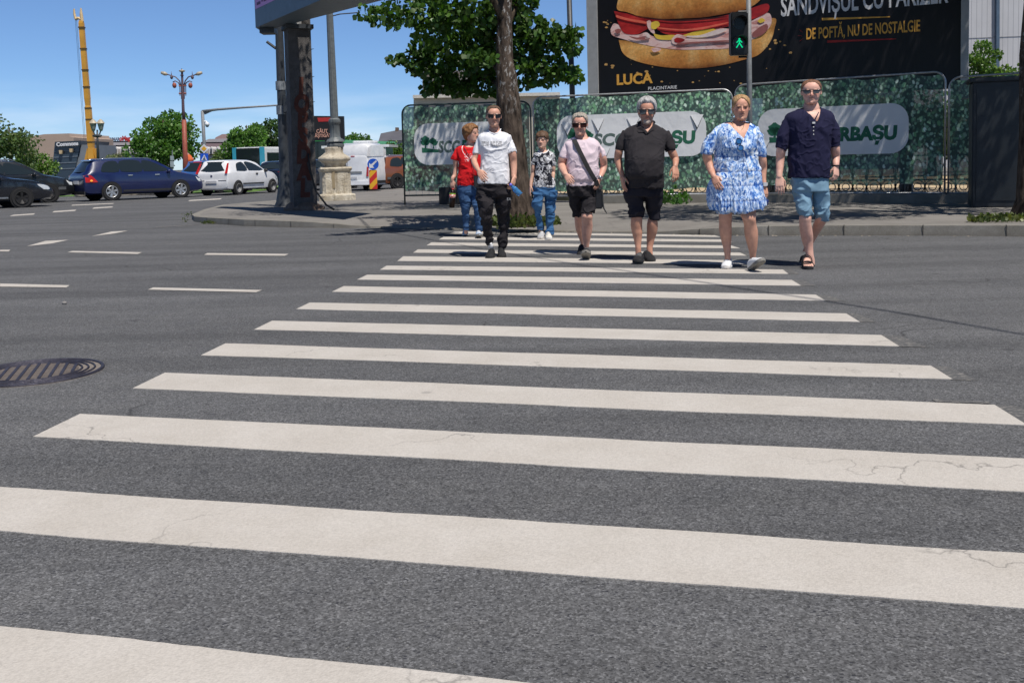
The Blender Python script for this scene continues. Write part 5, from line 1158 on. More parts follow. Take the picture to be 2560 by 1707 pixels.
    # posts stand in low feet
    ft = MB(); ft.box((L - .12, -.35, 0), (L + .12, .35, .1)); ft.build('foot_block', M('concrete_foot', (.2, .2, .19), .9), rt, False, .02)
# ---- low wall, hedge strip and wrought-iron park fence behind
off = Vector((.42, .9, 0)).normalized()
lw = MB()
ln = [FENCE[1] + Vector((.9, -1.15, 0)), FENCE[2] + Vector((-.55, -1.1, 0)), FENCE[3] + Vector((-.6, -.9, 0)), FENCE[4] + Vector((-.5, -.8, 0))]
ln = [Vector((p.x, p.y, PZ)) for p in ln]
for i in range(3): lw.bar(ln[i] + Vector((0, 0, .07)), ln[i + 1] + Vector((0, 0, .07)), .16, .20)
o = tag(lw.build('park_edging', KERB, None, False, 0), 'low concrete edging along the foot of the site fence', 'edging')
IRONF = M('black_wrought_iron', (.012, .012, .014), .5, .3, 20)
iron = thing('iron_fence', 'ornate black wrought iron park fence seen below the site fence cloth', 'fence', FENCE[2] + Vector((.15, .9, 0)), 0)
seg = [(FENCE[1] + Vector((.6, 1.0, 0))), FENCE[2] + Vector((.25, 1.0, 0)), FENCE[3] + Vector((.3, 1.0, 0)), FENCE[4] + Vector((.3, 1.0, 0))]
base = iron.location.copy(); rails = MB(); orn = MB(); plin = MB()
for i in range(3):
    a, b = seg[i] - base, seg[i + 1] - base; u = (b - a).normalized(); L = (b - a).length
    for z in (.10, .40, .92, 1.5): rails.bar(a + Vector((0, 0, z)), b + Vector((0, 0, z)), .03, .03)
    plin.bar(a + Vector((0, 0, .04)), b + Vector((0, 0, .04)), .3, .08)
    n_ = int(L / .30)
    for j in range(n_):
        c = a + u * (j + .5) * L / n_
        for z0, z1 in ((.10, .40),):
            orn.bar(a + u * j * L / n_ + Vector((0, 0, .06)), a + u * j * L / n_ + Vector((0, 0, 1.65)), .018, .018)
        for r_ in (.145, .08): orn.tube([c + u * (r_ * cos(t)) + Vector((0, 0, .25 + r_ * sin(t))) for t in [2 * pi * q / 12 for q in range(13)]], .010, 4)
        orn.tube([c + u * (.13 * cos(t)) + Vector((0, 0, .42 + .42 * sin(t))) for t in [pi * q / 10 for q in range(11)]], .011, 4)
rails.build('rail', IRONF, iron); orn.build('scrollwork', IRONF, iron); plin.build('plinth', M('dark_mossy_plinth', (.03, .034, .022), .95, .5, 6), iron)
SAND = M('sandy_ground', (.47, .36, .22), .95, .2, 2)
mb = MB(); q = [seg[0] + Vector((.3, 1.2, .012)), seg[1] + Vector((.2, 1.2, .012)), seg[2] + Vector((.2, 1.2, .012)), seg[3] + Vector((.2, 1.0, .012)), Vector((26, 30, PZ + .012)), Vector((5, 60, PZ + .012)), Vector((0, 50, PZ + .012))]
mb.poly(q); struct('sandy_ground', mb.mesh(), SAND)
# ---- dark utility cabinet, right
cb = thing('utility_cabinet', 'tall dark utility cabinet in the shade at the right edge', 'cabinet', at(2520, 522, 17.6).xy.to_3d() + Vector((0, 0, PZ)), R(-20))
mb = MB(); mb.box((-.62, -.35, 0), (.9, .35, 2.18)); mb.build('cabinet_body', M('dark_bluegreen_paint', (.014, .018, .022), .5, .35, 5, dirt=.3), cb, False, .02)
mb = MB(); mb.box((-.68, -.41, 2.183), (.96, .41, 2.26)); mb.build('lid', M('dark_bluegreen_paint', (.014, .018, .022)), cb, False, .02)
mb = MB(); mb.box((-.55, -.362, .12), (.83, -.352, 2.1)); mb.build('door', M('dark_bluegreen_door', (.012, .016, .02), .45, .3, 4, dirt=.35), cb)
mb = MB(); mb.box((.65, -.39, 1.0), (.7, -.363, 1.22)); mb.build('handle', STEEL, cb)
# ---- big sandwich billboard
p0 = at(1497, 205, 27.5); p1 = at(2402, 100, 23.6)
BD = (Vector((p1.x, p1.y, 0)) - Vector((p0.x, p0.y, 0))); BL = BD.length; bu = BD.normalized()
bb = thing('advertising_billboard', 'huge dark billboard advertising a sandwich above the site fence', 'billboard', (p0.x, p0.y, PZ), math.atan2(bu.y, bu.x))
kb = lambda px_, py_: None
def bpt(x, y):
    """point on the poster plane seen at image point x,y -> local (u, z)"""
    d = ray(x, y); nrm = Vector((bu.y, -bu.x, 0)); t = nrm.dot(Vector((p0.x, p0.y, 0)) - Vector((0, 0, CH))) / nrm.dot(d); q = Vector((0, 0, CH)) + d * t
    return ((q - Vector((p0.x, p0.y, 0))).dot(bu), q.z - PZ)
zlo = bpt(1515, 232)[1] - .35; ztop = zlo + 4.6
mb = MB(); mb.box((0, 0, zlo), (BL, .12, ztop)); mb.build('poster', M('black_poster', (.0045, .0042, .0065), .45, .25, 2, spec=.4), bb)
WFR = M('pale_grey_frame', (.36, .37, .38), .5, .12, 6, dirt=.15)
for x0, x1 in ((-.30, -.002), (BL + .002, BL + .17)):
    mb = MB(); mb.box((x0, -.06, zlo - .25), (x1, .3, ztop)); mb.build('side_frame', WFR, bb)
mb = MB(); mb.box((-.3, -.07, ztop), (BL + .17, .3, ztop + .2)); mb.build('top_frame', WFR, bb)
for x in (1.2, BL * .5, BL - 1.2):
    mb = MB(); mb.tube([(x, .35, 0), (x, .35, zlo + 2)], .16, 12); mb.build('support_post', DSTEEL, bb)
def art(name, px_, mat_, lay, parent=None, sm=8):
    """flat printed shape from an outline on the photograph; layers a few millimetres apart"""
    q = catmull(px_ + [px_[0]], 6)[:-1] if sm else px_
    u = MB(); pts = [bpt(*p) for p in q]; cx = sum(p[0] for p in pts) / len(pts); cz = sum(p[1] for p in pts) / len(pts)
    from mathutils.geometry import tessellate_polygon as tp
    v = [Vector((a, -.004 * lay, b)) for a, b in pts]; u.add(v, [tuple(t) for t in tp([v])])
    o = u.build(name, mat_, bb); return o
zy = lambda y: bpt(1650, y)[1]
def mat_bun(y0, y1, y2, k=1.0):
    n = N('printed_bun'); v = n.co()
    c = n.ramp(n.noise(1.6, 5, v, .6), [(.3, (.58, .24, .05)), (.52, (.80, .42, .12)), (.72, (.92, .68, .32))])
    c = n.mix(1, c, n.ramp(n.noise(16, 4, v, .7), [(.3, .72), (.7, 1.18)]), 'MULTIPLY')
    # the picture's own modelling of the roll: browned lower rim, pale floury crown
    z = n.sep(v)[2]; t = n.n('MapRange'); n.t.links.new(n.math('ADD', z, n.math('MULTIPLY', n.noise(2.5, 4, v), .22)), t.inputs[0]); t.inputs[1].default_value = zy(y0) + .11; t.inputs[2].default_value = zy(y2) + .11
    g = n.ramp(t.outputs[0], [(0, (.30, .17, .09)), (.18, (.72, .55, .42)), (.5, (1.02, .98, .94)), (.8, (1.12, 1.12, 1.12)), (1, (.7, .6, .5))])
    return n.fin(n.mix(1, c, g, 'MULTIPLY'), .5)
def mat_ham():
    n = N('printed_ham'); v = n.co(); c = n.ramp(n.noise(2.2, 4, n.co((.7, 1, 2.4)), .6, 1.5), [(.34, (.60, .25, .22)), (.48, (.88, .58, .54)), (.7, (.94, .74, .70))]); return n.fin(c, .5)
def mat_tom():
    n = N('printed_tomato'); c = n.ramp(n.noise(1.5, 4, n.co((1, 1, 2))), [(.35, (.28, .012, .014)), (.6, (.62, .03, .03)), (.75, (.75, .08, .05))]); return n.fin(c, .4)
BUN = mat_bun(176, 140, 95); BUN2 = mat_bun(52, 20, -60); HAM = mat_ham(); TOM = mat_tom(); MUS = M('printed_mustard', (.92, .60, .07), .5, .2, 3); CRUMB = M('printed_crumb', (.62, .36, .12), .6, .3, 5)
Z4 = lambda L_: [(1450 + x * .2551, y * .2551) for x, y in L_]
art('printed_bun', Z4([(380, 395), (420, 520), (520, 590), (700, 640), (900, 668), (1150, 672), (1400, 640), (1600, 590), (1750, 540), (1860, 420), (1905, 290), (1890, 180), (1500, 330), (900, 430)]), BUN, 2)
art('printed_ham', Z4([(300, 290), (335, 235), (400, 260), (440, 320), (560, 345), (650, 320), (720, 360), (900, 370), (1100, 330), (1330, 280), (1500, 280), (1700, 200), (1830, 130), (1875, 165), (1870, 250), (1800, 330), (1690, 390), (1500, 470), (1250, 485), (980, 490), (760, 465), (560, 425), (420, 385), (320, 350)]), HAM, 3)
art('printed_tomato', Z4([(335, 112), (480, 140), (700, 190), (1000, 200), (1300, 180), (1600, 110), (1830, 40), (1840, 120), (1700, 190), (1440, 265), (1150, 320), (960, 350), (820, 330), (720, 270), (640, 300), (560, 340), (440, 330), (380, 240)]), TOM, 4)
art('printed_ham', Z4([(655, 215), (690, 205), (720, 270), (735, 330), (700, 320), (665, 270)]), HAM, 5)
art('printed_mustard', Z4([(700, 225), (760, 210), (785, 250), (740, 290), (700, 280)]), MUS, 6)
art('printed_mustard', Z4([(720, 330), (800, 350), (900, 345), (1000, 350), (1150, 305), (1300, 285), (1340, 310), (1300, 350), (1180, 380), (1000, 375), (890, 395), (760, 385)]), MUS, 5)
art('printed_ham', Z4([(900, 385), (960, 340), (1080, 370), (1250, 385), (1460, 370), (1460, 420), (1200, 430), (1000, 445), (910, 430)]), HAM, 6)
art('printed_ham_fold', Z4([(925, 390), (960, 372), (1030, 392), (985, 420), (935, 418)]), TOM, 7)
art('printed_ham_fold', Z4([(1690, 330), (1760, 270), (1830, 240), (1840, 290), (1780, 350), (1700, 370)]), M('printed_dark_ham', (.36, .12, .11), .5), 5)
art('printed_mustard', Z4([(1740, 210), (1780, 180), (1815, 205), (1770, 230)]), MUS, 6)
art('printed_bun', Z4([(395, -60), (365, 90), (470, 125), (620, 175), (800, 190), (1000, 185), (1200, 175), (1420, 140), (1640, 90), (1780, -10), (1800, -140), (1600, -300), (1100, -380), (600, -280)]), BUN2, 6)
for q, c_ in (([(700, 480), (760, 470), (800, 490), (730, 515)], HAM), ([(480, 355), (560, 372), (640, 362), (690, 385), (600, 395), (520, 380)], M('printed_dark_ham', (.42, .15, .13), .5)), ([(620, 330), (660, 325), (690, 350), (680, 385), (640, 380), (655, 352)], M('printed_pale_ham', (.9, .72, .68), .5)), ([(960, 425), (1200, 410), (1440, 398), (1455, 408), (1200, 425), (980, 440)], M('printed_dark_ham', (.42, .15, .13), .5)), ([(1050, 355), (1180, 348), (1330, 300), (1420, 285), (1440, 300), (1340, 345), (1200, 372), (1060, 368)], M('printed_pale_ham', (.9, .72, .68), .5)), ([(345, 300), (380, 285), (405, 300), (395, 325), (360, 330)], M('printed_dark_ham', (.42, .15, .13), .5)), ([(760, 270), (1000, 290), (1200, 270), (1430, 225), (1440, 235), (1200, 290), (1000, 305), (780, 285)], M('printed_bright_tomato', (.85, .16, .10), .4)), ([(360, 150), (480, 185), (640, 215), (640, 235), (470, 205), (365, 175)], M('printed_bright_tomato', (.85, .16, .10), .4)), ([(500, 150), (800, 205), (1000, 214), (1300, 192), (1460, 160), (1300, 178), (1000, 198), (800, 190)], M('printed_dark_gap', (.06, .008, .008), .5))):
    art('printed_detail', Z4(q), c_, 8)
for i in range(46):
    x, y = random.choice([(random.uniform(1510, 1660), random.uniform(150, 215)), (random.uniform(1650, 1930), random.uniform(165, 215)), (random.uniform(1915, 1990), random.uniform(60, 140)), (random.uniform(1508, 1530), random.uniform(50, 80))])
    r = random.choice([.6, .8, 1.2, 2.2, 3.2]); art('printed_crumb', [(x + r * 1.6 * cos(t) * random.uniform(.7, 1.2), y + r * sin(t)) for t in (0, 1.1, 2.3, 3.3, 4.4, 5.4)], CRUMB, 1, sm=0)
def btext(txt, x, y, hpx, wpx, col, bold=.0, lay=2):
    a = bpt(x, y); b = bpt(x, y - hpx); c = bpt(x + wpx, y); me = text_mesh(txt, 1, .0008, 1, bold); co = co_of(me); cap = .70
    s_ = (b[1] - a[1]) / cap; sx = (c[0] - a[0]) / (co[:, 0].max() - co[:, 0].min())
    me.transform(Matrix.Diagonal((sx, s_, 1, 1))); o = link('printed_letters', me, col, bb); o.matrix_local = Matrix(((1, 0, 0, a[0]), (0, 0, -1, -.004 * lay), (0, 1, 0, a[1]), (0, 0, 0, 1)))
ORG = M('printed_orange', (.82, .42, .07), .6, .06, 3); WHI = M('printed_white', (.8, .8, .82), .6, .05, 3); RED = M('printed_red', (.42, .02, .02), .6)
btext('LUCA', 1541, 212.5, 25, 90, ORG, .035); btext('PLACINTARIE', 1620, 226, 8, 72, WHI, .01)
btext('SANDVIȘUL CU PARIZER', 1952, 41, 48, 418, WHI, .022); btext('DE POFTĂ, NU DE NOSTALGIE', 2015, 99, 27, 284, ORG, .018)
for x0, y0, x1, y1, c in ((2055, 52, 2225, 43, ORG), (2068, 108, 2240, 98, RED)):
    a, b = bpt(x0, y0), bpt(x1, y1); mb = MB(); mb.poly([(a[0], -.008, a[1]), (b[0], -.008, b[1] - .01), (b[0], -.008, b[1] + .01), (a[0], -.008, a[1] + .06)]); mb.build('printed_stroke', c, bb)
for x0, y0, x1, y1 in ((1999, 75, 2007, 82), (1995, 90, 2005, 91), (1999, 104, 2007, 98)):
    a, b = bpt(x0, y0), bpt(x1, y1); mb = MB(); mb.bar((a[0], -.006, a[1]), (b[0], -.006, b[1]), .003, .03, (0, 1, 0)); mb.build('printed_stroke', RED, bb)
# ---- pedestrian light on its pole
tl = gp(1868, 520, PZ); tl = Vector((at(1876, 500, 21.3).x, 21.3, PZ))
tr_ = thing('traffic_light', 'black pedestrian light showing a green walking figure on a grey pole', 'traffic light', tl)
L_ = lambda x, y, dy=0: at(x, y, tl.y + dy) - tl
mb = MB(); a = L_(1871, -60); mb.tube([(0, 0, 0), (a.x * .5, 0, a.z * .5), (a.x, 0, a.z)], [.062, .055, .05], 14); mb.build('pole', GREYP, tr_, True)
HOUS = M('black_signal_plastic', (.009, .009, .010), .4, .2, 20)
a, b = L_(1824, 33), L_(1868, 139); c = (a + b) / 2; sw = (b.x - a.x) / 2; shh = (a.z - b.z) / 2
mb = MB(); mb.box((c.x - sw, -.12, c.z - shh), (c.x + sw, .12, c.z + shh)); mb.build('signal_housing', HOUS, tr_, False, .025)
for zz in (a.z + .02, b.z - .03):
    mb = MB(); mb.tube([(c.x, .0, zz - .04 * (zz > c.z)), (c.x, 0, zz), (0, 0, zz)], .022, 8); mb.build('bracket', HOUS, tr_)
for zc in (c.z + shh * .47, c.z - shh * .45):
    r = sw * .80; hd = MB(); o_ = []; i_ = []
    mb = MB(); mb.tube([(c.x - .01, -.122, zc), (c.x - .01, -.128, zc)], r * .9, 24); mb.build('signal_lens', M('dark_lens_glass', (.006, .007, .008), .2), tr_)
    n_ = 20; rg = []
    for q in range(n_ + 1):
        t = -.35 + (pi + .7) * q / n_; rg.append([(c.x - .01 + rr * cos(t), y, zc + rr * sin(t)) for rr, y in ((r, -.12), (r * 1.02, -.36 + .12 * (1 - sin(max(0, min(pi, t))))), (r * .93, -.36 + .12 * (1 - sin(max(0, min(pi, t))))), (r * .92, -.12))])
    hd.rings(rg, True); hd.build('visor', HOUS, tr_, 'auto')
def mat_emit(name, col, s_):
    n = N(name); return n.fin((0, 0, 0), .5, None, Emission_Color=(*col, 1), Emission_Strength=s_)
mb = MB(); zc = c.z - shh * .45; s_ = sw * .62; q = lambda x, z: (c.x - .012 + x * s_, -.131, zc + z * s_)
fig = MB()
fig.bar(q(.02, .05), q(-.55, -.85), .02, .2 * s_, (0, 1, 0)); fig.bar(q(-.02, .05), q(.58, -.85), .02, .2 * s_, (0, 1, 0)); fig.bar(q(0, -.05), q(0, .5), .02, .42 * s_, (0, 1, 0))
fig.bar(q(-.1, .5), q(-.5, .08), .02, .17 * s_, (0, 1, 0)); fig.bar(q(.1, .5), q(.5, .08), .02, .17 * s_, (0, 1, 0)); fig.tube([q(0, .72), tuple(Vector(q(0, .72)) + Vector((0, -.012, 0)))], .18 * s_, 12)
fig.build('walking_figure', mat_emit('green_lamp', (.0, .75, .30), .9), tr_)
# ---- slim dark pole behind the fence
pl = Vector((at(1434, 226, 29).x, 29, PZ)); o = thing('tall_dark_pole', 'slim dark steel pole between the tree and the billboard', 'pole', pl)
t = at(1421, -60, 29) - pl; mb = MB(); mb.tube([(0, 0, 0), (t.x, 0, t.z)], [.085, .075], 12); mb.build('shaft', DSTEEL, o, True)
mb = MB(); zb_ = (at(1432, 106, 29) - pl).z; mb.box((t.x * .7 - .1, -.11, zb_ - .16), (t.x * .7 + .02, -.06, zb_)); mb.build('plate', WFR, o)
# ---- elevated advertising panel on a concrete pillar
PY = 22.9; pb = gp(752, 527, PZ); pb = Vector((at(755, 520, PY).x, PY, PZ))
pi_ = thing('pillar_billboard', 'advertising panel raised on a graffiti marked square pillar at the corner', 'billboard', pb)
Q = lambda x, y, dy=0: at(x, y, PY + dy) - pb
def mat_pillar():
    n = N('concrete_pillar'); v = n.co(); c = n.ramp(n.noise(4, 6, v, .7), [(.3, (.06, .055, .055)), (.7, (.13, .12, .115))])
    c = n.mix(1, c, n.ramp(n.noise(55, 4, v, .75), [(.35, .6), (.65, 1.25)]), 'MULTIPLY')
    # chain-link wrap: fine crossing wires
    x, y, z = n.sep(v); u = n.math('ADD', x, y); k1 = n.math('ABSOLUTE', n.math('SUBTRACT', n.math('FRACT', n.math('MULTIPLY', n.math('ADD', u, z), 14)), .5)); k2 = n.math('ABSOLUTE', n.math('SUBTRACT', n.math('FRACT', n.math('MULTIPLY', n.math('SUBTRACT', u, z), 14)), .5))
    wv = n.math('MULTIPLY', n.math('LESS_THAN', n.math('MINIMUM', k1, k2), .05), n.math('GREATER_THAN', z, 1.3)); c = n.mix(n.math('MULTIPLY', wv, .6), c, (.03, .03, .033))
    return n.fin(c, .9, n.bump(n.noise(40, 4, v, .7), .6, .02))
PIL = mat_pillar()
b0, b1, b2 = Q(729, 515), Q(744, 528), Q(784, 520); t0, t1, t2 = Q(711, 36), Q(724, 45), Q(768, 50)
ang = R(22)
hw = .26; zt = t1.z + .35
mb = MB(); c0 = (b1.x + b2.x) / 2 - .09; lean = ((t1.x + t2.x) / 2 - (b1.x + b2.x) / 2)
def sq(cx, z, h, g_): 
    return [(cx + (x * cos(g_) - y * sin(g_)) * h, .25 + (x * sin(g_) + y * cos(g_)) * h, z) for x, y in ((-1, -1), (1, -1), (1, 1), (-1, 1))]
mb.rings([sq(c0 + lean * i / 24 + .006 * mnoise.noise(Vector((i, 0, 0))), zt * i / 24, hw * (1.02 - .02 * i / 24) + .006 * mnoise.noise(Vector((i * 2, 5, 0))), ang) for i in range(25)])
po = mb.build('pillar', PIL, pi_)
# graffiti sprayed down the front face
GRAF = M('rust_red_spray', (.085, .026, .017), .9, .4, 8)
fx = Vector((cos(ang), sin(ang), 0)); fn_ = Vector((sin(ang), -cos(ang), 0))
def gpos(u, z): 
    return Vector((c0 + lean * z / zt, .25, z)) + fn_ * (hw + .012) + fx * u
gl = ['1', 'O', 'P', 'S', 'D', 'A', 'L']
for i, ch in enumerate(gl):
    me = text_mesh(ch, .55, .002, .75, .035, .1, 'CENTER'); t = link('sprayed_letter', me, GRAF, po); z = Q(760, 238 + i * 42).z
    p = gpos(-.02, z); t.matrix_local = Matrix(((fx.x, 0, fn_.x, p.x), (fx.y, 0, fn_.y, p.y), (0, 1, 0, p.z), (0, 0, 0, 1)))
mb = MB(); p = Q(742, 65); 
for (u, z, w_, h_) in ((-.06, p.z - .05, .22, .2),):
    q = gpos(u, z); mb.add([q - fx * w_ / 2, q + fx * w_ / 2, q + fx * w_ / 2 + Vector((0, 0, h_)), q - fx * w_ / 2 + Vector((0, 0, h_ * .9))], [(0, 1, 2, 3)])
mb.build('torn_sticker', M('pale_sticker', (.42, .42, .42), .8, .3, 20), pi_)
# climbing rungs and barbs on the right-hand edge
mb = MB()
for yy in (124, 193, 256):
    p = Q(770 + (yy - 124) * .02, yy); mb.tube([p, p + Vector((.14, -.02, .01)), p + Vector((.01, 0, -.04))], .01, 5)
mb.build('climbing_spike', DSTEEL, pi_)
mb = MB(); c_ = [Vector((c0 + .18, .1, .35)), Vector((c0 + .32, -.05, .62)), Vector((c0 + .45, -.12, .25)), Vector((c0 + .7, -.2, .01)), Vector((c0 + .85, -.25, .0))]
mb.tube([Vector((c0 + .2, .0, 1.3)), Vector((c0 + .24, -.02, .9)), Vector((c0 + .36, -.1, .45)), Vector((c0 + .6, -.15, .12)), Vector((c0 + .78, -.2, .012))], .022, 7); mb.build('cable', RUB, pi_, True)
# broken concrete collar round the foot
mb = MB(); mb.rings([[(c0 + r_ * cos(t) * (1 + .25 * mnoise.noise(Vector((cos(t) * 2, sin(t) * 2, z * 9)))), .22 + r_ * .8 * sin(t), z) for t in [2 * pi * k / 26 for k in range(26)]] for r_, z in ((.46, -.01), (.44, .05), (.39, .11), (.33, .17), (.27, .2))]); mb.build('base_mound', M('rusty_rubble', (.15, .105, .08), .95, .5, 9, .5, 30), pi_)
# the panel box: far end left, running back to the right over the pavement
T = lambda x, y, dy: at(x, y, PY + dy) - pb
za = Q(640, 60).z
A0 = T(640, 72, -1.2); A1 = T(672, 72, -.4)
e0 = Vector((T(639, 60, -.9).x, -.9, 0)); e1 = Vector((T(727, 40, -1.7).x + .9, -2.4, 0))
zb0 = at(639, 70, PY + .4).z; zz0 = zb0 - PZ
F0, F1, B0, B1 = [Vector((q.x - pb.x, q.y - pb.y, 0)) for q in (gp(639, 70, zb0), gp(787, 7, zb0), gp(655, 80, zb0), gp(919, 11, zb0))]
F1 = F0 + (F1 - F0) * 1.9; B1 = B0 + (B1 - B0) * 1.35
zb0 = zz0; f0 = F0
mb = MB(); mb.prism([Vector((p.x, p.y, zb0)) for p in (F0, F1, B1, B0)], (0, 0, 2.9)); mb.build('panel_box', M('slate_blue_panel', (.085, .125, .165), .5, .15, 4, dirt=.15), pi_)
u_ = (F1 - F0).normalized(); nn = Vector((u_.y, -u_.x, 0))
if nn.dot(Vector((0, -1, 0))) < 0: nn = -nn
zk = at(643, 25, PY + .4).z - PZ - zb0
mb = MB(); g0, g1 = F0 + u_ * .06, F1 - u_ * .2; mb.add([g0 + nn * .006 + Vector((0, 0, zb0 + zk)), g1 + nn * .006 + Vector((0, 0, zb0 + zk)), g1 + nn * .006 + Vector((0, 0, zb0 + 2.8)), g0 + nn * .006 + Vector((0, 0, zb0 + 2.8))], [(0, 1, 2, 3)]); mb.build('pink_poster', M('pink_poster', (.60, .25, .56), .5, .06, 3), pi_)
for u0, u1, z0 in ((.2, .45, .10), (.55, .63, .13), (.72, 1.5, .11)):
    mb = MB(); mb.bar(F0 + u_ * u0 + nn * .012 + Vector((0, 0, zb0 + zk + z0)), F0 + u_ * u1 + nn * .012 + Vector((0, 0, zb0 + zk + z0)), .004, .06, (0, 0, 1)); mb.build('printed_bar', M('dark_violet_ink', (.1, .03, .12), .6), pi_)
mb = MB(); mb.box((c0 + lean - .30, -.1, zb0 - .10), (c0 + lean + .32, .56, zb0 - .006), ang); mb.build('head_bracket', DSTEEL, pi_)
mb = MB(); mb.box((f0.x + .08, f0.y + .02, zb0 - .12), (f0.x + .42, f0.y + .4, zb0 - .006)); mb.build('lamp_box', DSTEEL, pi_)
# ---- dark tapered pole beside the pillar
PY2 = 25.6; pp = Vector((at(714, 515, PY2).x, PY2, PZ)); o = thing('dark_mast', 'dark steel mast with flared foot beside the graffiti pillar', 'pole', pp)
Q = lambda x, y: at(x, y, PY2) - pp
t = Q(696, 20); h_ = t.z
pr = [(.30, 0), (.24, .12), (.20, .35), (.165, .55), (.14, .78), (.135, .80), (.125, 1.6), (.115, 3), (.10, h_)]
mb = MB(); mb.rings([[(t.x * z / h_ + r * cos(2 * pi * k / 12), r * sin(2 * pi * k / 12), z) for k in range(12)] for r, z in pr]); mb.build('mast_shaft', DSTEEL, o, 'auto')
mb = MB(); p = Q(690, 122); q = Q(667, 105); mb.tube([p, q], .035, 8); mb.build('bracket_arm', DSTEEL, o)
for yy in (215, 276):
    mb = MB(); c_ = Q(702 + (yy - 215) * .03, yy); mb.tube([c_ - Vector((0, 0, .11)), c_ + Vector((0, 0, .11))], .130, 14); mb.build('sticker_band', M('grey_band', (.22, .24, .26), .7), o)
mb = MB(); p = Q(714, 262); mb.box((p.x - .02, -.24, p.z - .22), (p.x + .16, -.08, p.z + .2)); mb.build('junction_box', DSTEEL, o, False, .02)
# ---- fluted lamp post on a weathered stone pedestal
PY3 = 29.4; pd = Vector((at(839, 495, PY3).x, PY3, PZ)); o = thing('stone_lamp_post', 'tall grey fluted lamp post standing on a weathered cream stone pedestal', 'lamp post', pd)
Q = lambda x, y: at(x, y, PY3) - pd
def mat_stone():
    n = N('weathered_stone'); v = n.co(); c = n.ramp(n.noise(3, 6, v, .65), [(.28, (.38, .32, .23)), (.55, (.60, .54, .43)), (.75, (.72, .68, .59))])
    st = n.ramp(n.noise(2.4, 6, n.co((3, 3, .5)), .7), [(.5, 0), (.66, 1)]); c = n.mix(n.math('MULTIPLY', st, .6), c, (.20, .15, .09))
    z = n.sep(v)[2]; up = n.ramp(n.math('ADD', n.math('MULTIPLY', z, .35), n.math('MULTIPLY', n.noise(5, 5, v), .25)), [(.55, 0), (.75, 1)]); c = n.mix(n.math('MULTIPLY', up, .55), c, (.24, .20, .16))
    return n.fin(c, .92, n.bump(n.noise(14, 6, v, .7), .8, .05))
STONE = mat_stone()
s1 = (Q(872, 480).x - Q(797, 480).x) / 2
def sqr(w_, z, ch=.0, rot=R(18)):
    return [((x * cos(rot) - y * sin(rot)) * w_, (x * sin(rot) + y * cos(rot)) * w_, z) for x, y in ((-1, -.8), (-.8, -1), (.8, -1), (1, -.8), (1, .8), (.8, 1), (-.8, 1), (-1, .8))]
z = lambda y: Q(839, y).z
mb = MB(); mb.rings([sqr(w_, zz) for w_, zz in ((.53, 0), (.53, z(488)), (.51, z(485)), (.415, z(484)), (.41, z(455)), (.41, z(430)), (.44, z(427)), (.46, z(422)), (.43, z(418)))])
me = mb.mesh(); bm = bmesh.new(); bm.from_mesh(me); bmesh.ops.subdivide_edges(bm, edges=bm.edges[:], cuts=3, use_grid_fill=True)
for v in bm.verts: v.co += v.co.normalized() * .02 * mnoise.noise(v.co * 5)
bm.to_mesh(me); bm.free(); link('pedestal', me, STONE, o)
mb = MB(); rg = []
for r_, yy in ((.36, 418), (.33, 411), (.40, 405), (.47, 400), (.46, 394), (.41, 391), (.30, 385), (.26, 380), (.27, 372), (.27, 368)):
    rg.append([(r_ * cos(t) * (1 + .06 * mnoise.noise(Vector((cos(t) * 2, sin(t) * 2, yy)))), r_ * sin(t), z(yy)) for t in [2 * pi * k / 28 for k in range(28)]])
mb.rings(rg); mb.build('stone_urn', STONE, o, True)
for dx in (-.16, .02):
    mb = MB(); mb.box((dx - .05, -.435, .35), (dx + .05, -.405, .95), R(0)); mb.build('carved_panel', M('dark_stone_niche', (.33, .26, .16), .9), o)
LGREY = M('grey_green_cast_iron', (.13, .145, .15), .5, .25, 10, dirt=.3)
mb = MB(); lx = lambda yy: Q(839 - (367 - yy) * .045, yy).x
pr = [(.25, 368), (.26, 362), (.20, 357), (.27, 355), (.25, 350), (.17, 346), (.155, 343), (.14, 312), (.16, 310), (.18, 305), (.17, 299), (.12, 296), (.115, 200), (.10, 40), (.095, -60)]
mb.rings([[(lx(yy) + r_ * (1 - .09 * (k % 2)) * cos(2 * pi * k / 24), r_ * (1 - .09 * (k % 2)) * sin(2 * pi * k / 24), z(yy)) for k in range(24)] for r_, yy in pr]); mb.build('fluted_shaft', LGREY, o, 'auto')
mb = MB(); mb.tube([Q(818, 44), Q(850, 36), Q(900, 32)], .018, 6); mb.build('cable', DSTEEL, o)
# ---- keep-left bollard sign
PY4 = 39; ps = Vector((at(934, 477, PY4).x, PY4, PZ - .1)); o = thing('arrow_bollard', 'blue round arrow sign on a red and yellow striped bollard by the white van', 'traffic sign', ps)
Q = lambda x, y: at(x, y, PY4) - ps
mb = MB(); mb.lathe((0, 0, 0), [(.45, 0), (.42, .06), (.2, .12)], 20); mb.build('rubber_foot', RUB, o)
def mat_hatch():
    n = N('red_yellow_hatch'); x, y, z = n.sep(n.co()); k = n.math('GREATER_THAN', n.math('FRACT', n.math('MULTIPLY', n.math('SUBTRACT', z, n.math('MULTIPLY', x, 1.0)), 2.1)), .5); return n.fin(n.mix(k, (.55, .025, .02), (.75, .40, .02)), .5)
z0 = Q(934, 474).z; z1 = Q(934, 425).z; w_ = .15
mb = MB(); mb.box((-w_, -.05, z0), (w_, .05, z1)); mb.build('striped_post', mat_hatch(), o, False, .02)
mb = MB(); c_ = Q(933, 411); r_ = .22; mb.tube([(c_.x, -.06, c_.z), (c_.x, -.03, c_.z)], r_, 28); mb.build('sign_disc', M('sign_blue', (.012, .09, .50), .4), o)
mb = MB(); q = lambda x, zz: (c_.x + x, -.064, c_.z + zz); s_ = .13
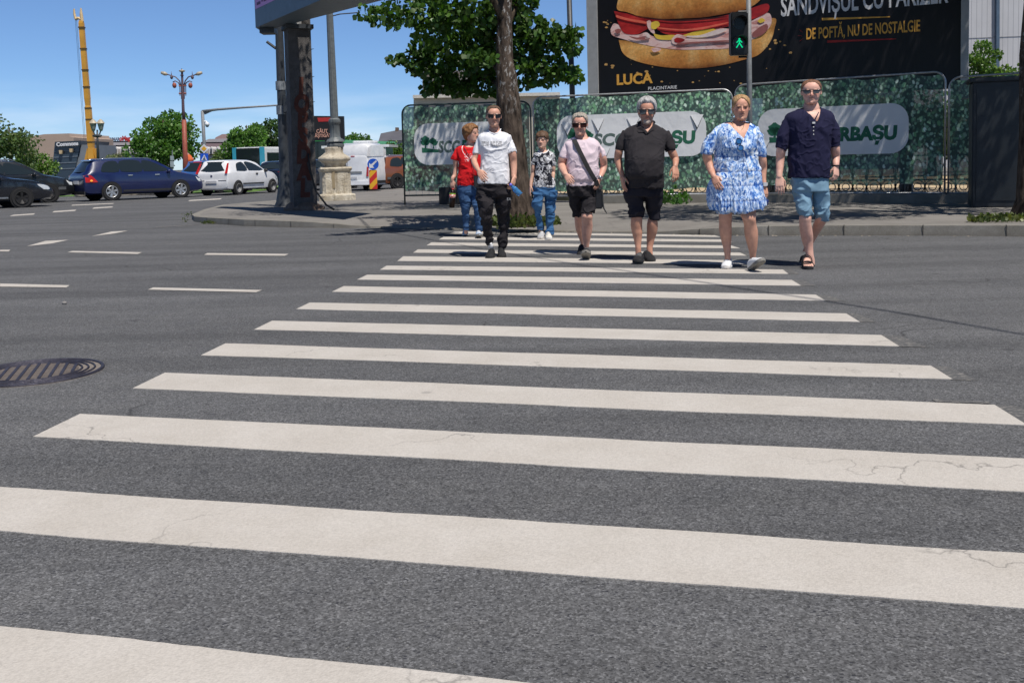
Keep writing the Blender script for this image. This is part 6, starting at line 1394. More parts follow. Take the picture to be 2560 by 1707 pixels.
mb.poly([q(.12, .15), q(.16, .11), q(-.02, -.07), q(.05, -.14), q(-.15, -.14), q(-.15, .06), q(-.08, -.01)][::-1]); mb.build('arrow', M('sign_white', (.7, .7, .7), .5), o)
# ================================================================ vehicles
def paint(name, col, rough=.28, coat=.8):
    n = N(name); c = n.ramp(n.noise(3, 4), [(.3, tuple(v * .9 for v in col)), (.7, tuple(min(1, v * 1.08) for v in col))])
    return n.fin(c, n.ramp(n.noise(30, 3), [(.3, rough), (.7, rough + .12)]), None, Coat_Weight=coat, Coat_Roughness=.08, Specular_IOR_Level=.5)
CGLASS = mat_lens('car_window_glass', (.018, .026, .03)); 
CGLASS.node_tree.nodes['Principled BSDF'].inputs['Roughness'].default_value = .06; CGLASS.node_tree.nodes['Principled BSDF'].inputs['Specular IOR Level'].default_value = .6
TYRE = M('tyre_rubber', (.016, .016, .017), .85, .2, 20); ALLOY = M('alloy_rim', (.46, .47, .48), .35, .15, 20, metal=.6); HUBC = M('grey_hubcap', (.20, .20, .20), .5, .2, 20); DARKU = M('dark_underbody', (.012, .012, .013), .9)
TAILR = M('tail_lamp_red', (.48, .015, .012), .25, .1, 20, coat=.5); TAILON = mat_emit('lit_tail_lamp', (.9, .03, .02), .8); AMBER = mat_emit('lit_indicator', (1, .4, .05), 1.0); HEADL = M('headlamp_clear', (.55, .58, .6), .15, .1, 20, coat=.6)
PLATE = M('number_plate', (.55, .56, .58), .5, .1, 40); CHROME = M('chrome_trim', (.6, .6, .62), .15, .1, 20, metal=.9); TRIMB = M('black_trim', (.02, .02, .022), .6, .2, 20)
def wheel(parent, x, y, r, wid, rim, side, spokes=6):
    o = MB(); sgn = side
    o.rings([[(x + rr * cos(t), y + sgn * yy, r + rr * sin(t)) for t in [2 * pi * k / 28 for k in range(28)]] for rr, yy in ((r * .64, 0), (r * .94, -.012), (r, .03), (r, wid - .03), (r * .94, wid), (r * .6, wid))])
    w_ = o.build('wheel', TYRE, parent, 'auto')
    m = MB(); m.rings([[(x + rr * cos(t), y + sgn * yy, r + rr * sin(t)) for t in [2 * pi * k / 24 for k in range(24)]] for rr, yy in ((r * .66, -.008), (r * .60, -.014), (r * .57, .02), (.02, .03))]); m.build('rim', TRIMB if spokes else rim, w_, True)
    if spokes:
        m = MB()
        for k in range(spokes):
            a = 2 * pi * k / spokes + .3; c_, s_ = cos(a), sin(a); t_ = (-s_, c_)
            q = lambda u, v, yy: (x + (u * c_ + v * t_[0]) * r, y + sgn * yy, r + (u * s_ + v * t_[1]) * r)
            m.prism([q(.08, -.10, -.006), q(.60, -.13, -.016), q(.62, .13, -.016), q(.08, .10, -.006)], (0, sgn * .03, 0))
        m.tube([(x, y + sgn * .02, r), (x, y - sgn * .012, r)], r * .17, 12)
        m.tube([(x + r * .63 * cos(t), y - sgn * .012, r + r * .63 * sin(t)) for t in [2 * pi * k / 24 for k in range(25)]], r * .045, 6)
        m.build('spokes', rim, w_)
    return w_
def car(name, label, prof, W, mat_, wheels, wr, rim, wins, loc, rz, glass_y=None, roofw=.72, spokes=6, extras=None, group='cars at the junction', clad=None, scale=1.0, cat='car'):
    """prof: stations along the length (rear x=0): (x, z_bottom, z_belt, z_roof, halfwidth factor); wins: side glass outlines in (x,z)"""
    rt = thing(name, label, cat, loc, rz, group); hw = W / 2
    sm = catmull(prof, 5); rg = []
    def hwid(x, z, st):
        xb, zb, zl, zr, f = st; s_ = hw * f
        if z <= zl: t = (z - zb) / max(.01, zl - zb); return s_ * (.90 + .10 * sin(min(1, t * 1.5) * pi / 2) - .035 * max(0, t - .55) / .45)
        t = (z - zl) / max(.01, zr - zl); return s_ * (.965 - (.965 - roofw) * t ** 1.15)
    for st in sm:
        x, zb, zl, zr, f = st; pts = []
        zs = [zb, zb + .06, zb + (zl - zb) * .35, zb + (zl - zb) * .66, zl - .03, zl] + [zl + (zr - zl) * t for t in (.25, .55, .82, .95)] + [zr]
        half = [(hw * f * .55, zb)] + [(hwid(x, z, st), z) for z in zs[1:-1]] + [(hwid(x, zs[-1], st) * .86, zr + .004), (hw * f * .3, zr + .016 * (zr > zl + .1))]
        rg.append([(x, -a, b) for a, b in half] + [(x, a, b) for a, b in half[::-1]])
    mb = MB(); mb.rings(rg); body = mb.build('body', mat_, rt, 'auto')
    def near(x):
        i = min(range(len(sm)), key=lambda k: abs(sm[k][0] - x)); j = min(len(sm) - 1, i + 1) if sm[i][0] < x else max(0, i - 1)
        a, b = sm[i], sm[j]; t = 0 if abs(b[0] - a[0]) < 1e-5 else (x - a[0]) / (b[0] - a[0]); return a + (b - a) * min(1, max(0, t))
    def on(x, z, side, off=.006): return (x, side * (hwid(x, z, near(x)) + off), z)
    for side in (-1, 1):
        for wn in wins:
            q = catmull(wn + [wn[0]], 3)[:-1]; m = MB(); cx = sum(p[0] for p in q) / len(q); cz = sum(p[1] for p in q) / len(q); n_ = len(q)
            R_ = [[on(cx + (p[0] - cx) * k, cz + (p[1] - cz) * k, side, .008) for p in q] for k in (1, .6, .2)]
            v = [p for r in R_ for p in r] + [on(cx, cz, side, .008)]
            m.add(v, [(r * n_ + i, r * n_ + (i + 1) % n_, (r + 1) * n_ + (i + 1) % n_, (r + 1) * n_ + i) for r in range(2) for i in range(n_)] + [(2 * n_ + i, 2 * n_ + (i + 1) % n_, 3 * n_) for i in range(n_)]); m.build('side_window', CGLASS, rt, True)
        for wx in wheels:
            m = MB(); y = side * (hw * .985 + .004); m.rings([[(wx + rr * cos(t), side * (hw * .90), wr + rr * sin(t)) for t in [2 * pi * k / 24 for k in range(24)]] for rr in (wr * 1.0,)] + [[(wx + wr * 1.13 * cos(t), side * (hwid(wx, wr + .2, near(wx)) + .006), wr + wr * 1.13 * sin(t)) for t in [2 * pi * k / 24 for k in range(24)]]]); m.build('wheel_arch', DARKU, rt)
            wheel(rt, wx, side * (hw * .985 + .014), wr, .2, rim, -side, spokes)
    if extras: extras(rt, on, hw, near, hwid)
    if scale != 1: rt.scale = (scale,) * 3
    return rt
def glass_band(rt, x0, z0, x1, z1, w0, w1, name, off=.012):
    """raked glass across the width between two heights"""
    m = MB(); d = Vector((x1 - x0, 0, z1 - z0)).normalized(); nrm = Vector((-d.z, 0, d.x)); nrm = nrm if (nrm.x < 0) == (name == 'rear_window') else -nrm
    o = nrm * off
    rows = []
    for k in range(5):
        t = k / 4; w_ = w0 + (w1 - w0) * t; c_ = Vector((x0 + (x1 - x0) * t, 0, z0 + (z1 - z0) * t)) + o
        rows.append([c_ + Vector(((.05 if name == 'rear_window' else -.05) * (j / 4) ** 2, w_ * j / 4, 0)) for j in range(-4, 5)])
    m.add([p for r in rows for p in r], [(a * 9 + b, a * 9 + b + 1, (a + 1) * 9 + b + 1, (a + 1) * 9 + b) for a in range(4) for b in range(8)])
    return m.build(name, CGLASS, rt, True)
def slab(rt, name, m_, pts, d): mb = MB(); mb.prism(pts, d); return mb.build(name, m_, rt, False)
def patch(rt, name, m_, on, side, outline, off=.012):
    q = catmull(outline + [outline[0]], 3)[:-1]; m = MB(); cx = sum(p[0] for p in q) / len(q); cz = sum(p[1] for p in q) / len(q); n_ = len(q)
    m.add([on(x, z, side, off) for x, z in q] + [on(cx, cz, side, off + .012)], [(i, (i + 1) % n_, n_) for i in range(n_)]); return m.build(name, m_, rt, True)
def mirror(rt, on, x, z, m_):
    for s_ in (-1, 1):
        p = Vector(on(x, z, s_, .09)); m = MB(); m.ell(p, (.07, .10, .075), 12, 8); m.build('mirror', m_, rt, True)
# direction of the far carriageway, read from wheel contact points
def heading(a, b): v = (b - a); return math.atan2(v.y, v.x)
# ---- blue estate car
NAVYP = paint('dark_blue_car_paint', (.006, .014, .075)); 
gr = gp(281, 502); hd = R(42); k_ = 1.06
def est(rt, on, hw, near, hwid):
    glass_band(rt, .085, 1.03, .33, 1.37, .62, .55, 'rear_window', .035); glass_band(rt, 3.38, 1.04, 2.60, 1.45, .62, .52, 'windscreen', .05)
    patch(rt, 'tail_light', TAILR, on, -1, [(.03, .68), (.04, .93), (.22, .93), (.40, .74), (.42, .68)]); patch(rt, 'tail_light', TAILR, on, 1, [(.03, .68), (.04, .93), (.22, .93), (.40, .74), (.42, .68)])
    for s_ in (-1, 1): slab(rt, 'tail_light_rear', TAILR, [(-.012, s_ * .48, .68), (-.012, s_ * .78, .68), (-.0, s_ * .78, .93), (-.0, s_ * .52, .93)], (.03, 0, 0))
    p = on(.22, .74, -1, .03); m = MB(); m.ell(p, (.05, .02, .035), 8, 6); m.build('indicator', AMBER, rt)
    patch(rt, 'headlight', HEADL, on, -1, [(4.22, .62), (4.34, .60), (4.30, .76), (4.10, .84)]); patch(rt, 'headlight', HEADL, on, 1, [(4.22, .62), (4.34, .60), (4.30, .76), (4.10, .84)])
    slab(rt, 'number_plate', PLATE, [(-.045, -.26, .62), (-.045, .26, .62), (-.035, .26, .74), (-.035, -.26, .74)], (.02, 0, 0))
    slab(rt, 'bumper_strip', TRIMB, [(-.03, -.8, .24), (-.03, .8, .24), (-.03, .8, .36), (-.03, -.8, .36)], (.05, 0, 0)); slab(rt, 'spoiler', NAVYP, [(.30, -.55, 1.43), (.30, .55, 1.43), (.48, .56, 1.475), (.48, -.56, 1.475)], (0, 0, .02))
    mirror(rt, on, 3.05, 1.02, NAVYP)
    for s_ in (-1, 1):
        for x in (1.62, 2.62): m = MB(); p = Vector(on(x, .90, s_, .012)); m.box((p.x - .09, p.y - .02, p.z - .016), (p.x + .09, p.y + .02, p.z + .016)); m.build('door_handle', CHROME, rt, False, .008)
        for x in (1.93, 2.98): m = MB(); m.bar(on(x, .36, s_, .002), on(x - .02, .97, s_, .002), .006, .012); m.build('door_gap', DARKU, rt)
        m = MB(); m.tube([(.62, s_ * .56, 1.475), (.75, s_ * .575, 1.52), (1.6, s_ * .585, 1.535), (2.4, s_ * .57, 1.515), (2.55, s_ * .56, 1.475)], .018, 6); m.build('roof_rail', CHROME, rt, True)
        m = MB(); m.bar(on(1.35, .345, s_, .004), on(3.2, .345, s_, .004), .02, .07); m.build('sill', TRIMB, rt)
GOLF = [(-.02, .42, .66, .70, .86), (.0, .30, .86, .94, .93), (.10, .25, .94, 1.05, .965), (.30, .22, .96, 1.33, .985), (.50, .22, .97, 1.455, .99), (1.0, .2, .965, 1.495, 1), (1.8, .2, .955, 1.505, 1), (2.5, .2, .95, 1.475, 1), (2.95, .2, .955, 1.28, 1), (3.42, .2, .96, 1.01, 1), (3.8, .2, .90, .93, .985), (4.2, .22, .80, .82, .94), (4.42, .25, .62, .68, .84), (4.5, .34, .52, .56, .72)]
GW = [[(.62, 1.04), (.60, 1.12), (.78, 1.38), (1.20, 1.41), (1.22, 1.04)], [(1.30, 1.04), (1.30, 1.42), (2.02, 1.42), (2.06, 1.03)], [(2.14, 1.03), (2.12, 1.42), (2.42, 1.40), (2.75, 1.26), (3.08, 1.04)]]
root_off = lambda g0, hd, back, side: g0 - Vector((cos(hd), sin(hd), 0)) * back + Vector((-sin(hd), cos(hd), 0)) * side
car('estate_car', 'dark blue estate car with silver alloy wheels and lit rear indicator', GOLF, 1.78, NAVYP, (.92, 3.50), .325, ALLOY, GW, root_off(gr, hd, .92 * k_, .88 * k_), hd, spokes=6, extras=est, scale=k_)
# ---- white three-door hatchback, seen from behind
WHP = paint('white_car_paint', (.80, .805, .81), .3); cr0, cf0 = gp(597, 487.5), gp(677, 484.5)
hdc = heading(gp(597, 487.5), gp(677, 480)) 
def hatch(rt, on, hw, near, hwid):
    glass_band(rt, .045, .98, .285, 1.36, .60, .52, 'rear_window', .035); glass_band(rt, 2.95, 1.0, 2.25, 1.34, .60, .50, 'windscreen', .04)
    for s_ in (-1, 1):
        slab(rt, 'tail_light_rear', TAILR, [(-.01, s_ * .66, .90), (-.01, s_ * .775, .90), (.22, s_ * .70, 1.32), (.22, s_ * .63, 1.32)], (-.03, 0, 0))
        m = MB(); p = Vector(on(2.0, .86, s_, .012)); m.box((p.x - .07, p.y - .02, p.z - .03), (p.x + .07, p.y + .02, p.z + .03)); m.build('door_handle', TRIMB, rt, False, .008)
        m = MB(); m.bar(on(1.52, .34, s_, .002), on(1.45, .93, s_, .002), .006, .012); m.build('door_gap', DARKU, rt)
        m = MB(); m.bar(on(1.0, .46, s_, .004), on(2.5, .46, s_, .004), .02, .05); m.build('side_strip', TRIMB, rt)
        patch(rt, 'headlight', HEADL, on, s_, [(3.5, .60), (3.66, .60), (3.6, .74), (3.4, .80)])
    slab(rt, 'number_plate', PLATE, [(-.065, -.26, .50), (-.065, .26, .50), (-.06, .26, .61), (-.06, -.26, .61)], (.02, 0, 0))
    m = MB(); m.tube([(-.03, 0, .80), (.01, 0, .80)], .05, 14); m.build('badge', CHROME, rt); 
    m = MB(); m.bar((.05, .08, .95), (.12, -.34, 1.06), .02, .02); m.build('rear_wiper', TRIMB, rt)
    slab(rt, 'bumper_strip', TRIMB, [(-.045, -.72, .60), (-.045, -.34, .60), (-.045, -.34, .625), (-.045, -.72, .625)], (.03, 0, 0)); slab(rt, 'bumper_strip', TRIMB, [(-.045, .34, .60), (-.045, .72, .60), (-.045, .72, .625), (-.045, .34, .625)], (.03, 0, 0))
    mirror(rt, on, 2.62, .98, TRIMB)
CORSA = [(-.04, .40, .60, .62, .90), (-.03, .28, .62, .66, .955), (.0, .24, .86, .90, .97), (.08, .22, .91, 1.03, .98), (.30, .2, .93, 1.38, .985), (.55, .2, .93, 1.425, .99), (1.1, .2, .92, 1.44, 1), (1.8, .2, .915, 1.425, 1), (2.25, .2, .92, 1.33, 1), (2.65, .2, .925, 1.12, 1), (2.98, .2, .93, .985, .99), (3.3, .22, .86, .88, .97), (3.62, .24, .70, .73, .90), (3.78, .28, .56, .6, .82), (3.83, .36, .5, .52, .70)]
CWIN = [[(.62, 1.0), (.72, 1.26), (.92, 1.34), (1.20, 1.34), (1.36, 1.0)], [(1.46, 1.0), (1.32, 1.35), (1.75, 1.34), (2.15, 1.22), (2.55, 1.0)]]
wbc = 2.49; hdc = R(70)
cl = gp(597, 487.5); kc = 1.0
# scale from its height on the picture: 87 px roof to road
kc = (87 / FPX * cl.y) / 1.44
car('hatchback', 'white three door hatchback stopped beside the dark mast', CORSA, 1.65, WHP, (.66, 3.15), .29, HUBC, CWIN, root_off(cl, hdc, .66 * kc, .80 * kc), hdc, spokes=0, extras=hatch, scale=kc)
# ---- black saloon entering from the left edge, dark estate behind it
BLP = paint('black_car_paint', (.010, .012, .018), .18, 1.0)
def sed(rt, on, hw, near, hwid):
    glass_band(rt, 3.3, 1.01, 2.45, 1.38, .62, .50, 'windscreen', .04); glass_band(rt, .40, 1.03, .98, 1.37, .60, .50, 'rear_window', .03); mirror(rt, on, 2.95, 1.0, BLP)
    for s_ in (-1, 1):
        patch(rt, 'headlight', HEADL, on, s_, [(4.3, .58), (4.5, .58), (4.42, .70), (4.1, .76)]); patch(rt, 'tail_light', TAILR, on, s_, [(.02, .72), (.05, .92), (.3, .90), (.32, .78)])
        m = MB(); m.bar(on(1.2, .34, s_, .004), on(3.2, .34, s_, .004), .02, .05); m.build('sill', CHROME, rt)
    for s_ in (-1, 1): slab(rt, 'tail_light_rear', TAILON, [(-.02, s_ * .46, .74), (-.02, s_ * .80, .74), (0, s_ * .78, .90), (0, s_ * .50, .90)], (.03, 0, 0))
    slab(rt, 'number_plate', PLATE, [(-.03, -.26, .5), (-.03, .26, .5), (-.02, .26, .61), (-.02, -.26, .61)], (.02, 0, 0))
SED = [(-.02, .40, .62, .66, .86), (.0, .28, .88, .92, .93), (.2, .24, .93, .99, .965), (.5, .22, .94, 1.08, .98), (1.0, .2, .94, 1.38, .99), (1.6, .2, .93, 1.44, 1), (2.3, .2, .93, 1.42, 1), (2.8, .2, .94, 1.24, 1), (3.3, .2, .95, 1.0, 1), (3.8, .2, .90, .92, .985), (4.3, .23, .78, .80, .94), (4.58, .27, .60, .64, .84), (4.66, .36, .5, .53, .7)]
SW = [[(.75, 1.02), (1.05, 1.28), (1.25, 1.34), (1.75, 1.35), (1.8, 1.02)], [(1.88, 1.02), (1.86, 1.36), (2.3, 1.35), (2.65, 1.22), (3.02, 1.02)]]
b0 = gp(56, 519.5); hb = R(40)
car('black_saloon', 'glossy black saloon with only its front end inside the left edge', SED, 1.8, BLP, (.85, 3.60), .325, DARKU, SW, root_off(b0, hb, 3.60, .88), hb, spokes=5, extras=sed)
DKP = paint('black_green_car_paint', (.012, .014, .016), .25)
b1 = gp(123, 507)
def est2(rt, on, hw, near, hwid):
    glass_band(rt, .085, 1.03, .33, 1.37, .62, .55, 'rear_window', .035); glass_band(rt, 3.38, 1.04, 2.60, 1.45, .62, .52, 'windscreen', .05); mirror(rt, on, 3.05, 1.02, DKP)
    for s_ in (-1, 1):
        m = MB(); m.bar(on(.4, .50, s_, .004), on(4.1, .50, s_, .004), .02, .10); m.build('side_cladding', M('grey_cladding', (.08, .085, .09), .6), rt)
        m = MB(); m.tube([(.62, s_ * .56, 1.475), (.75, s_ * .575, 1.55), (2.4, s_ * .57, 1.545), (2.55, s_ * .56, 1.475)], .022, 6); m.build('roof_rail', CHROME, rt, True)
        patch(rt, 'headlight', HEADL, on, s_, [(4.22, .62), (4.34, .60), (4.30, .76), (4.10, .84)])
car('dark_estate', 'black estate car with silver roof rails between the saloon and the blue estate', GOLF, 1.82, DKP, (.92, 3.50), .33, DARKU, GW, root_off(b1, R(40), 3.5 * 1.06, .88 * 1.06), R(40), spokes=5, extras=est2, scale=1.06)
# ---- mid blue hatch half hidden behind the blue estate
MBP = paint('mid_blue_car_paint', (.045, .13, .36)); b2 = gp(478, 486)
def hatch2(rt, on, hw, near, hwid):
    glass_band(rt, .045, .98, .285, 1.36, .62, .54, 'rear_window', .035)
    for s_ in (-1, 1): slab(rt, 'tail_light_rear', TAILON, [(-.03, s_ * .40, .74), (-.03, s_ * .80, .80), (.0, s_ * .80, .92), (.0, s_ * .62, .88)], (.03, 0, 0)); patch(rt, 'tail_light', TAILON, on, s_, [(.0, .80), (.0, .92), (.16, .90), (.2, .80)])
    m = MB(); m.box((.26, -.2, 1.36), (.34, .2, 1.40)); m.build('brake_light', TAILON, rt); slab(rt, 'number_plate', PLATE, [(-.06, -.26, .40), (-.06, .26, .40), (-.05, .26, .51), (-.05, -.26, .51)], (.02, 0, 0))
car('blue_hatchback', 'mid blue hatchback with lit tail lamps behind the white hatchback', CORSA, 1.7, MBP, (.66, 3.15), .30, DARKU, CWIN, Vector((b2.x, b2.y + .6, 0)), R(74), spokes=5, extras=hatch2, scale=1.04)
# ---- dark saloon and a white van between mast and pillar
b3 = gp(698, 470); car('dark_saloon', 'dark saloon with lit tail lamps seen between mast and hatchback', SED, 1.8, BLP, (.85, 3.60), .325, DARKU, SW, Vector((b3.x, b3.y - 3, 0)), R(76), spokes=5, extras=sed)
b4 = gp(835, 472); car('black_saloon', 'black saloon almost hidden behind the stone pedestal', SED, 1.8, BLP, (.85, 3.60), .325, DARKU, SW, Vector((b4.x - .6, b4.y - 3, 0)), R(78), spokes=5, extras=sed)
def van_x(rt, on, hw, near, hwid):
    slab(rt, 'brake_light', TAILR, [(-.01, -.1, 1.70), (-.01, .1, 1.70), (-.01, .1, 1.74), (-.01, -.1, 1.74)], (.02, 0, 0))
    for s_ in (-1, 1):
        slab(rt, 'tail_light', TAILR, [(-.03, s_ * .70, .72), (-.03, s_ * .82, .70), (-.015, s_ * .82, 1.18), (-.015, s_ * .74, 1.20)], (.06, 0, 0))
        m = MB(); p = Vector(on(2.55, .98, s_, .012)); m.box((p.x - .07, p.y - .02, p.z - .03), (p.x + .07, p.y + .02, p.z + .03)); m.build('door_handle', TRIMB, rt)
        m = MB(); m.bar(on(.9, .42, s_, .004), on(3.2, .42, s_, .004), .02, .16); m.build('side_cladding', TRIMB, rt)
    m = MB(); m.box((-.012, .28, .72), (.012, .30, 1.62)); m.build('door_gap', M('grey_gap', (.25, .25, .26), .6), rt)
    slab(rt, 'handle_recess', M('grey_plastic', (.20, .21, .22), .6), [(-.02, -.46, .86), (-.02, .20, .86), (-.015, .20, .97), (-.015, -.46, .97)], (.03, 0, 0)); slab(rt, 'number_plate', PLATE, [(-.035, -.2, .60), (-.035, .3, .60), (-.03, .3, .71), (-.03, -.2, .71)], (.02, 0, 0))
    slab(rt, 'rear_bumper', WHP, [(-.07, -.82, .30), (-.07, .82, .30), (-.05, .80, .50), (-.05, -.80, .50)], (.1, 0, 0)); mirror(rt, on, 3.1, 1.12, TRIMB)
VAN = [(0, .30, .9, 1.62, .94), (.04, .28, 1.05, 1.76, .97), (.25, .25, 1.08, 1.81, .99), (1.2, .22, 1.08, 1.83, 1), (2.4, .2, 1.05, 1.81, 1), (2.75, .2, 1.05, 1.68, 1), (3.15, .2, 1.06, 1.36, 1), (3.5, .2, 1.04, 1.10, .99), (3.9, .22, .92, .95, .97), (4.25, .26, .72, .76, .9), (4.36, .34, .56, .6, .8)]
VW = [[(2.28, 1.12), (2.28, 1.62), (2.62, 1.60), (3.02, 1.32), (3.2, 1.12)]]
vb = gp(926, 477); kv = (92 / FPX * vb.y) / 1.83
def van_top(rt, on, hw, near, hwid):
    van_x(rt, on, hw, near, hwid)
    m = MB(); rows = [[(x, -w_, 1.70), (x, -w_, zt - .12), (x, -w_ + .14, zt), (x, w_ - .14, zt), (x, w_, zt - .12), (x, w_, 1.70)] for x, w_, zt in ((.02, .78, 2.05), (.10, .80, 2.26), (.5, .80, 2.38), (2.0, .80, 2.36), (2.5, .76, 2.16), (2.75, .72, 1.84))]
    m.rings(rows); o = m.build('high_roof', WHP, rt, 'auto')
    m = MB(); m.box((.085, -.12, 2.06), (.10, .02, 2.16)); m.build('red_mark', TAILR, rt); m = MB(); m.box((.085, -.42, 2.06), (.10, -.22, 2.14)); m.build('sticker', PLATE, rt)
    m = MB(); m.box((1.2, -.5, 2.381), (2.3, .5, 2.52)); m.build('cooling_unit', WHP, rt, False, .05)
hv = R(76)
car('delivery_van', 'white delivery van with raised roof behind the arrow bollard', VAN, 1.76, WHP, (.72, 3.55), .32, HUBC, VW, root_off(vb, hv, 0, .88 * kv), hv, spokes=0, extras=van_top, roofw=.86, scale=kv)
# ---- brown SUV, cut off by the fence
BRP = paint('copper_car_paint', (.19, .055, .018)); b5 = gp(985, 471)
car('copper_suv', 'copper brown crossover car between the white van and the fence', GOLF, 1.85, BRP, (.92, 3.50), .34, DARKU, GW, Vector((b5.x - 1.0, b5.y - 1.0, 0)), R(40), spokes=5, extras=est2, scale=1.0, group='cars at the junction')
# ---- buses and white vans further back
def box_vehicle(name, label, L, W_, H_, m_, loc, rz, bands, cat='bus'):
    rt = thing(name, label, cat, loc, rz, 'buses and vans in the far traffic'); mb = MB(); mb.box((0, -W_ / 2, .35), (L, W_ / 2, H_)); mb.build('body', m_, rt, False, .12)
    for nm, mm, a, b in bands: mb = MB(); mb.box(a, b); mb.build(nm, mm, rt)
    for x in (1.6, L - 2.2):
        for s_ in (-1, 1): wheel(rt, x, s_ * (W_ / 2 + .01), .48, .25, HUBC, -s_, 0)
    return rt
CYAN = paint('cyan_bus_paint', (.06, .42, .58)); p = at(624, 480, 72)
box_vehicle('city_bus', 'city bus with black rear glass between cyan corner pillars above the white hatchback', 11.5, 2.5, 2.62, WHP, Vector((p.x, 72, 0)), R(72), [('rear_glazing', CGLASS, (-.014, -1.0, .9), (-.002, 1.0, 2.54)), ('cyan_pillar', CYAN, (-.03, -1.28, .5), (.16, -.98, 2.60)), ('cyan_pillar', CYAN, (-.03, .98, .5), (.16, 1.28, 2.60)), ('side_glazing', CGLASS, (.5, -1.266, 1.1), (11, -1.252, 2.2))])
wh = gp(672, 474); car('white_hatchback', 'white car roof with a red brake light between the hatchback and the mast', CORSA, 1.65, WHP, (.66, 3.15), .29, HUBC, CWIN, Vector((wh.x - .3, wh.y + 1.5, 0)), R(74), spokes=0, extras=hatch2, scale=1.0)
GRNP = paint('green_bus_paint', (.03, .36, .07)); p = at(824, 474, 73)
box_vehicle('green_bus', 'bright green bus with black rear between the graffiti pillar and the stone pedestal', 11, 2.5, 3.0, GRNP, Vector((p.x, 73, 0)), R(76), [('rear_glazing', CGLASS, (-.014, -1.2, .95), (-.002, 1.02, 2.94)), ('route_panel', PLATE, (-.02, 1.06, 2.5), (-.002, 1.22, 2.9))])
p = at(981, 460, 62); ki = thing('green_kiosk', 'green market kiosk with flat white roof right behind the white van', 'kiosk', Vector((p.x - 4, 62, 0)), R(-4))
mb = MB(); mb.box((0, 0, 0), (3.7, 2.4, 2.18)); mb.build('wall', GRNP, ki); mb = MB(); mb.box((-.2, -.5, 2.2), (4.0, 2.6, 2.36)); mb.build('roof', WHP, ki); mb = MB(); mb.box((2.6, -.03, .8), (3.3, -.004, 2.0)); mb.build('window', CGLASS, ki); mb = MB(); mb.box((3.72, -.45, 0), (3.78, -.38, 2.19)); mb.build('post', WHP, ki)
# ================================================================ trees and plants
def mat_leaf(name, dark, light, sc=1.2):
    n = N(name); g = n.n('ObjectInfo'); c = n.ramp(n.noise(sc, 3), [(.3, dark), (.7, light)])
    c = n.mix(1, c, n.attr('Lv'), 'MULTIPLY'); n.fin(c, .42, None, Specular_IOR_Level=.4)
    tl = n.n('BsdfTranslucent'); n.t.links.new(n.mix(1, c, (1.3, 1.5, .6), 'MULTIPLY'), tl.inputs[0]); mx = n.n('MixShader'); mx.inputs[0].default_value = .33
    n.t.links.new(n.b.outputs[0], mx.inputs[1]); n.t.links.new(tl.outputs[0], mx.inputs[2]); n.t.links.new(mx.outputs[0], n.out.inputs[0]); return n.m
LEAF_SHAPE = [(0, 0, 0), (.42, .30, .05), (.5, .62, .02), (0, 1.05, -.12), (-.5, .62, .02), (-.42, .30, .05), (0, .5, -.06)]
LEAF_FACES = [(0, 1, 6), (1, 2, 6), (2, 3, 6), (3, 4, 6), (4, 5, 6), (5, 0, 6)]
def leaves(name, pts, size, m, parent, rng, droop=.6, simple=False, origin=None):
    """one small bent blade for every point; pts rows are (x, y, z, outward x, y, z)"""
    n = len(pts); sh = np.array(LEAF_SHAPE if not simple else [(0, 0, 0), (.42, .5, .05), (0, 1.0, -.08), (-.42, .5, .05)], np.float32)
    fs = np.array(LEAF_FACES) if not simple else np.array([(0, 1, 3), (1, 2, 3)])
    P = np.asarray(pts, np.float32); d = P[:, 3:6] + rng.normal(0, .75, (n, 3)); d[:, 2] -= droop; d /= np.linalg.norm(d, axis=1)[:, None] + 1e-6
    r = rng.normal(0, 1, (n, 3)); r[:, 2] *= .5; s = np.cross(d, r); s /= np.linalg.norm(s, axis=1)[:, None] + 1e-6; u = np.cross(s, d)
    k = size * rng.uniform(.6, 1.25, n)
    V = P[:, None, :3] + k[:, None, None] * (sh[None, :, 0:1] * s[:, None, :] + sh[None, :, 1:2] * d[:, None, :] + sh[None, :, 2:3] * u[:, None, :])
    nv = len(sh); F = (fs[None] + (np.arange(n) * nv)[:, None, None]).reshape(-1, 3)
    me = bpy.data.meshes.new(name); me.vertices.add(n * nv); me.vertices.foreach_set('co', V.reshape(-1)); me.loops.add(len(F) * 3); me.polygons.add(len(F))
    me.loops.foreach_set('vertex_index', F.reshape(-1)); me.polygons.foreach_set('loop_start', np.arange(len(F)) * 3); me.polygons.foreach_set('loop_total', np.full(len(F), 3)); me.update(); me.validate()
    c = np.ones((n, nv, 4), np.float32); lv = rng.uniform(.65, 1.4, n); c[:, :, 0] = (lv * rng.uniform(.9, 1.15, n))[:, None]; c[:, :, 1] = lv[:, None]; c[:, :, 2] = (lv * rng.uniform(.75, 1.1, n))[:, None]
    me.color_attributes.new('Lv', 'FLOAT_COLOR', 'POINT'); me.color_attributes['Lv'].data.foreach_set('color', c.ravel())
    return link(name, me, m, parent, not simple)
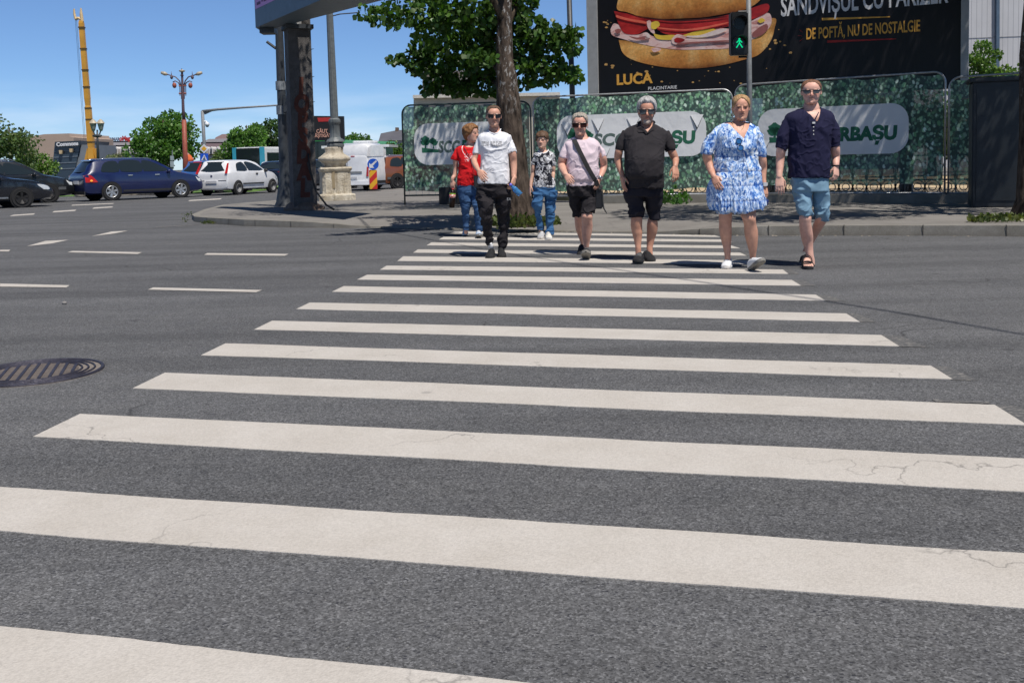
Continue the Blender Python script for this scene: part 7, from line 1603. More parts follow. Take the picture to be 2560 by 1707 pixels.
def mat_bark(name, a, b, pale=0.0):
    n = N(name); v = n.co((1, 1, .28)); c = n.ramp(n.noise(13, 6, v, .7), [(.32, a), (.68, b)])
    c = n.mix(1, c, n.ramp(n.vor(16, v), [(.1, .35), (.5, 1.25)]), 'MULTIPLY')
    if pale:
        z = n.sep(n.co())[2]; k = n.math('MULTIPLY', n.ramp(n.noise(16, 5, n.co((1, 1, .5)), .7), [(.56, 0), (.60, 1)]), n.ramp(n.math('MULTIPLY', z, .2), [(.30, 0), (.50, 1)])); c = n.mix(n.math('MULTIPLY', k, pale), c, (.42, .41, .39))
    return n.fin(c, .95, n.bump(n.math('ADD', n.noise(15, 6, v, .7), n.vor(16, v)), 1.0, .03), Specular_IOR_Level=.15)
BARK = mat_bark('linden_bark', (.03, .022, .017), (.105, .08, .062), .7); BARK2 = mat_bark('tree_bark', (.04, .03, .022), (.11, .085, .06))
rng = np.random.RandomState(11)
# ---- the street linden by the crossing
TY = 15.75; tb = Vector((at(1297, 556, TY).x, TY, PZ))
LF = mat_leaf('linden_leaf', (.028, .068, .011), (.072, .148, .024))
li = thing('linden_tree', 'street linden with dark furrowed trunk and low dense crown behind the white T-shirt man', 'tree', tb, 0, 'street trees on the pavement')
Q = lambda x, y, dy=0: at(x, y, TY + dy) - tb
tk = [(1298, 566, 52), (1297, 545, 45), (1293, 510, 38), (1289, 460, 35), (1284, 400, 33), (1278, 330, 31), (1272, 270, 30), (1268, 225, 27), (1266, 190, 26), (1262, 150, 21), (1261, 90, 20), (1260, 30, 19), (1262, -40, 18), (1266, -130, 16), (1270, -260, 13), (1262, -400, 9), (1270, -560, 4)]
mpp = TY / FPX; P = catmull([tuple(Q(x, y)) + (r * mpp,) for x, y, r in tk], 5); mb = MB(); rg = []
for i, q in enumerate(P):
    rg.append([Vector((q[0], q[1], q[2])) + Vector((cos(t), sin(t), 0)) * max(.02, q[3]) * (1 + .09 * mnoise.noise(Vector((cos(t) * 3, sin(t) * 3, q[2] * 2.2))) + .05 * mnoise.noise(Vector((cos(t) * 8, sin(t) * 8, q[2] * 5))) + .10 * sin(5 * t + q[2]) * max(0, 1 - q[2] / .6)) for t in [2 * pi * k / 26 for k in range(26)]])
mb.rings(rg); trunk = mb.build('trunk', BARK, li, True)
bl = [ # branch: points on the photograph with depth
 [(1262, 120, 0, 9), (1210, 70, .5, 6), (1130, 30, .3, 4), (1030, -10, -.5, 3), (930, -5, -1.0, 2)], [(1266, 210, 0, 9), (1225, 150, .3, 7), (1150, 110, .6, 5), (1060, 140, .7, 3), (1000, 150, .7, 2)],
 [(1264, 170, 0, 9), (1310, 130, .6, 6), (1370, 105, .7, 3), (1430, 95, .5, 1.5)], [(1266, 205, 0, 7), (1320, 172, .6, 4), (1380, 170, .6, 3), (1440, 190, .4, 1.5)],
 [(1268, 230, 0, 8), (1220, 200, .5, 6), (1150, 205, .8, 4), (1090, 215, .9, 2)], [(1262, 80, 0, 9), (1310, -20, .4, 7), (1400, -90, .8, 4)], [(1262, 60, 0, 9), (1200, -60, -.6, 7), (1120, -150, -1.0, 4)], [(1262, -40, 0, 9), (1300, -160, -.9, 6), (1390, -260, -1.4, 3)], [(1264, -100, 0, 8), (1190, -230, .9, 6), (1080, -300, 1.5, 3)]]
for b in bl:
    p = catmull([tuple(Q(x, y, dy)) + (r * mpp,) for x, y, dy, r in b], 4); mb = MB(); mb.tube([Vector(q[:3]) for q in p], [float(q[3]) for q in p], 7); mb.build('branch', BARK2, li, True)
cl = [ # leaf masses (x, y, rx, ry native px, depth, count) read off the silhouette
 (930, 30, 38, 22, -.9, 60), (975, 45, 45, 30, -.8, 90), (1010, 20, 50, 40, -.7, 140), (1070, 25, 60, 50, -.5, 260), (1130, 20, 60, 60, -.3, 320), (1190, 30, 55, 60, 0, 340), (1240, 60, 50, 70, .4, 340), (1085, 75, 50, 40, -.3, 170),
 (985, 150, 24, 10, .5, 26), (1020, 145, 28, 16, .5, 60), (1060, 120, 38, 26, .5, 150), (1050, 165, 34, 26, .5, 130), (1095, 150, 45, 40, .6, 240), (1150, 120, 50, 45, .5, 300), (1150, 180, 55, 40, .7, 320), (1200, 150, 50, 50, .5, 330), (1095, 205, 40, 26, .7, 150), (1150, 222, 45, 18, .7, 150), (1215, 215, 40, 26, .5, 180), (1075, 225, 22, 14, .7, 40),
 (1330, 70, 38, 40, .2, 230), (1320, 120, 40, 35, .3, 200), (1370, 90, 40, 35, .1, 230), (1405, 100, 34, 30, 0, 150), (1430, 80, 22, 18, -.2, 60), (1435, 120, 18, 16, -.2, 40), (1330, 165, 38, 22, .2, 150), (1375, 160, 36, 26, .1, 170), (1415, 180, 34, 22, 0, 120), (1440, 195, 16, 12, -.1, 30), (1345, 200, 30, 16, .2, 70), (1310, 205, 22, 18, .3, 50), (1375, 205, 18, 14, .2, 30),
 (1285, 60, 36, 70, .9, 300), (1290, 0, 60, 40, .4, 300), (1250, 165, 40, 60, 1.0, 260), (1190, 140, 26, 18, -.9, 70), (1225, 150, 20, 12, -.8, 40), (1130, 60, 55, 55, .8, 300), (1230, 90, 60, 60, 1.2, 300)]
for k in range(15):  # the crown above the frame
    a = rng.uniform(0, 2 * pi); rr = rng.uniform(.1, 1) ** .5; cl.append((1245 + 170 * rr * cos(a), -130 - 230 * rng.rand() ** 1.2, 75, 70, .5 + 1.1 * abs(sin(a)) * rr, 190))
pts = []
for x, y, rx, ry, dy, n_ in cl:
    c = Q(x, y, dy); sx, sz = rx * mpp, ry * mpp
    g = rng.normal(0, 1, (int(n_ * 1.12), 3)); g /= np.linalg.norm(g, axis=1)[:, None]; g *= rng.uniform(.25, 1, (len(g), 1)) ** .45
    for q in g: pts.append((c.x + q[0] * sx, c.y + q[1] * sx * .9, c.z + q[2] * sz, q[0], q[1], q[2] * .3))
for k in range(58):  # far leaf clusters of the crown, added above the frame to shade fence and pavement
    c = Vector((rng.uniform(-4.4, 2.2), rng.uniform(19.2, 23.9), 0)) - tb; c.z = 5.75 + 2.4 * rng.rand() - PZ
    g = rng.normal(0, 1, (300, 3)); g /= np.linalg.norm(g, axis=1)[:, None]; g *= rng.uniform(.25, 1, (len(g), 1)) ** .45
    for q in g: pts.append((c.x + q[0] * .8, c.y + q[1] * .8, c.z + q[2] * .5, q[0], q[1], q[2] * .3))
leaves('crown', pts, .088, LF, li, rng, .75)
# weeds round its foot
def tuft(name, label, c, r, n_, h, m, size=.05, cat='weeds', kind=None):
    p = []
    for i in range(n_):
        a = rng.uniform(0, 2 * pi); d = r * rng.rand() ** .5; p.append((d * cos(a), d * sin(a) * .6, rng.rand() ** 1.5 * h * (1 - .5 * d / r), cos(a) * .4, sin(a) * .4, 1.4))
    o = leaves(name, p, size, m, None, rng, -.3, True); o.location = c; tag(o, label, cat, None, kind); return o
WEED = mat_leaf('weed_leaf', (.05, .085, .02), (.13, .15, .05), 6)
tuft('weeds', 'weedy tuft growing round the foot of the linden trunk', tb + Vector((0, -.25, .0)), .62, 900, .2, WEED, .07)
tuft('weeds', 'low weeds and litter round the dark trunk at the right edge', at(2500, 545, 13.9).xy.to_3d() + Vector((0, 0, PZ)), .45, 300, .1, WEED, .07)
VINE = mat_leaf('vine_leaf', (.035, .10, .016), (.08, .19, .04), 5)
p = at(1672, 505, 21.6); p.z = PZ
v = tuft('ivy_plant', 'bright green leafy plant climbing out under the site fence beside the man in polo', p + Vector((0, -.25, 0)), .45, 190, .4, VINE, .10, 'plant')
for i, (x, y) in enumerate(((462, 556), (530, 560), (475, 540))):
    tuft('weeds', ['tall thin weed at the tip of the pavement island', 'dry grass tuft against the kerb left of the pillar', 'small weed beside the rounded kerb tip'][i], gp(x, y), (.07, .22, .1)[i], (26, 120, 40)[i], (.3, .08, .1)[i], WEED, .035)
# ---- second street tree at the right edge: its trunk enters the frame and its crown shades fence, billboard and kerb
T2 = 14.9; t2 = Vector((at(2566, 545, T2).x + .08, T2, PZ)); li2 = thing('linden_tree', 'street tree at the right edge, dark trunk cut off by the frame', 'tree', t2, 0, 'street trees on the pavement')
mb = MB(); mb.tube([(0, 0, -.02), (.0, 0, .25), (0, 0, 1.2), (-.03, 0, 2.4), (.05, 0, 3.6), (.1, .1, 5.2), (.1, .2, 6.8)], [.32, .22, .185, .17, .16, .12, .06], 18); mb.build('trunk', BARK, li2, True)
pts = []
for k in range(60):
    a = rng.uniform(0, 2 * pi); rr = rng.rand() ** .5; c = (-.9 + 3.3 * rr * cos(a), .9 + 3.0 * rr * sin(a), 4.55 + 3.2 * rng.rand() * (1.15 - .6 * rr))
    g = rng.normal(0, 1, (210, 3)); g /= np.linalg.norm(g, axis=1)[:, None]; g *= rng.uniform(.2, 1, (210, 1)) ** .5
    for q in g: pts.append((c[0] + q[0] * .75, c[1] + q[1] * .75, c[2] + q[2] * .55, q[0], q[1], q[2] * .3))
for a, l in ((.5, 2.2), (2.2, 2.5), (3.6, 2.6), (5.2, 2.2), (4.3, 1.8), (1.4, 2.2)):
    mb = MB(); mb.tube([(0, 0, 3.2), (l * .4 * cos(a), l * .4 * sin(a), 4.3), (l * cos(a) - .5, l * sin(a) + .5, 5.3)], [.09, .06, .025], 7); mb.build('branch', BARK2, li2, True)
leaves('crown', pts, .12, LF, li2, rng, .75)
# two more crowns along the right-hand pavement, above the frame, whose shade falls on the billboard and the fence
def shade_tree(loc, label, cx=0, zc=6.2, rr_=2.6, n_=46):
    o = thing('street_tree', label, 'tree', loc, 0, 'street trees on the pavement')
    mb = MB(); mb.tube([(0, 0, -.02), (0, 0, .3), (.02, 0, 2.2), (0, .05, 4.2), (.1, 0, zc + 1.4)], [.26, .19, .16, .13, .05], 16); mb.build('trunk', BARK, o, True)
    p = []
    for k in range(n_):
        a = rng.uniform(0, 2 * pi); rr = rng.rand() ** .5; c = (cx + rr_ * rr * cos(a), rr_ * rr * sin(a), zc + 2.0 * (rng.rand() - .45))
        g = rng.normal(0, 1, (180, 3)); g /= np.linalg.norm(g, axis=1)[:, None]; g *= rng.uniform(.2, 1, (180, 1)) ** .5
        for q in g: p.append((c[0] + q[0] * .75, c[1] + q[1] * .75, c[2] + q[2] * .6, q[0], q[1], q[2] * .3))
    leaves('crown', p, .14, LF, o, rng, .7)
shade_tree(Vector((10.6, 18.3, PZ)), 'street tree beyond the right edge shading the cabinet and darkest fence panel', 0, 6.6, 2.6)
shade_tree(Vector((12.3, 22.3, PZ)), 'park tree beyond the right edge shading the right half of the billboard', -1.1, 8.4, 2.7, 56)
# ---- background trees
def tree(name, label, px_, py_base, py_top, wpx, Y, m, n_=2600, size=.28, trunk=.2, seed=1, shape=1.0, group='trees beyond the junction', loose=1.0, grp=True):
    n_ = int(n_ * 2.3); size = size * .62; r_ = np.random.RandomState(seed); b = at(px_, py_base, Y); b.z = 0; top = at(px_, py_top, Y).z; w_ = wpx / FPX * Y / 2
    o = thing(name, label, 'tree', b, 0, group if grp else None)
    mb = MB(); mb.tube([(0, 0, -.05), (0, 0, top * .25), (.1, 0, top * .55), (.0, 0, top * .85)], [trunk, trunk * .8, trunk * .55, trunk * .15], 8); mb.build('trunk', BARK2, o, True)
    pts = []; nc = 46
    for k in range(nc):
        a = r_.uniform(0, 2 * pi); v = r_.uniform(-1, 1); q = math.sqrt(1 - v * v * .85); rr = r_.uniform(.25, .92)
        c = (w_ * rr * q * cos(a), w_ * rr * q * sin(a) * .8, top * (.56 + .36 * v * rr * shape)); cr = w_ * r_.uniform(.2, .36)
        g = r_.normal(0, 1, (n_ // nc, 3)); g /= np.linalg.norm(g, axis=1)[:, None]; g *= r_.uniform(.2, 1, (len(g), 1)) ** (.4 * loose)
        for t in g: pts.append((c[0] + t[0] * cr, c[1] + t[1] * cr, max(.3, c[2] + t[2] * cr * .8), t[0], t[1], t[2]))
    leaves('crown', pts, size, m, o, r_, .3, True); return o
LG1 = mat_leaf('round_tree_leaf', (.05, .13, .022), (.12, .25, .05), .5); LG2 = mat_leaf('olive_tree_leaf', (.06, .105, .035), (.15, .21, .08), .5); LG3 = mat_leaf('pale_shrub_leaf', (.14, .17, .08), (.26, .29, .17), .5); LG4 = mat_leaf('dark_tree_leaf', (.03, .07, .018), (.075, .14, .04), .5); LG5 = mat_leaf('fresh_tree_leaf', (.05, .12, .02), (.14, .24, .05), .5)
tree('loose_tree', 'loose grey green tree standing at the left edge behind the black cars', 30, 470, 282, 190, 62, LG2, 1700, .30, .16, 3, 1.05, loose=2)
tree('low_tree', 'low green tree behind the black estate, right of the loose tree', 80, 470, 372, 130, 66, LG5, 1300, .28, .12, 4, .9)
tree('round_tree', 'large round bright green tree behind the red ornate lamp', 415, 455, 270, 172, 70, LG1, 5200, .34, .25, 5, 1.0)
tree('pale_shrub', 'pale silvery shrub in front of the mansard building', 292, 440, 368, 62, 85, LG3, 1200, .22, .1, 6, .9)
tree('green_tree', 'leafy green tree right of the road signs', 622, 450, 287, 120, 74, LG1, 2600, .32, .2, 7)
tree('dark_tree', 'darker olive tree between the green tree and the mast', 680, 450, 284, 100, 80, LG4, 2200, .32, .2, 8)
tree('low_tree', 'low bushy tree in front of the mansard roof, left of the leafy green tree', 565, 450, 372, 80, 76, LG2, 1200, .28, .15, 9)
tree('green_tree', 'green tree above the white van and the small dark billboard', 890, 450, 314, 90, 88, LG1, 1900, .34, .2, 10)
tree('fresh_tree', 'light green tree beside the left end of the site fence', 985, 450, 345, 70, 78, LG5, 1500, .28, .15, 12)
tree('park_tree', 'fresh green tree right of the big billboard against the pale hall', 2448, 470, 52, 130, 46, LG5, 3400, .22, .2, 13, 1.1, 'trees in the park behind the fence')
tree('park_tree', 'green tree at the right edge above the dark fence panel', 2560, 470, 100, 150, 40, LG5, 3400, .22, .2, 14, 1.0, 'trees in the park behind the fence')
for i, (x, Y, yt, w_) in enumerate(((2060, 44, 190, 300), (2330, 40, 210, 260), (1700, 50, 240, 300))):
    tree('park_tree', ['dark tree seen through the cloth behind the tall man', 'dark tree seen through the cloth right of the ERBAȘU lettering', 'dark tree behind the sunlit site fence panel'][i], x, 470, yt, w_, Y, LG4, 2600, .3, .2, 20 + i, 1.0, 'trees in the park behind the fence')
# grass verge beyond the cars with stones
gv = MB(); gv.poly([Vector((-60, 44, .012)), Vector((-12, 46.5, .012)), Vector((-12, 60, .012)), Vector((-60, 60, .012))]); struct('grass_verge', gv.mesh(), M('verge_grass', (.09, .17, .03), .95, .35, 3))
STN = M('pale_boulder', (.42, .38, .31), .95, .25, 5, .4, 10)
for i in range(16):
    x = 205 + i * 17 + rng.uniform(-5, 5); b = at(x, 500, 45 + rng.uniform(-.3, .8)); b.z = 0; mb = MB(); mb.ell((0, 0, .12), (rng.uniform(.2, .4), .25, rng.uniform(.16, .3)), 10, 7); me = mb.mesh()
    for v in me.vertices: v.co *= 1 + .25 * mnoise.noise(v.co * 4 + Vector((i * 3, 0, 0)))
    o = link('kerb_boulder', me, STN, None, True); o.location = b; tag(o, 'pale boulder in the row seen under the parked cars', 'boulder', 'pale boulders edging the far verge')
# stone on the road
mb = MB(); mb.ell((0, 0, .012), (.022, .018, .016), 10, 7); o = mb.build('pebble', M('grey_pebble', (.22, .21, .2), .9), None, True); o.location = gp(161, 761); tag(o, 'single pale pebble lying on the asphalt above the manhole', 'pebble')
# overhead wire: above the frame, its shadow crosses the road
cw = [gd(x, y) for x, y in ((820, 515), (860, 528), (930, 540), (1040, 560), (1250, 596), (1500, 632), (1750, 670), (2000, 708), (2200, 742), (2352, 768), (2500, 790))]
zc = [7.6 - .9 * sin(pi * i / 10) * 0 for i in range(11)]
p = [q + SUN * (z / SUN.z) for q, z in zip(cw, zc)]
mb = MB(); sm = catmull([tuple(q) for q in p], 5); mb.tube([Vector(q) for q in sm], .017, 6); o = mb.build('overhead_wire', RUB, None, True); tag(o, 'overhead cable crossing high above the road, out of view', 'cable')
# ================================================================ far side of the junction
# ---- ornate red lamp
Y = 46; b = at(463, 470, Y); b.z = 0; o = thing('ornate_lamp', 'tall ornate lamp with red lower shaft and curved twin arms before the round tree', 'street lamp', b)
Q = lambda x, y: at(x, y, Y) - b
ORED = M('oxide_red_paint', (.30, .075, .045), .6, .3, 10); ODK = M('dark_plum_metal', (.10, .06, .075), .5, .3, 10); LAMPG = M('lamp_glass_beige', (.42, .36, .26), .4, .2, 20)
mb = MB(); mb.tube([Q(466, 470), Q(463, 389), Q(460, 300)], [.16, .11, .10], 10); mb.build('red_shaft', ORED, o, True)
mb = MB(); mb.tube([Q(460, 300), Q(458, 275), Q(455, 180), Q(454, 172)], [.08, .07, .05, .02], 8); mb.build('upper_shaft', ODK, o, True)
mb = MB(); c = Q(455, 179); mb.lathe(c, [(.02, -.06), (.13, 0), (.15, .03), (.02, .08)], 12); mb.build('finial', LAMPG, o, True)
mb = MB(); c = Q(455, 189); mb.lathe(c, [(.02, -.04), (.10, 0), (.02, .05)], 12); mb.build('finial', ODK, o, True)
for dx in (-7, -3.5, 0.5, 4, 7.5):
    mb = MB(); mb.tube([Q(456.5 + dx, 214), Q(457 + dx, 240 + 8 * (abs(dx) < 5))], .022, 5); mb.build('cage_bar', ODK, o)
for yy in (215, 234): mb = MB(); c = Q(456.5, yy); mb.tube([c + Vector((-.17, 0, 0)), c + Vector((.17, 0, 0))], .035, 6); mb.build('cage_ring', ORED, o)
for s_ in (-1, 1):
    mb = MB(); mb.tube([Q(456 + 4 * s_, 214), Q(456 + 7 * s_, 203), Q(455 + 16 * s_, 193), Q(455 + 32 * s_, 188), Q(454 + 38 * s_, 186)], .028, 6); mb.build('arm', ODK, o, True)
    mb = MB(); mb.tube([Q(454 + 36 * s_, 187), Q(454 + 42 * s_, 185), Q(454 + 51 * s_, 182)], [.05, .09, .06], 8); mb.build('lamp_head', LAMPG, o, True)
    mb = MB(); mb.tube([Q(456 + 7 * s_, 213), Q(456 + 10 * s_, 207), Q(456 + 18 * s_, 203), Q(456 + 24 * s_, 206)], .026, 6); mb.build('scroll', ODK, o, True)
    c = Q(456 + 20 * s_, 214); mb = MB(); mb.ell(c, (.10, .10, .13), 10, 7); mb.build('globe', ORED, o, True)
    c = Q(455 + 26 * s_, 194); mb = MB(); mb.ell(c, (.07, .07, .09), 8, 6); mb.tube([c, c + Vector((0, 0, .28))], [.03, .004], 6); mb.build('bud', ODK, o, True)
# ---- yellow piling rig mast
Y = 80; b = at(231, 440, Y); b.z = 0; o = thing('piling_rig', 'tall yellow piling rig mast leaning left above the cars', 'construction rig', b); Q = lambda x, y, dy=0: at(x, y, Y + dy) - b
YEL = M('rig_yellow', (.60, .30, .035), .5, .18, 1.5, dirt=.25)
mb = MB(); n_ = 22
for i in range(n_):
    t0, t1 = i / n_, (i + 1) / n_
mb.rings([[Q(203 + 28 * t, 52 + 353 * t) + Vector((x * w_, y * w_, 0)) for x, y in ((-1, -1), (1, -1), (1, 1), (-1, 1))] for t, w_ in ((0, .13), (.02, .17), (.55, .19), (.6, .16), (.62, .2), (.85, .22), (.9, .19), (1, .26))]); mb.build('mast', YEL, o)
for t in (.05, .2, .35, .47, .62, .7, .86):
    mb = MB(); c = Q(203 + 28 * t, 52 + 353 * t); mb.box((c.x - .21, -.23, c.z - .05), (c.x + .22, .2, c.z + .05)); mb.build('mast_joint', M('dark_grease', (.10, .06, .02), .7), o)
mb = MB(); mb.tube([Q(189, 48), Q(186, 36), Q(185, 23)], [.11, .09, .06], 6); mb.tube([Q(188, 49), Q(196, 46), Q(205, 50)], .12, 6); mb.build('jib_left', M('rig_pale', (.62, .45, .24), .6), o)
mb = MB(); mb.tube([Q(205, 55), Q(203, 36), Q(202, 21)], [.15, .12, .05], 6); mb.build('jib_right', M('rig_pale', (.62, .45, .24), .6), o)
for x0, y0, x1, y1 in ((222, 372, 214, 408), (236, 372, 246, 404)): mb = MB(); mb.bar(Q(x0, y0), Q(x1, y1), .22, .22); mb.build('strut', YEL, o)
mb = MB(); mb.box(tuple(Q(214, 440) + Vector((0, -.6, 0))), tuple(Q(250, 402) + Vector((0, .8, 0)))); mb.build('machine_base', M('rig_dark', (.06, .05, .04), .7), o)
for dx in (0, 3): mb = MB(); mb.tube([Q(188 + dx, 48), Q(210 + dx, 350)], .012, 4); mb.build('hoist_rope', RUB, o)
# ---- twin lantern lamp before it
Y = 60; b = at(246, 440, Y); b.z = 0; o = thing('lantern_lamp', 'dark post with a cluster of glass lanterns right of the yellow mast', 'street lamp', b); Q = lambda x, y: at(x, y, Y) - b
mb = MB(); mb.tube([Q(246, 440), Q(244, 360), Q(243, 325)], [.12, .07, .05], 8); mb.build('post', DSTEEL, o, True)
for dx in (-10, 9):
    mb = MB(); mb.tube([Q(244, 345), Q(243 + dx * .6, 338), Q(243 + dx, 326)], .04, 6); mb.build('arm', DSTEEL, o, True)
    c = Q(243 + dx, 315); mb = MB(); mb.lathe(c, [(.07, -.32), (.13, -.2), (.20, .12), (.22, .14)], 8); mb.build('lantern_glass', M('lantern_glass', (.20, .22, .22), .2), o)
    mb = MB(); mb.lathe(c + Vector((0, 0, .145)), [(.25, 0), (.14, .16), (.03, .26)], 10); mb.build('lantern_cap', LAMPG, o)
mb = MB(); c = Q(243, 340); mb.ell(c, (.3, .1, .1), 10, 6); mb.build('scroll_bracket', DSTEEL, o, True)
# ---- sign gantry with camera
Y = 50; b = at(514, 470, Y); b.z = 0; o = thing('sign_gantry', 'thin grey gantry post with a long arm and white dome camera', 'gantry', b); Q = lambda x, y: at(x, y, Y) - b
mb = MB(); mb.tube([Q(516, 470), Q(511, 370), Q(506, 278)], [.10, .085, .08], 10); mb.build('post', GREYP, o, True)
mb = MB(); mb.tube([Q(505, 279), Q(545, 274), Q(600, 270), Q(720, 262)], [.07, .06, .05, .04], 8); mb.build('arm', GREYP, o, True)
mb = MB(); mb.prism([Q(508, 281), Q(534, 277), Q(512, 287)], (0, .04, 0)); mb.build('gusset', GREYP, o)
mb = MB(); mb.tube([Q(510, 304), Q(516, 305), Q(518, 309)], .05, 8); mb.ell(Q(518, 311), (.12, .12, .11), 12, 8); mb.build('dome_camera', WHP, o, True); mb = MB(); mb.ell(Q(518, 315), (.09, .09, .07), 10, 6); mb.build('camera_lens', RUB, o, True)
# ---- priority and crossing signs
Y = 47; b = at(510, 470, Y); b.z = 0; o = thing('road_sign_post', 'post with yellow priority diamond above a blue crossing sign', 'road sign', b); Q = lambda x, y, dy=0: at(x, y, Y + dy) - b
mb = MB(); mb.tube([(0, .06, 0), Q(510, 362, .06)], .035, 8); mb.build('post', GREYP, o)
SW_ = M('sign_white', (.7, .7, .7), .5); SB = M('sign_blue', (.012, .09, .50), .4); SY = M('sign_yellow', (.72, .38, .02), .5)
def dia(cx, cy, r, m_, nm, d): mb = MB(); mb.prism([Q(cx + r * a, cy + r * bb) + Vector((0, d, 0)) for a, bb in ((0, -1), (1, 0), (0, 1), (-1, 0))], (0, .01, 0)); mb.build(nm, m_, o)
dia(510, 372, 11.8, SW_, 'diamond_plate', 0); dia(510, 372, 6.6, SY, 'diamond_face', -.012)
mb = MB(); mb.prism([Q(x, y) for x, y in ((501, 384), (520.5, 384), (520.5, 404), (501, 404))], (0, .01, 0)); mb.build('blue_plate', SB, o)
mb = MB(); mb.prism([Q(x, y) - Vector((0, .012, 0)) for x, y in ((510.6, 387), (518, 401), (503, 401))], (0, .01, 0)); mb.build('white_triangle', SW_, o)
mb = MB(); mb.bar(Q(511, 391) - Vector((0, .02, 0)), Q(511, 396) - Vector((0, .02, 0)), .05, .02); mb.bar(Q(511, 395) - Vector((0, .02, 0)), Q(507.5, 400) - Vector((0, .02, 0)), .04, .02); mb.bar(Q(511, 395) - Vector((0, .02, 0)), Q(514, 400) - Vector((0, .02, 0)), .04, .02); mb.build('walking_figure', RUB, o)
for i, (x, y0, y1) in enumerate(((429, 388, 402), (430, 403, 418))): pass
b = at(430, 470, 52); b.z = 0; o = thing('parking_sign', 'two small grey sign plates on a post before the round tree', 'road sign', b); Q = lambda x, y: at(x, y, 52) - b
mb = MB(); mb.tube([(0, .05, 0), Q(430, 376) + Vector((0, .05, 0))], .03, 6); mb.build('post', GREYP, o)
for y0, y1 in ((390, 401), (403, 418)): mb = MB(); mb.prism([Q(425, y0), Q(434, y0), Q(435, y1), Q(426, y1)], (0, .02, 0)); mb.build('plate', M('grey_sign_back', (.30, .34, .38), .6), o)
# ---- person in orange by the lamp
b = at(476, 440, 47); b.z = 0; Q = lambda x, y: at(x, y, 47) - b
o = thing('person', 'worker in orange hi-vis clothing bending beside the red lamp shaft', 'person', b)
mb = MB(); mb.tube([Q(470, 440), Q(471, 418), Q(473, 405)], [.10, .13, .16], 10, True, 1, None, True); mb.tube([Q(480, 440), Q(477, 418), Q(474, 405)], [.09, .12, .15], 10, True, 1, None, True); mb.tube([Q(473, 408), Q(474, 400), Q(471, 394)], [.18, .2, .16], 10, True, 1, None, True); mb.tube([Q(478, 397), Q(480, 405), Q(479, 414)], [.07, .06, .05], 8, True, 1, None, True); mb.tube([Q(467, 397), Q(464, 407), Q(459, 414)], [.07, .06, .05], 8, True, 1, None, True)
me = union(mb, .03, 3); link('work_clothes', me, M('orange_hivis', (.62, .12, .03), .8, .2, 5), o, True)
mb = MB(); mb.ell(Q(469, 389), (.10, .11, .13), 12, 9); mb.tube([Q(470, 393), Q(469, 391)], .06, 8); mb.build('body', M('tanned_skin', (.4, .22, .15), .6), o, True)
# ---- small dark roadside screen
Y = 70; b = at(818, 440, Y); b.z = 0; o = thing('roadside_billboard', 'small dark billboard with red tab and pale lettering behind the lamp post', 'billboard', b); Q = lambda x, y, dy=0: at(x, y, Y + dy) - b
mb = MB(); mb.prism([Q(770, 290), Q(859, 291), Q(861, 352), Q(770, 352)], (0, .3, 0)); mb.build('screen_panel', M('black_screen', (.010, .008, .008), .5, .4, .6), o)
mb = MB(); mb.tube([(0, .15, 0), Q(818, 352, .15)], .16, 10); mb.build('support_post', DSTEEL, o)
mb = MB(); mb.poly([Q(793, 295, -.02), Q(826, 294, -.02), Q(822, 304, -.02), Q(796, 305, -.02)]); mb.build('red_tab', RED, o)
PKL = M('salmon_letters', (.60, .32, .24), .6)
for t_, x, y, w_, h_ in (('CÂUT', 791, 333, 28, 9), ('CÂȘTIGĂTORI', 780, 344, 64, 8)):
    p = Q(x, y, -.03); me = text_mesh(t_, 1, .002, 1, .03); cx = co_of(me)[:, 0].max(); k1 = w_ / FPX * Y / cx; k2 = h_ / FPX * Y / .7
    me.transform(Matrix.Diagonal((k1, k2, 1, 1))); t = link('printed_letters', me, PKL, o); t.matrix_local = frame(p, (1, 0, 0))
# ---- buildings
def bld(name, label, Y, loc=None):
    b = at(*loc, Y); b.z = 0; return thing(name, label, 'building', b), (lambda x, y, dy=0: at(x, y, Y + dy) - b)
WIN = M('far_window_glass', (.03, .04, .05), .2, .3, .2); WWH = M('white_window_surround', (.62, .60, .57), .7)
def block(o, Q, pts, d, m_, nm='wall'):
    q = [Q(*p) for p in pts]; mb = MB(); mb.prism(q, (0, d, 0)); return mb.build(nm, m_, o)
# beige block with glass front bearing a name board
o, Q = bld('beige_building', 'beige concrete building behind the loose tree, left of the yellow mast', 120, (120, 440))
BEI = M('beige_render', (.42, .32, .25), .9, .12, .3)
block(o, Q, [(60, 450), (60, 345), (110, 336), (172, 334), (174, 342), (184, 344), (184, 450)], 12, BEI)
o, Q = bld('glass_building', 'dark sloping glass building with white lettering on its top board', 112, (160, 440))
block(o, Q, [(128, 450), (137, 356), (202, 352), (182, 450)], 8, M('dark_blue_glass', (.035, .055, .08), .2, .25, .15), 'glass_wall')
block(o, Q, [(137, 368, -.3), (137, 355, -.3), (200, 352, -.3), (199, 365, -.3)], .25, M('dark_sign_board', (.03, .045, .06), .5), 'name_board')
me = text_mesh('Commons', 1, .01, 1, .05); p = Q(141, 366, -.36); q = Q(196, 363, -.36); me.transform(Matrix.Diagonal(((q - p).length / co_of(me)[:, 0].max(), 9 / FPX * 112 / .7, 1, 1))); t = link('board_letters', me, SW_, o); t.matrix_local = frame(p, q - p)
for i in range(4): block(o, Q, [(134 - i * 1.6, 378 + i * 15, -.05), (198 - i * 3.4, 375 + i * 15, -.05), (197.6 - i * 3.4, 377 + i * 15, -.05), (133.8 - i * 1.6, 380 + i * 15, -.05)], .04, M('mullion_grey', (.16, .19, .22), .5), 'mullion')
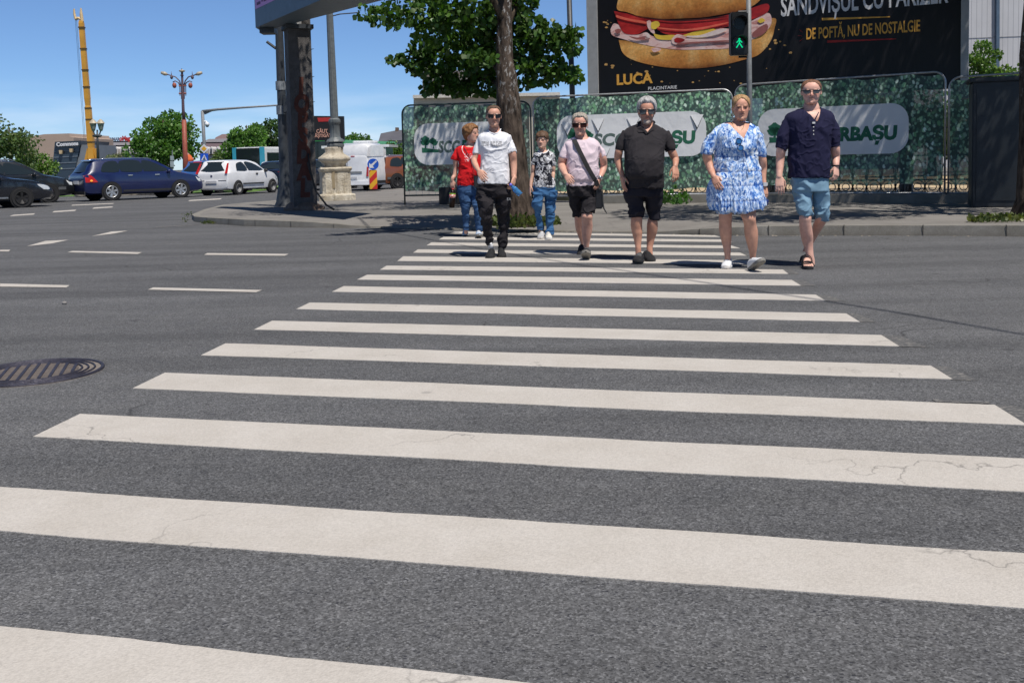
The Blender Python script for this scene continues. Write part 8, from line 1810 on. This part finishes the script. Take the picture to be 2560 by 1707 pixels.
for x, y in ((151, 376), (177, 372)): block(o, Q, [(x - 4, y, -.4), (x + 4, y, -.4), (x + 3, y + 9, -.4), (x - 3, y + 9, -.4)], .3, M('warm_lamp', (.55, .42, .24), .5), 'wall_lamp')
block(o, Q, [(182, 450, .2), (204, 362, .2), (228, 362, .2), (228, 450, .2)], 7, M('grey_metal_slope', (.19, .21, .23), .5, .15, .4), 'grey_wing')
# long mansard building
o, Q = bld('mansard_building', 'long pale building with plum mansard roof and white arched dormers', 150, (400, 440))
PLUM = M('plum_slate', (.12, .085, .095), .8, .15, .5); ROOFG = M('grey_roof', (.20, .19, .20), .8, .12, .3); WALLP = M('pale_stucco', (.40, .37, .34), .9, .12, .2)
for x0, x1, yr in ((200, 345, 357), (500, 700, 348)):
    block(o, Q, [(x0, 460), (x0, 388), (x1, 385), (x1, 460)], 14, WALLP); block(o, Q, [(x0 - 1, 388, -.3), (x0 + 2, yr + 8, 3), (x1, yr + 6, 3), (x1 + 1, 385, -.3)], 12, PLUM, 'mansard_roof'); block(o, Q, [(x0 + 2, yr + 8, 2.6), (x0 + 22, yr, 6), (x1 - 18, yr - 4, 6), (x1, yr + 6, 2.6)], 9, ROOFG, 'upper_roof')
    x = x0 + 12
    while x < x1 - 6:
        block(o, Q, [(x - 4.5, 385, -.8), (x - 4.5, 372, -.8), (x, 367, -.8), (x + 4.5, 372, -.8), (x + 4.5, 385, -.8)], 3, WWH, 'dormer'); block(o, Q, [(x - 2, 384, -.95), (x - 2, 374, -.95), (x, 371, -.95), (x + 2, 374, -.95), (x + 2, 384, -.95)], .1, WIN, 'window')
        block(o, Q, [(x - 4.5, 408, -.2), (x - 4.5, 394, -.2), (x + 4.5, 394, -.2), (x + 4.5, 408, -.2)], .15, WWH, 'window_frame'); block(o, Q, [(x - 2.5, 407, -.32), (x - 2.5, 396, -.32), (x + 2.5, 396, -.32), (x + 2.5, 407, -.32)], .1, WIN, 'window'); x += 15.5
for x0, x1, y0 in ((535, 595, 336),): block(o, Q, [(x0, 352, 8), (x0 + 4, y0 + 8, 8), (x0 + 20, y0, 8), (x1, y0 - 2, 8), (x1, 352, 8)], 8, M('pink_roof', (.36, .24, .22), .8), 'rear_roof')
rs = thing('rooftop_sign', 'rooftop sign in grey and red letters above the mansard building', 'sign', at(300, 354, 152)); Q2 = lambda x, y: at(x, y, 152) - at(300, 354, 152)
for t_, x, y, w_, h_, m_ in (('PRIMAR', 270, 353, 30, 8, M('grey_sign_letters', (.14, .16, .22), .6)), ('oMag', 299, 352, 27, 11, RED)):
    me = text_mesh(t_, 1, .02, 1, .06); me.transform(Matrix.Diagonal((w_ / FPX * 152 / co_of(me)[:, 0].max(), h_ / FPX * 152 / .7, 1, 1))); t = link('sign_letters', me, m_, rs); t.matrix_local = frame(Q2(x, y), (1, 0, .0))
mb = MB(); mb.bar(Q2(268, 355) + Vector((0, .3, 0)), Q2(328, 354) + Vector((0, .3, 0)), .2, .2); mb.build('sign_rail', DSTEEL, rs)
# roofs right of the lamp post and behind the tree
o, Q = bld('grey_roof_house', 'old house with dark grey mansard roof and chimney above the copper car', 130, (985, 440))
block(o, Q, [(945, 460), (948, 352), (1060, 345), (1060, 460)], 10, WALLP); block(o, Q, [(946, 354, -.4), (952, 334, 2), (992, 326, 4), (1060, 322, 4), (1060, 348, -.4)], 9, M('dark_slate', (.09, .09, .105), .7, .2, .5), 'roof'); block(o, Q, [(988, 330, 3), (988, 319, 3), (995, 319, 3), (995, 330, 3)], 1.2, M('brown_chimney', (.16, .11, .08), .9), 'chimney')
o, Q = bld('pale_apartment_block', 'pale apartment block whose top storey shows between tree crown and fence', 62, (1130, 440))
PAL = M('pale_beige_render', (.50, .46, .39), .9, .12, .3)
block(o, Q, [(1034, 450), (1034, 240), (1200, 236), (1400, 236), (1400, 450)], 10, PAL); block(o, Q, [(1032, 246, -.5), (1032, 238, -.5), (1400, 231, -.5), (1400, 239, -.5)], .6, M('cornice_white', (.55, .52, .46), .8), 'cornice')
block(o, Q, [(1056, 238, 2), (1056, 180, 2), (1180, 176, 2), (1180, 236, 2)], 6, PAL, 'top_storey'); block(o, Q, [(1052, 186, 1.4), (1052, 180, 1.4), (1184, 174, 1.4), (1184, 180, 1.4)], 7, ROOFG, 'flat_roof')
for x in (1072, 1096, 1135, 1160): block(o, Q, [(x - 7, 236, 1.9), (x - 7, 205, 1.9), (x + 7, 205, 1.9), (x + 7, 236, 1.9)], .1, WIN, 'window')
for x in (1060, 1100, 1140, 1180, 1220, 1260, 1300, 1350):
    for y in (262, 312, 362): block(o, Q, [(x - 11, y + 30, -.1), (x - 11, y, -.1), (x + 11, y, -.1), (x + 11, y + 30, -.1)], .08, WIN, 'window')
# pale metal clad hall on the right
o, Q = bld('metal_clad_hall', 'large pale grey metal clad hall at the upper right behind the billboard', 60, (2450, 440))
def mat_clad():
    n = N('ribbed_cladding'); x = n.sep(n.co())[0]; k = n.math('FRACT', n.math('MULTIPLY', x, 3.2)); c = n.mix(n.math('LESS_THAN', k, .12), n.ramp(n.noise(.6, 4), [(.3, (.46, .455, .46)), (.7, (.53, .525, .53))]), (.33, .33, .34)); return n.fin(c, .5, n.bump(k, .4, .03))
block(o, Q, [(2250, 470), (2250, -160), (2800, -160), (2800, 470)], 18, mat_clad())
for x in (2392, 2494, 2640): block(o, Q, [(x - 4, 470, -.25), (x - 4 + 2, -160, -.25), (x + 4 + 2, -160, -.25), (x + 4, 470, -.25)], .2, M('slate_downpipe', (.07, .11, .16), .5), 'downpipe')
for y in (95, -20): block(o, Q, [(2250, y + 7, -.03), (2800, y - 14, -.03), (2800, y - 13, -.03), (2250, y + 8, -.03)], .02, M('panel_joint', (.3, .3, .31), .6), 'panel_joint')
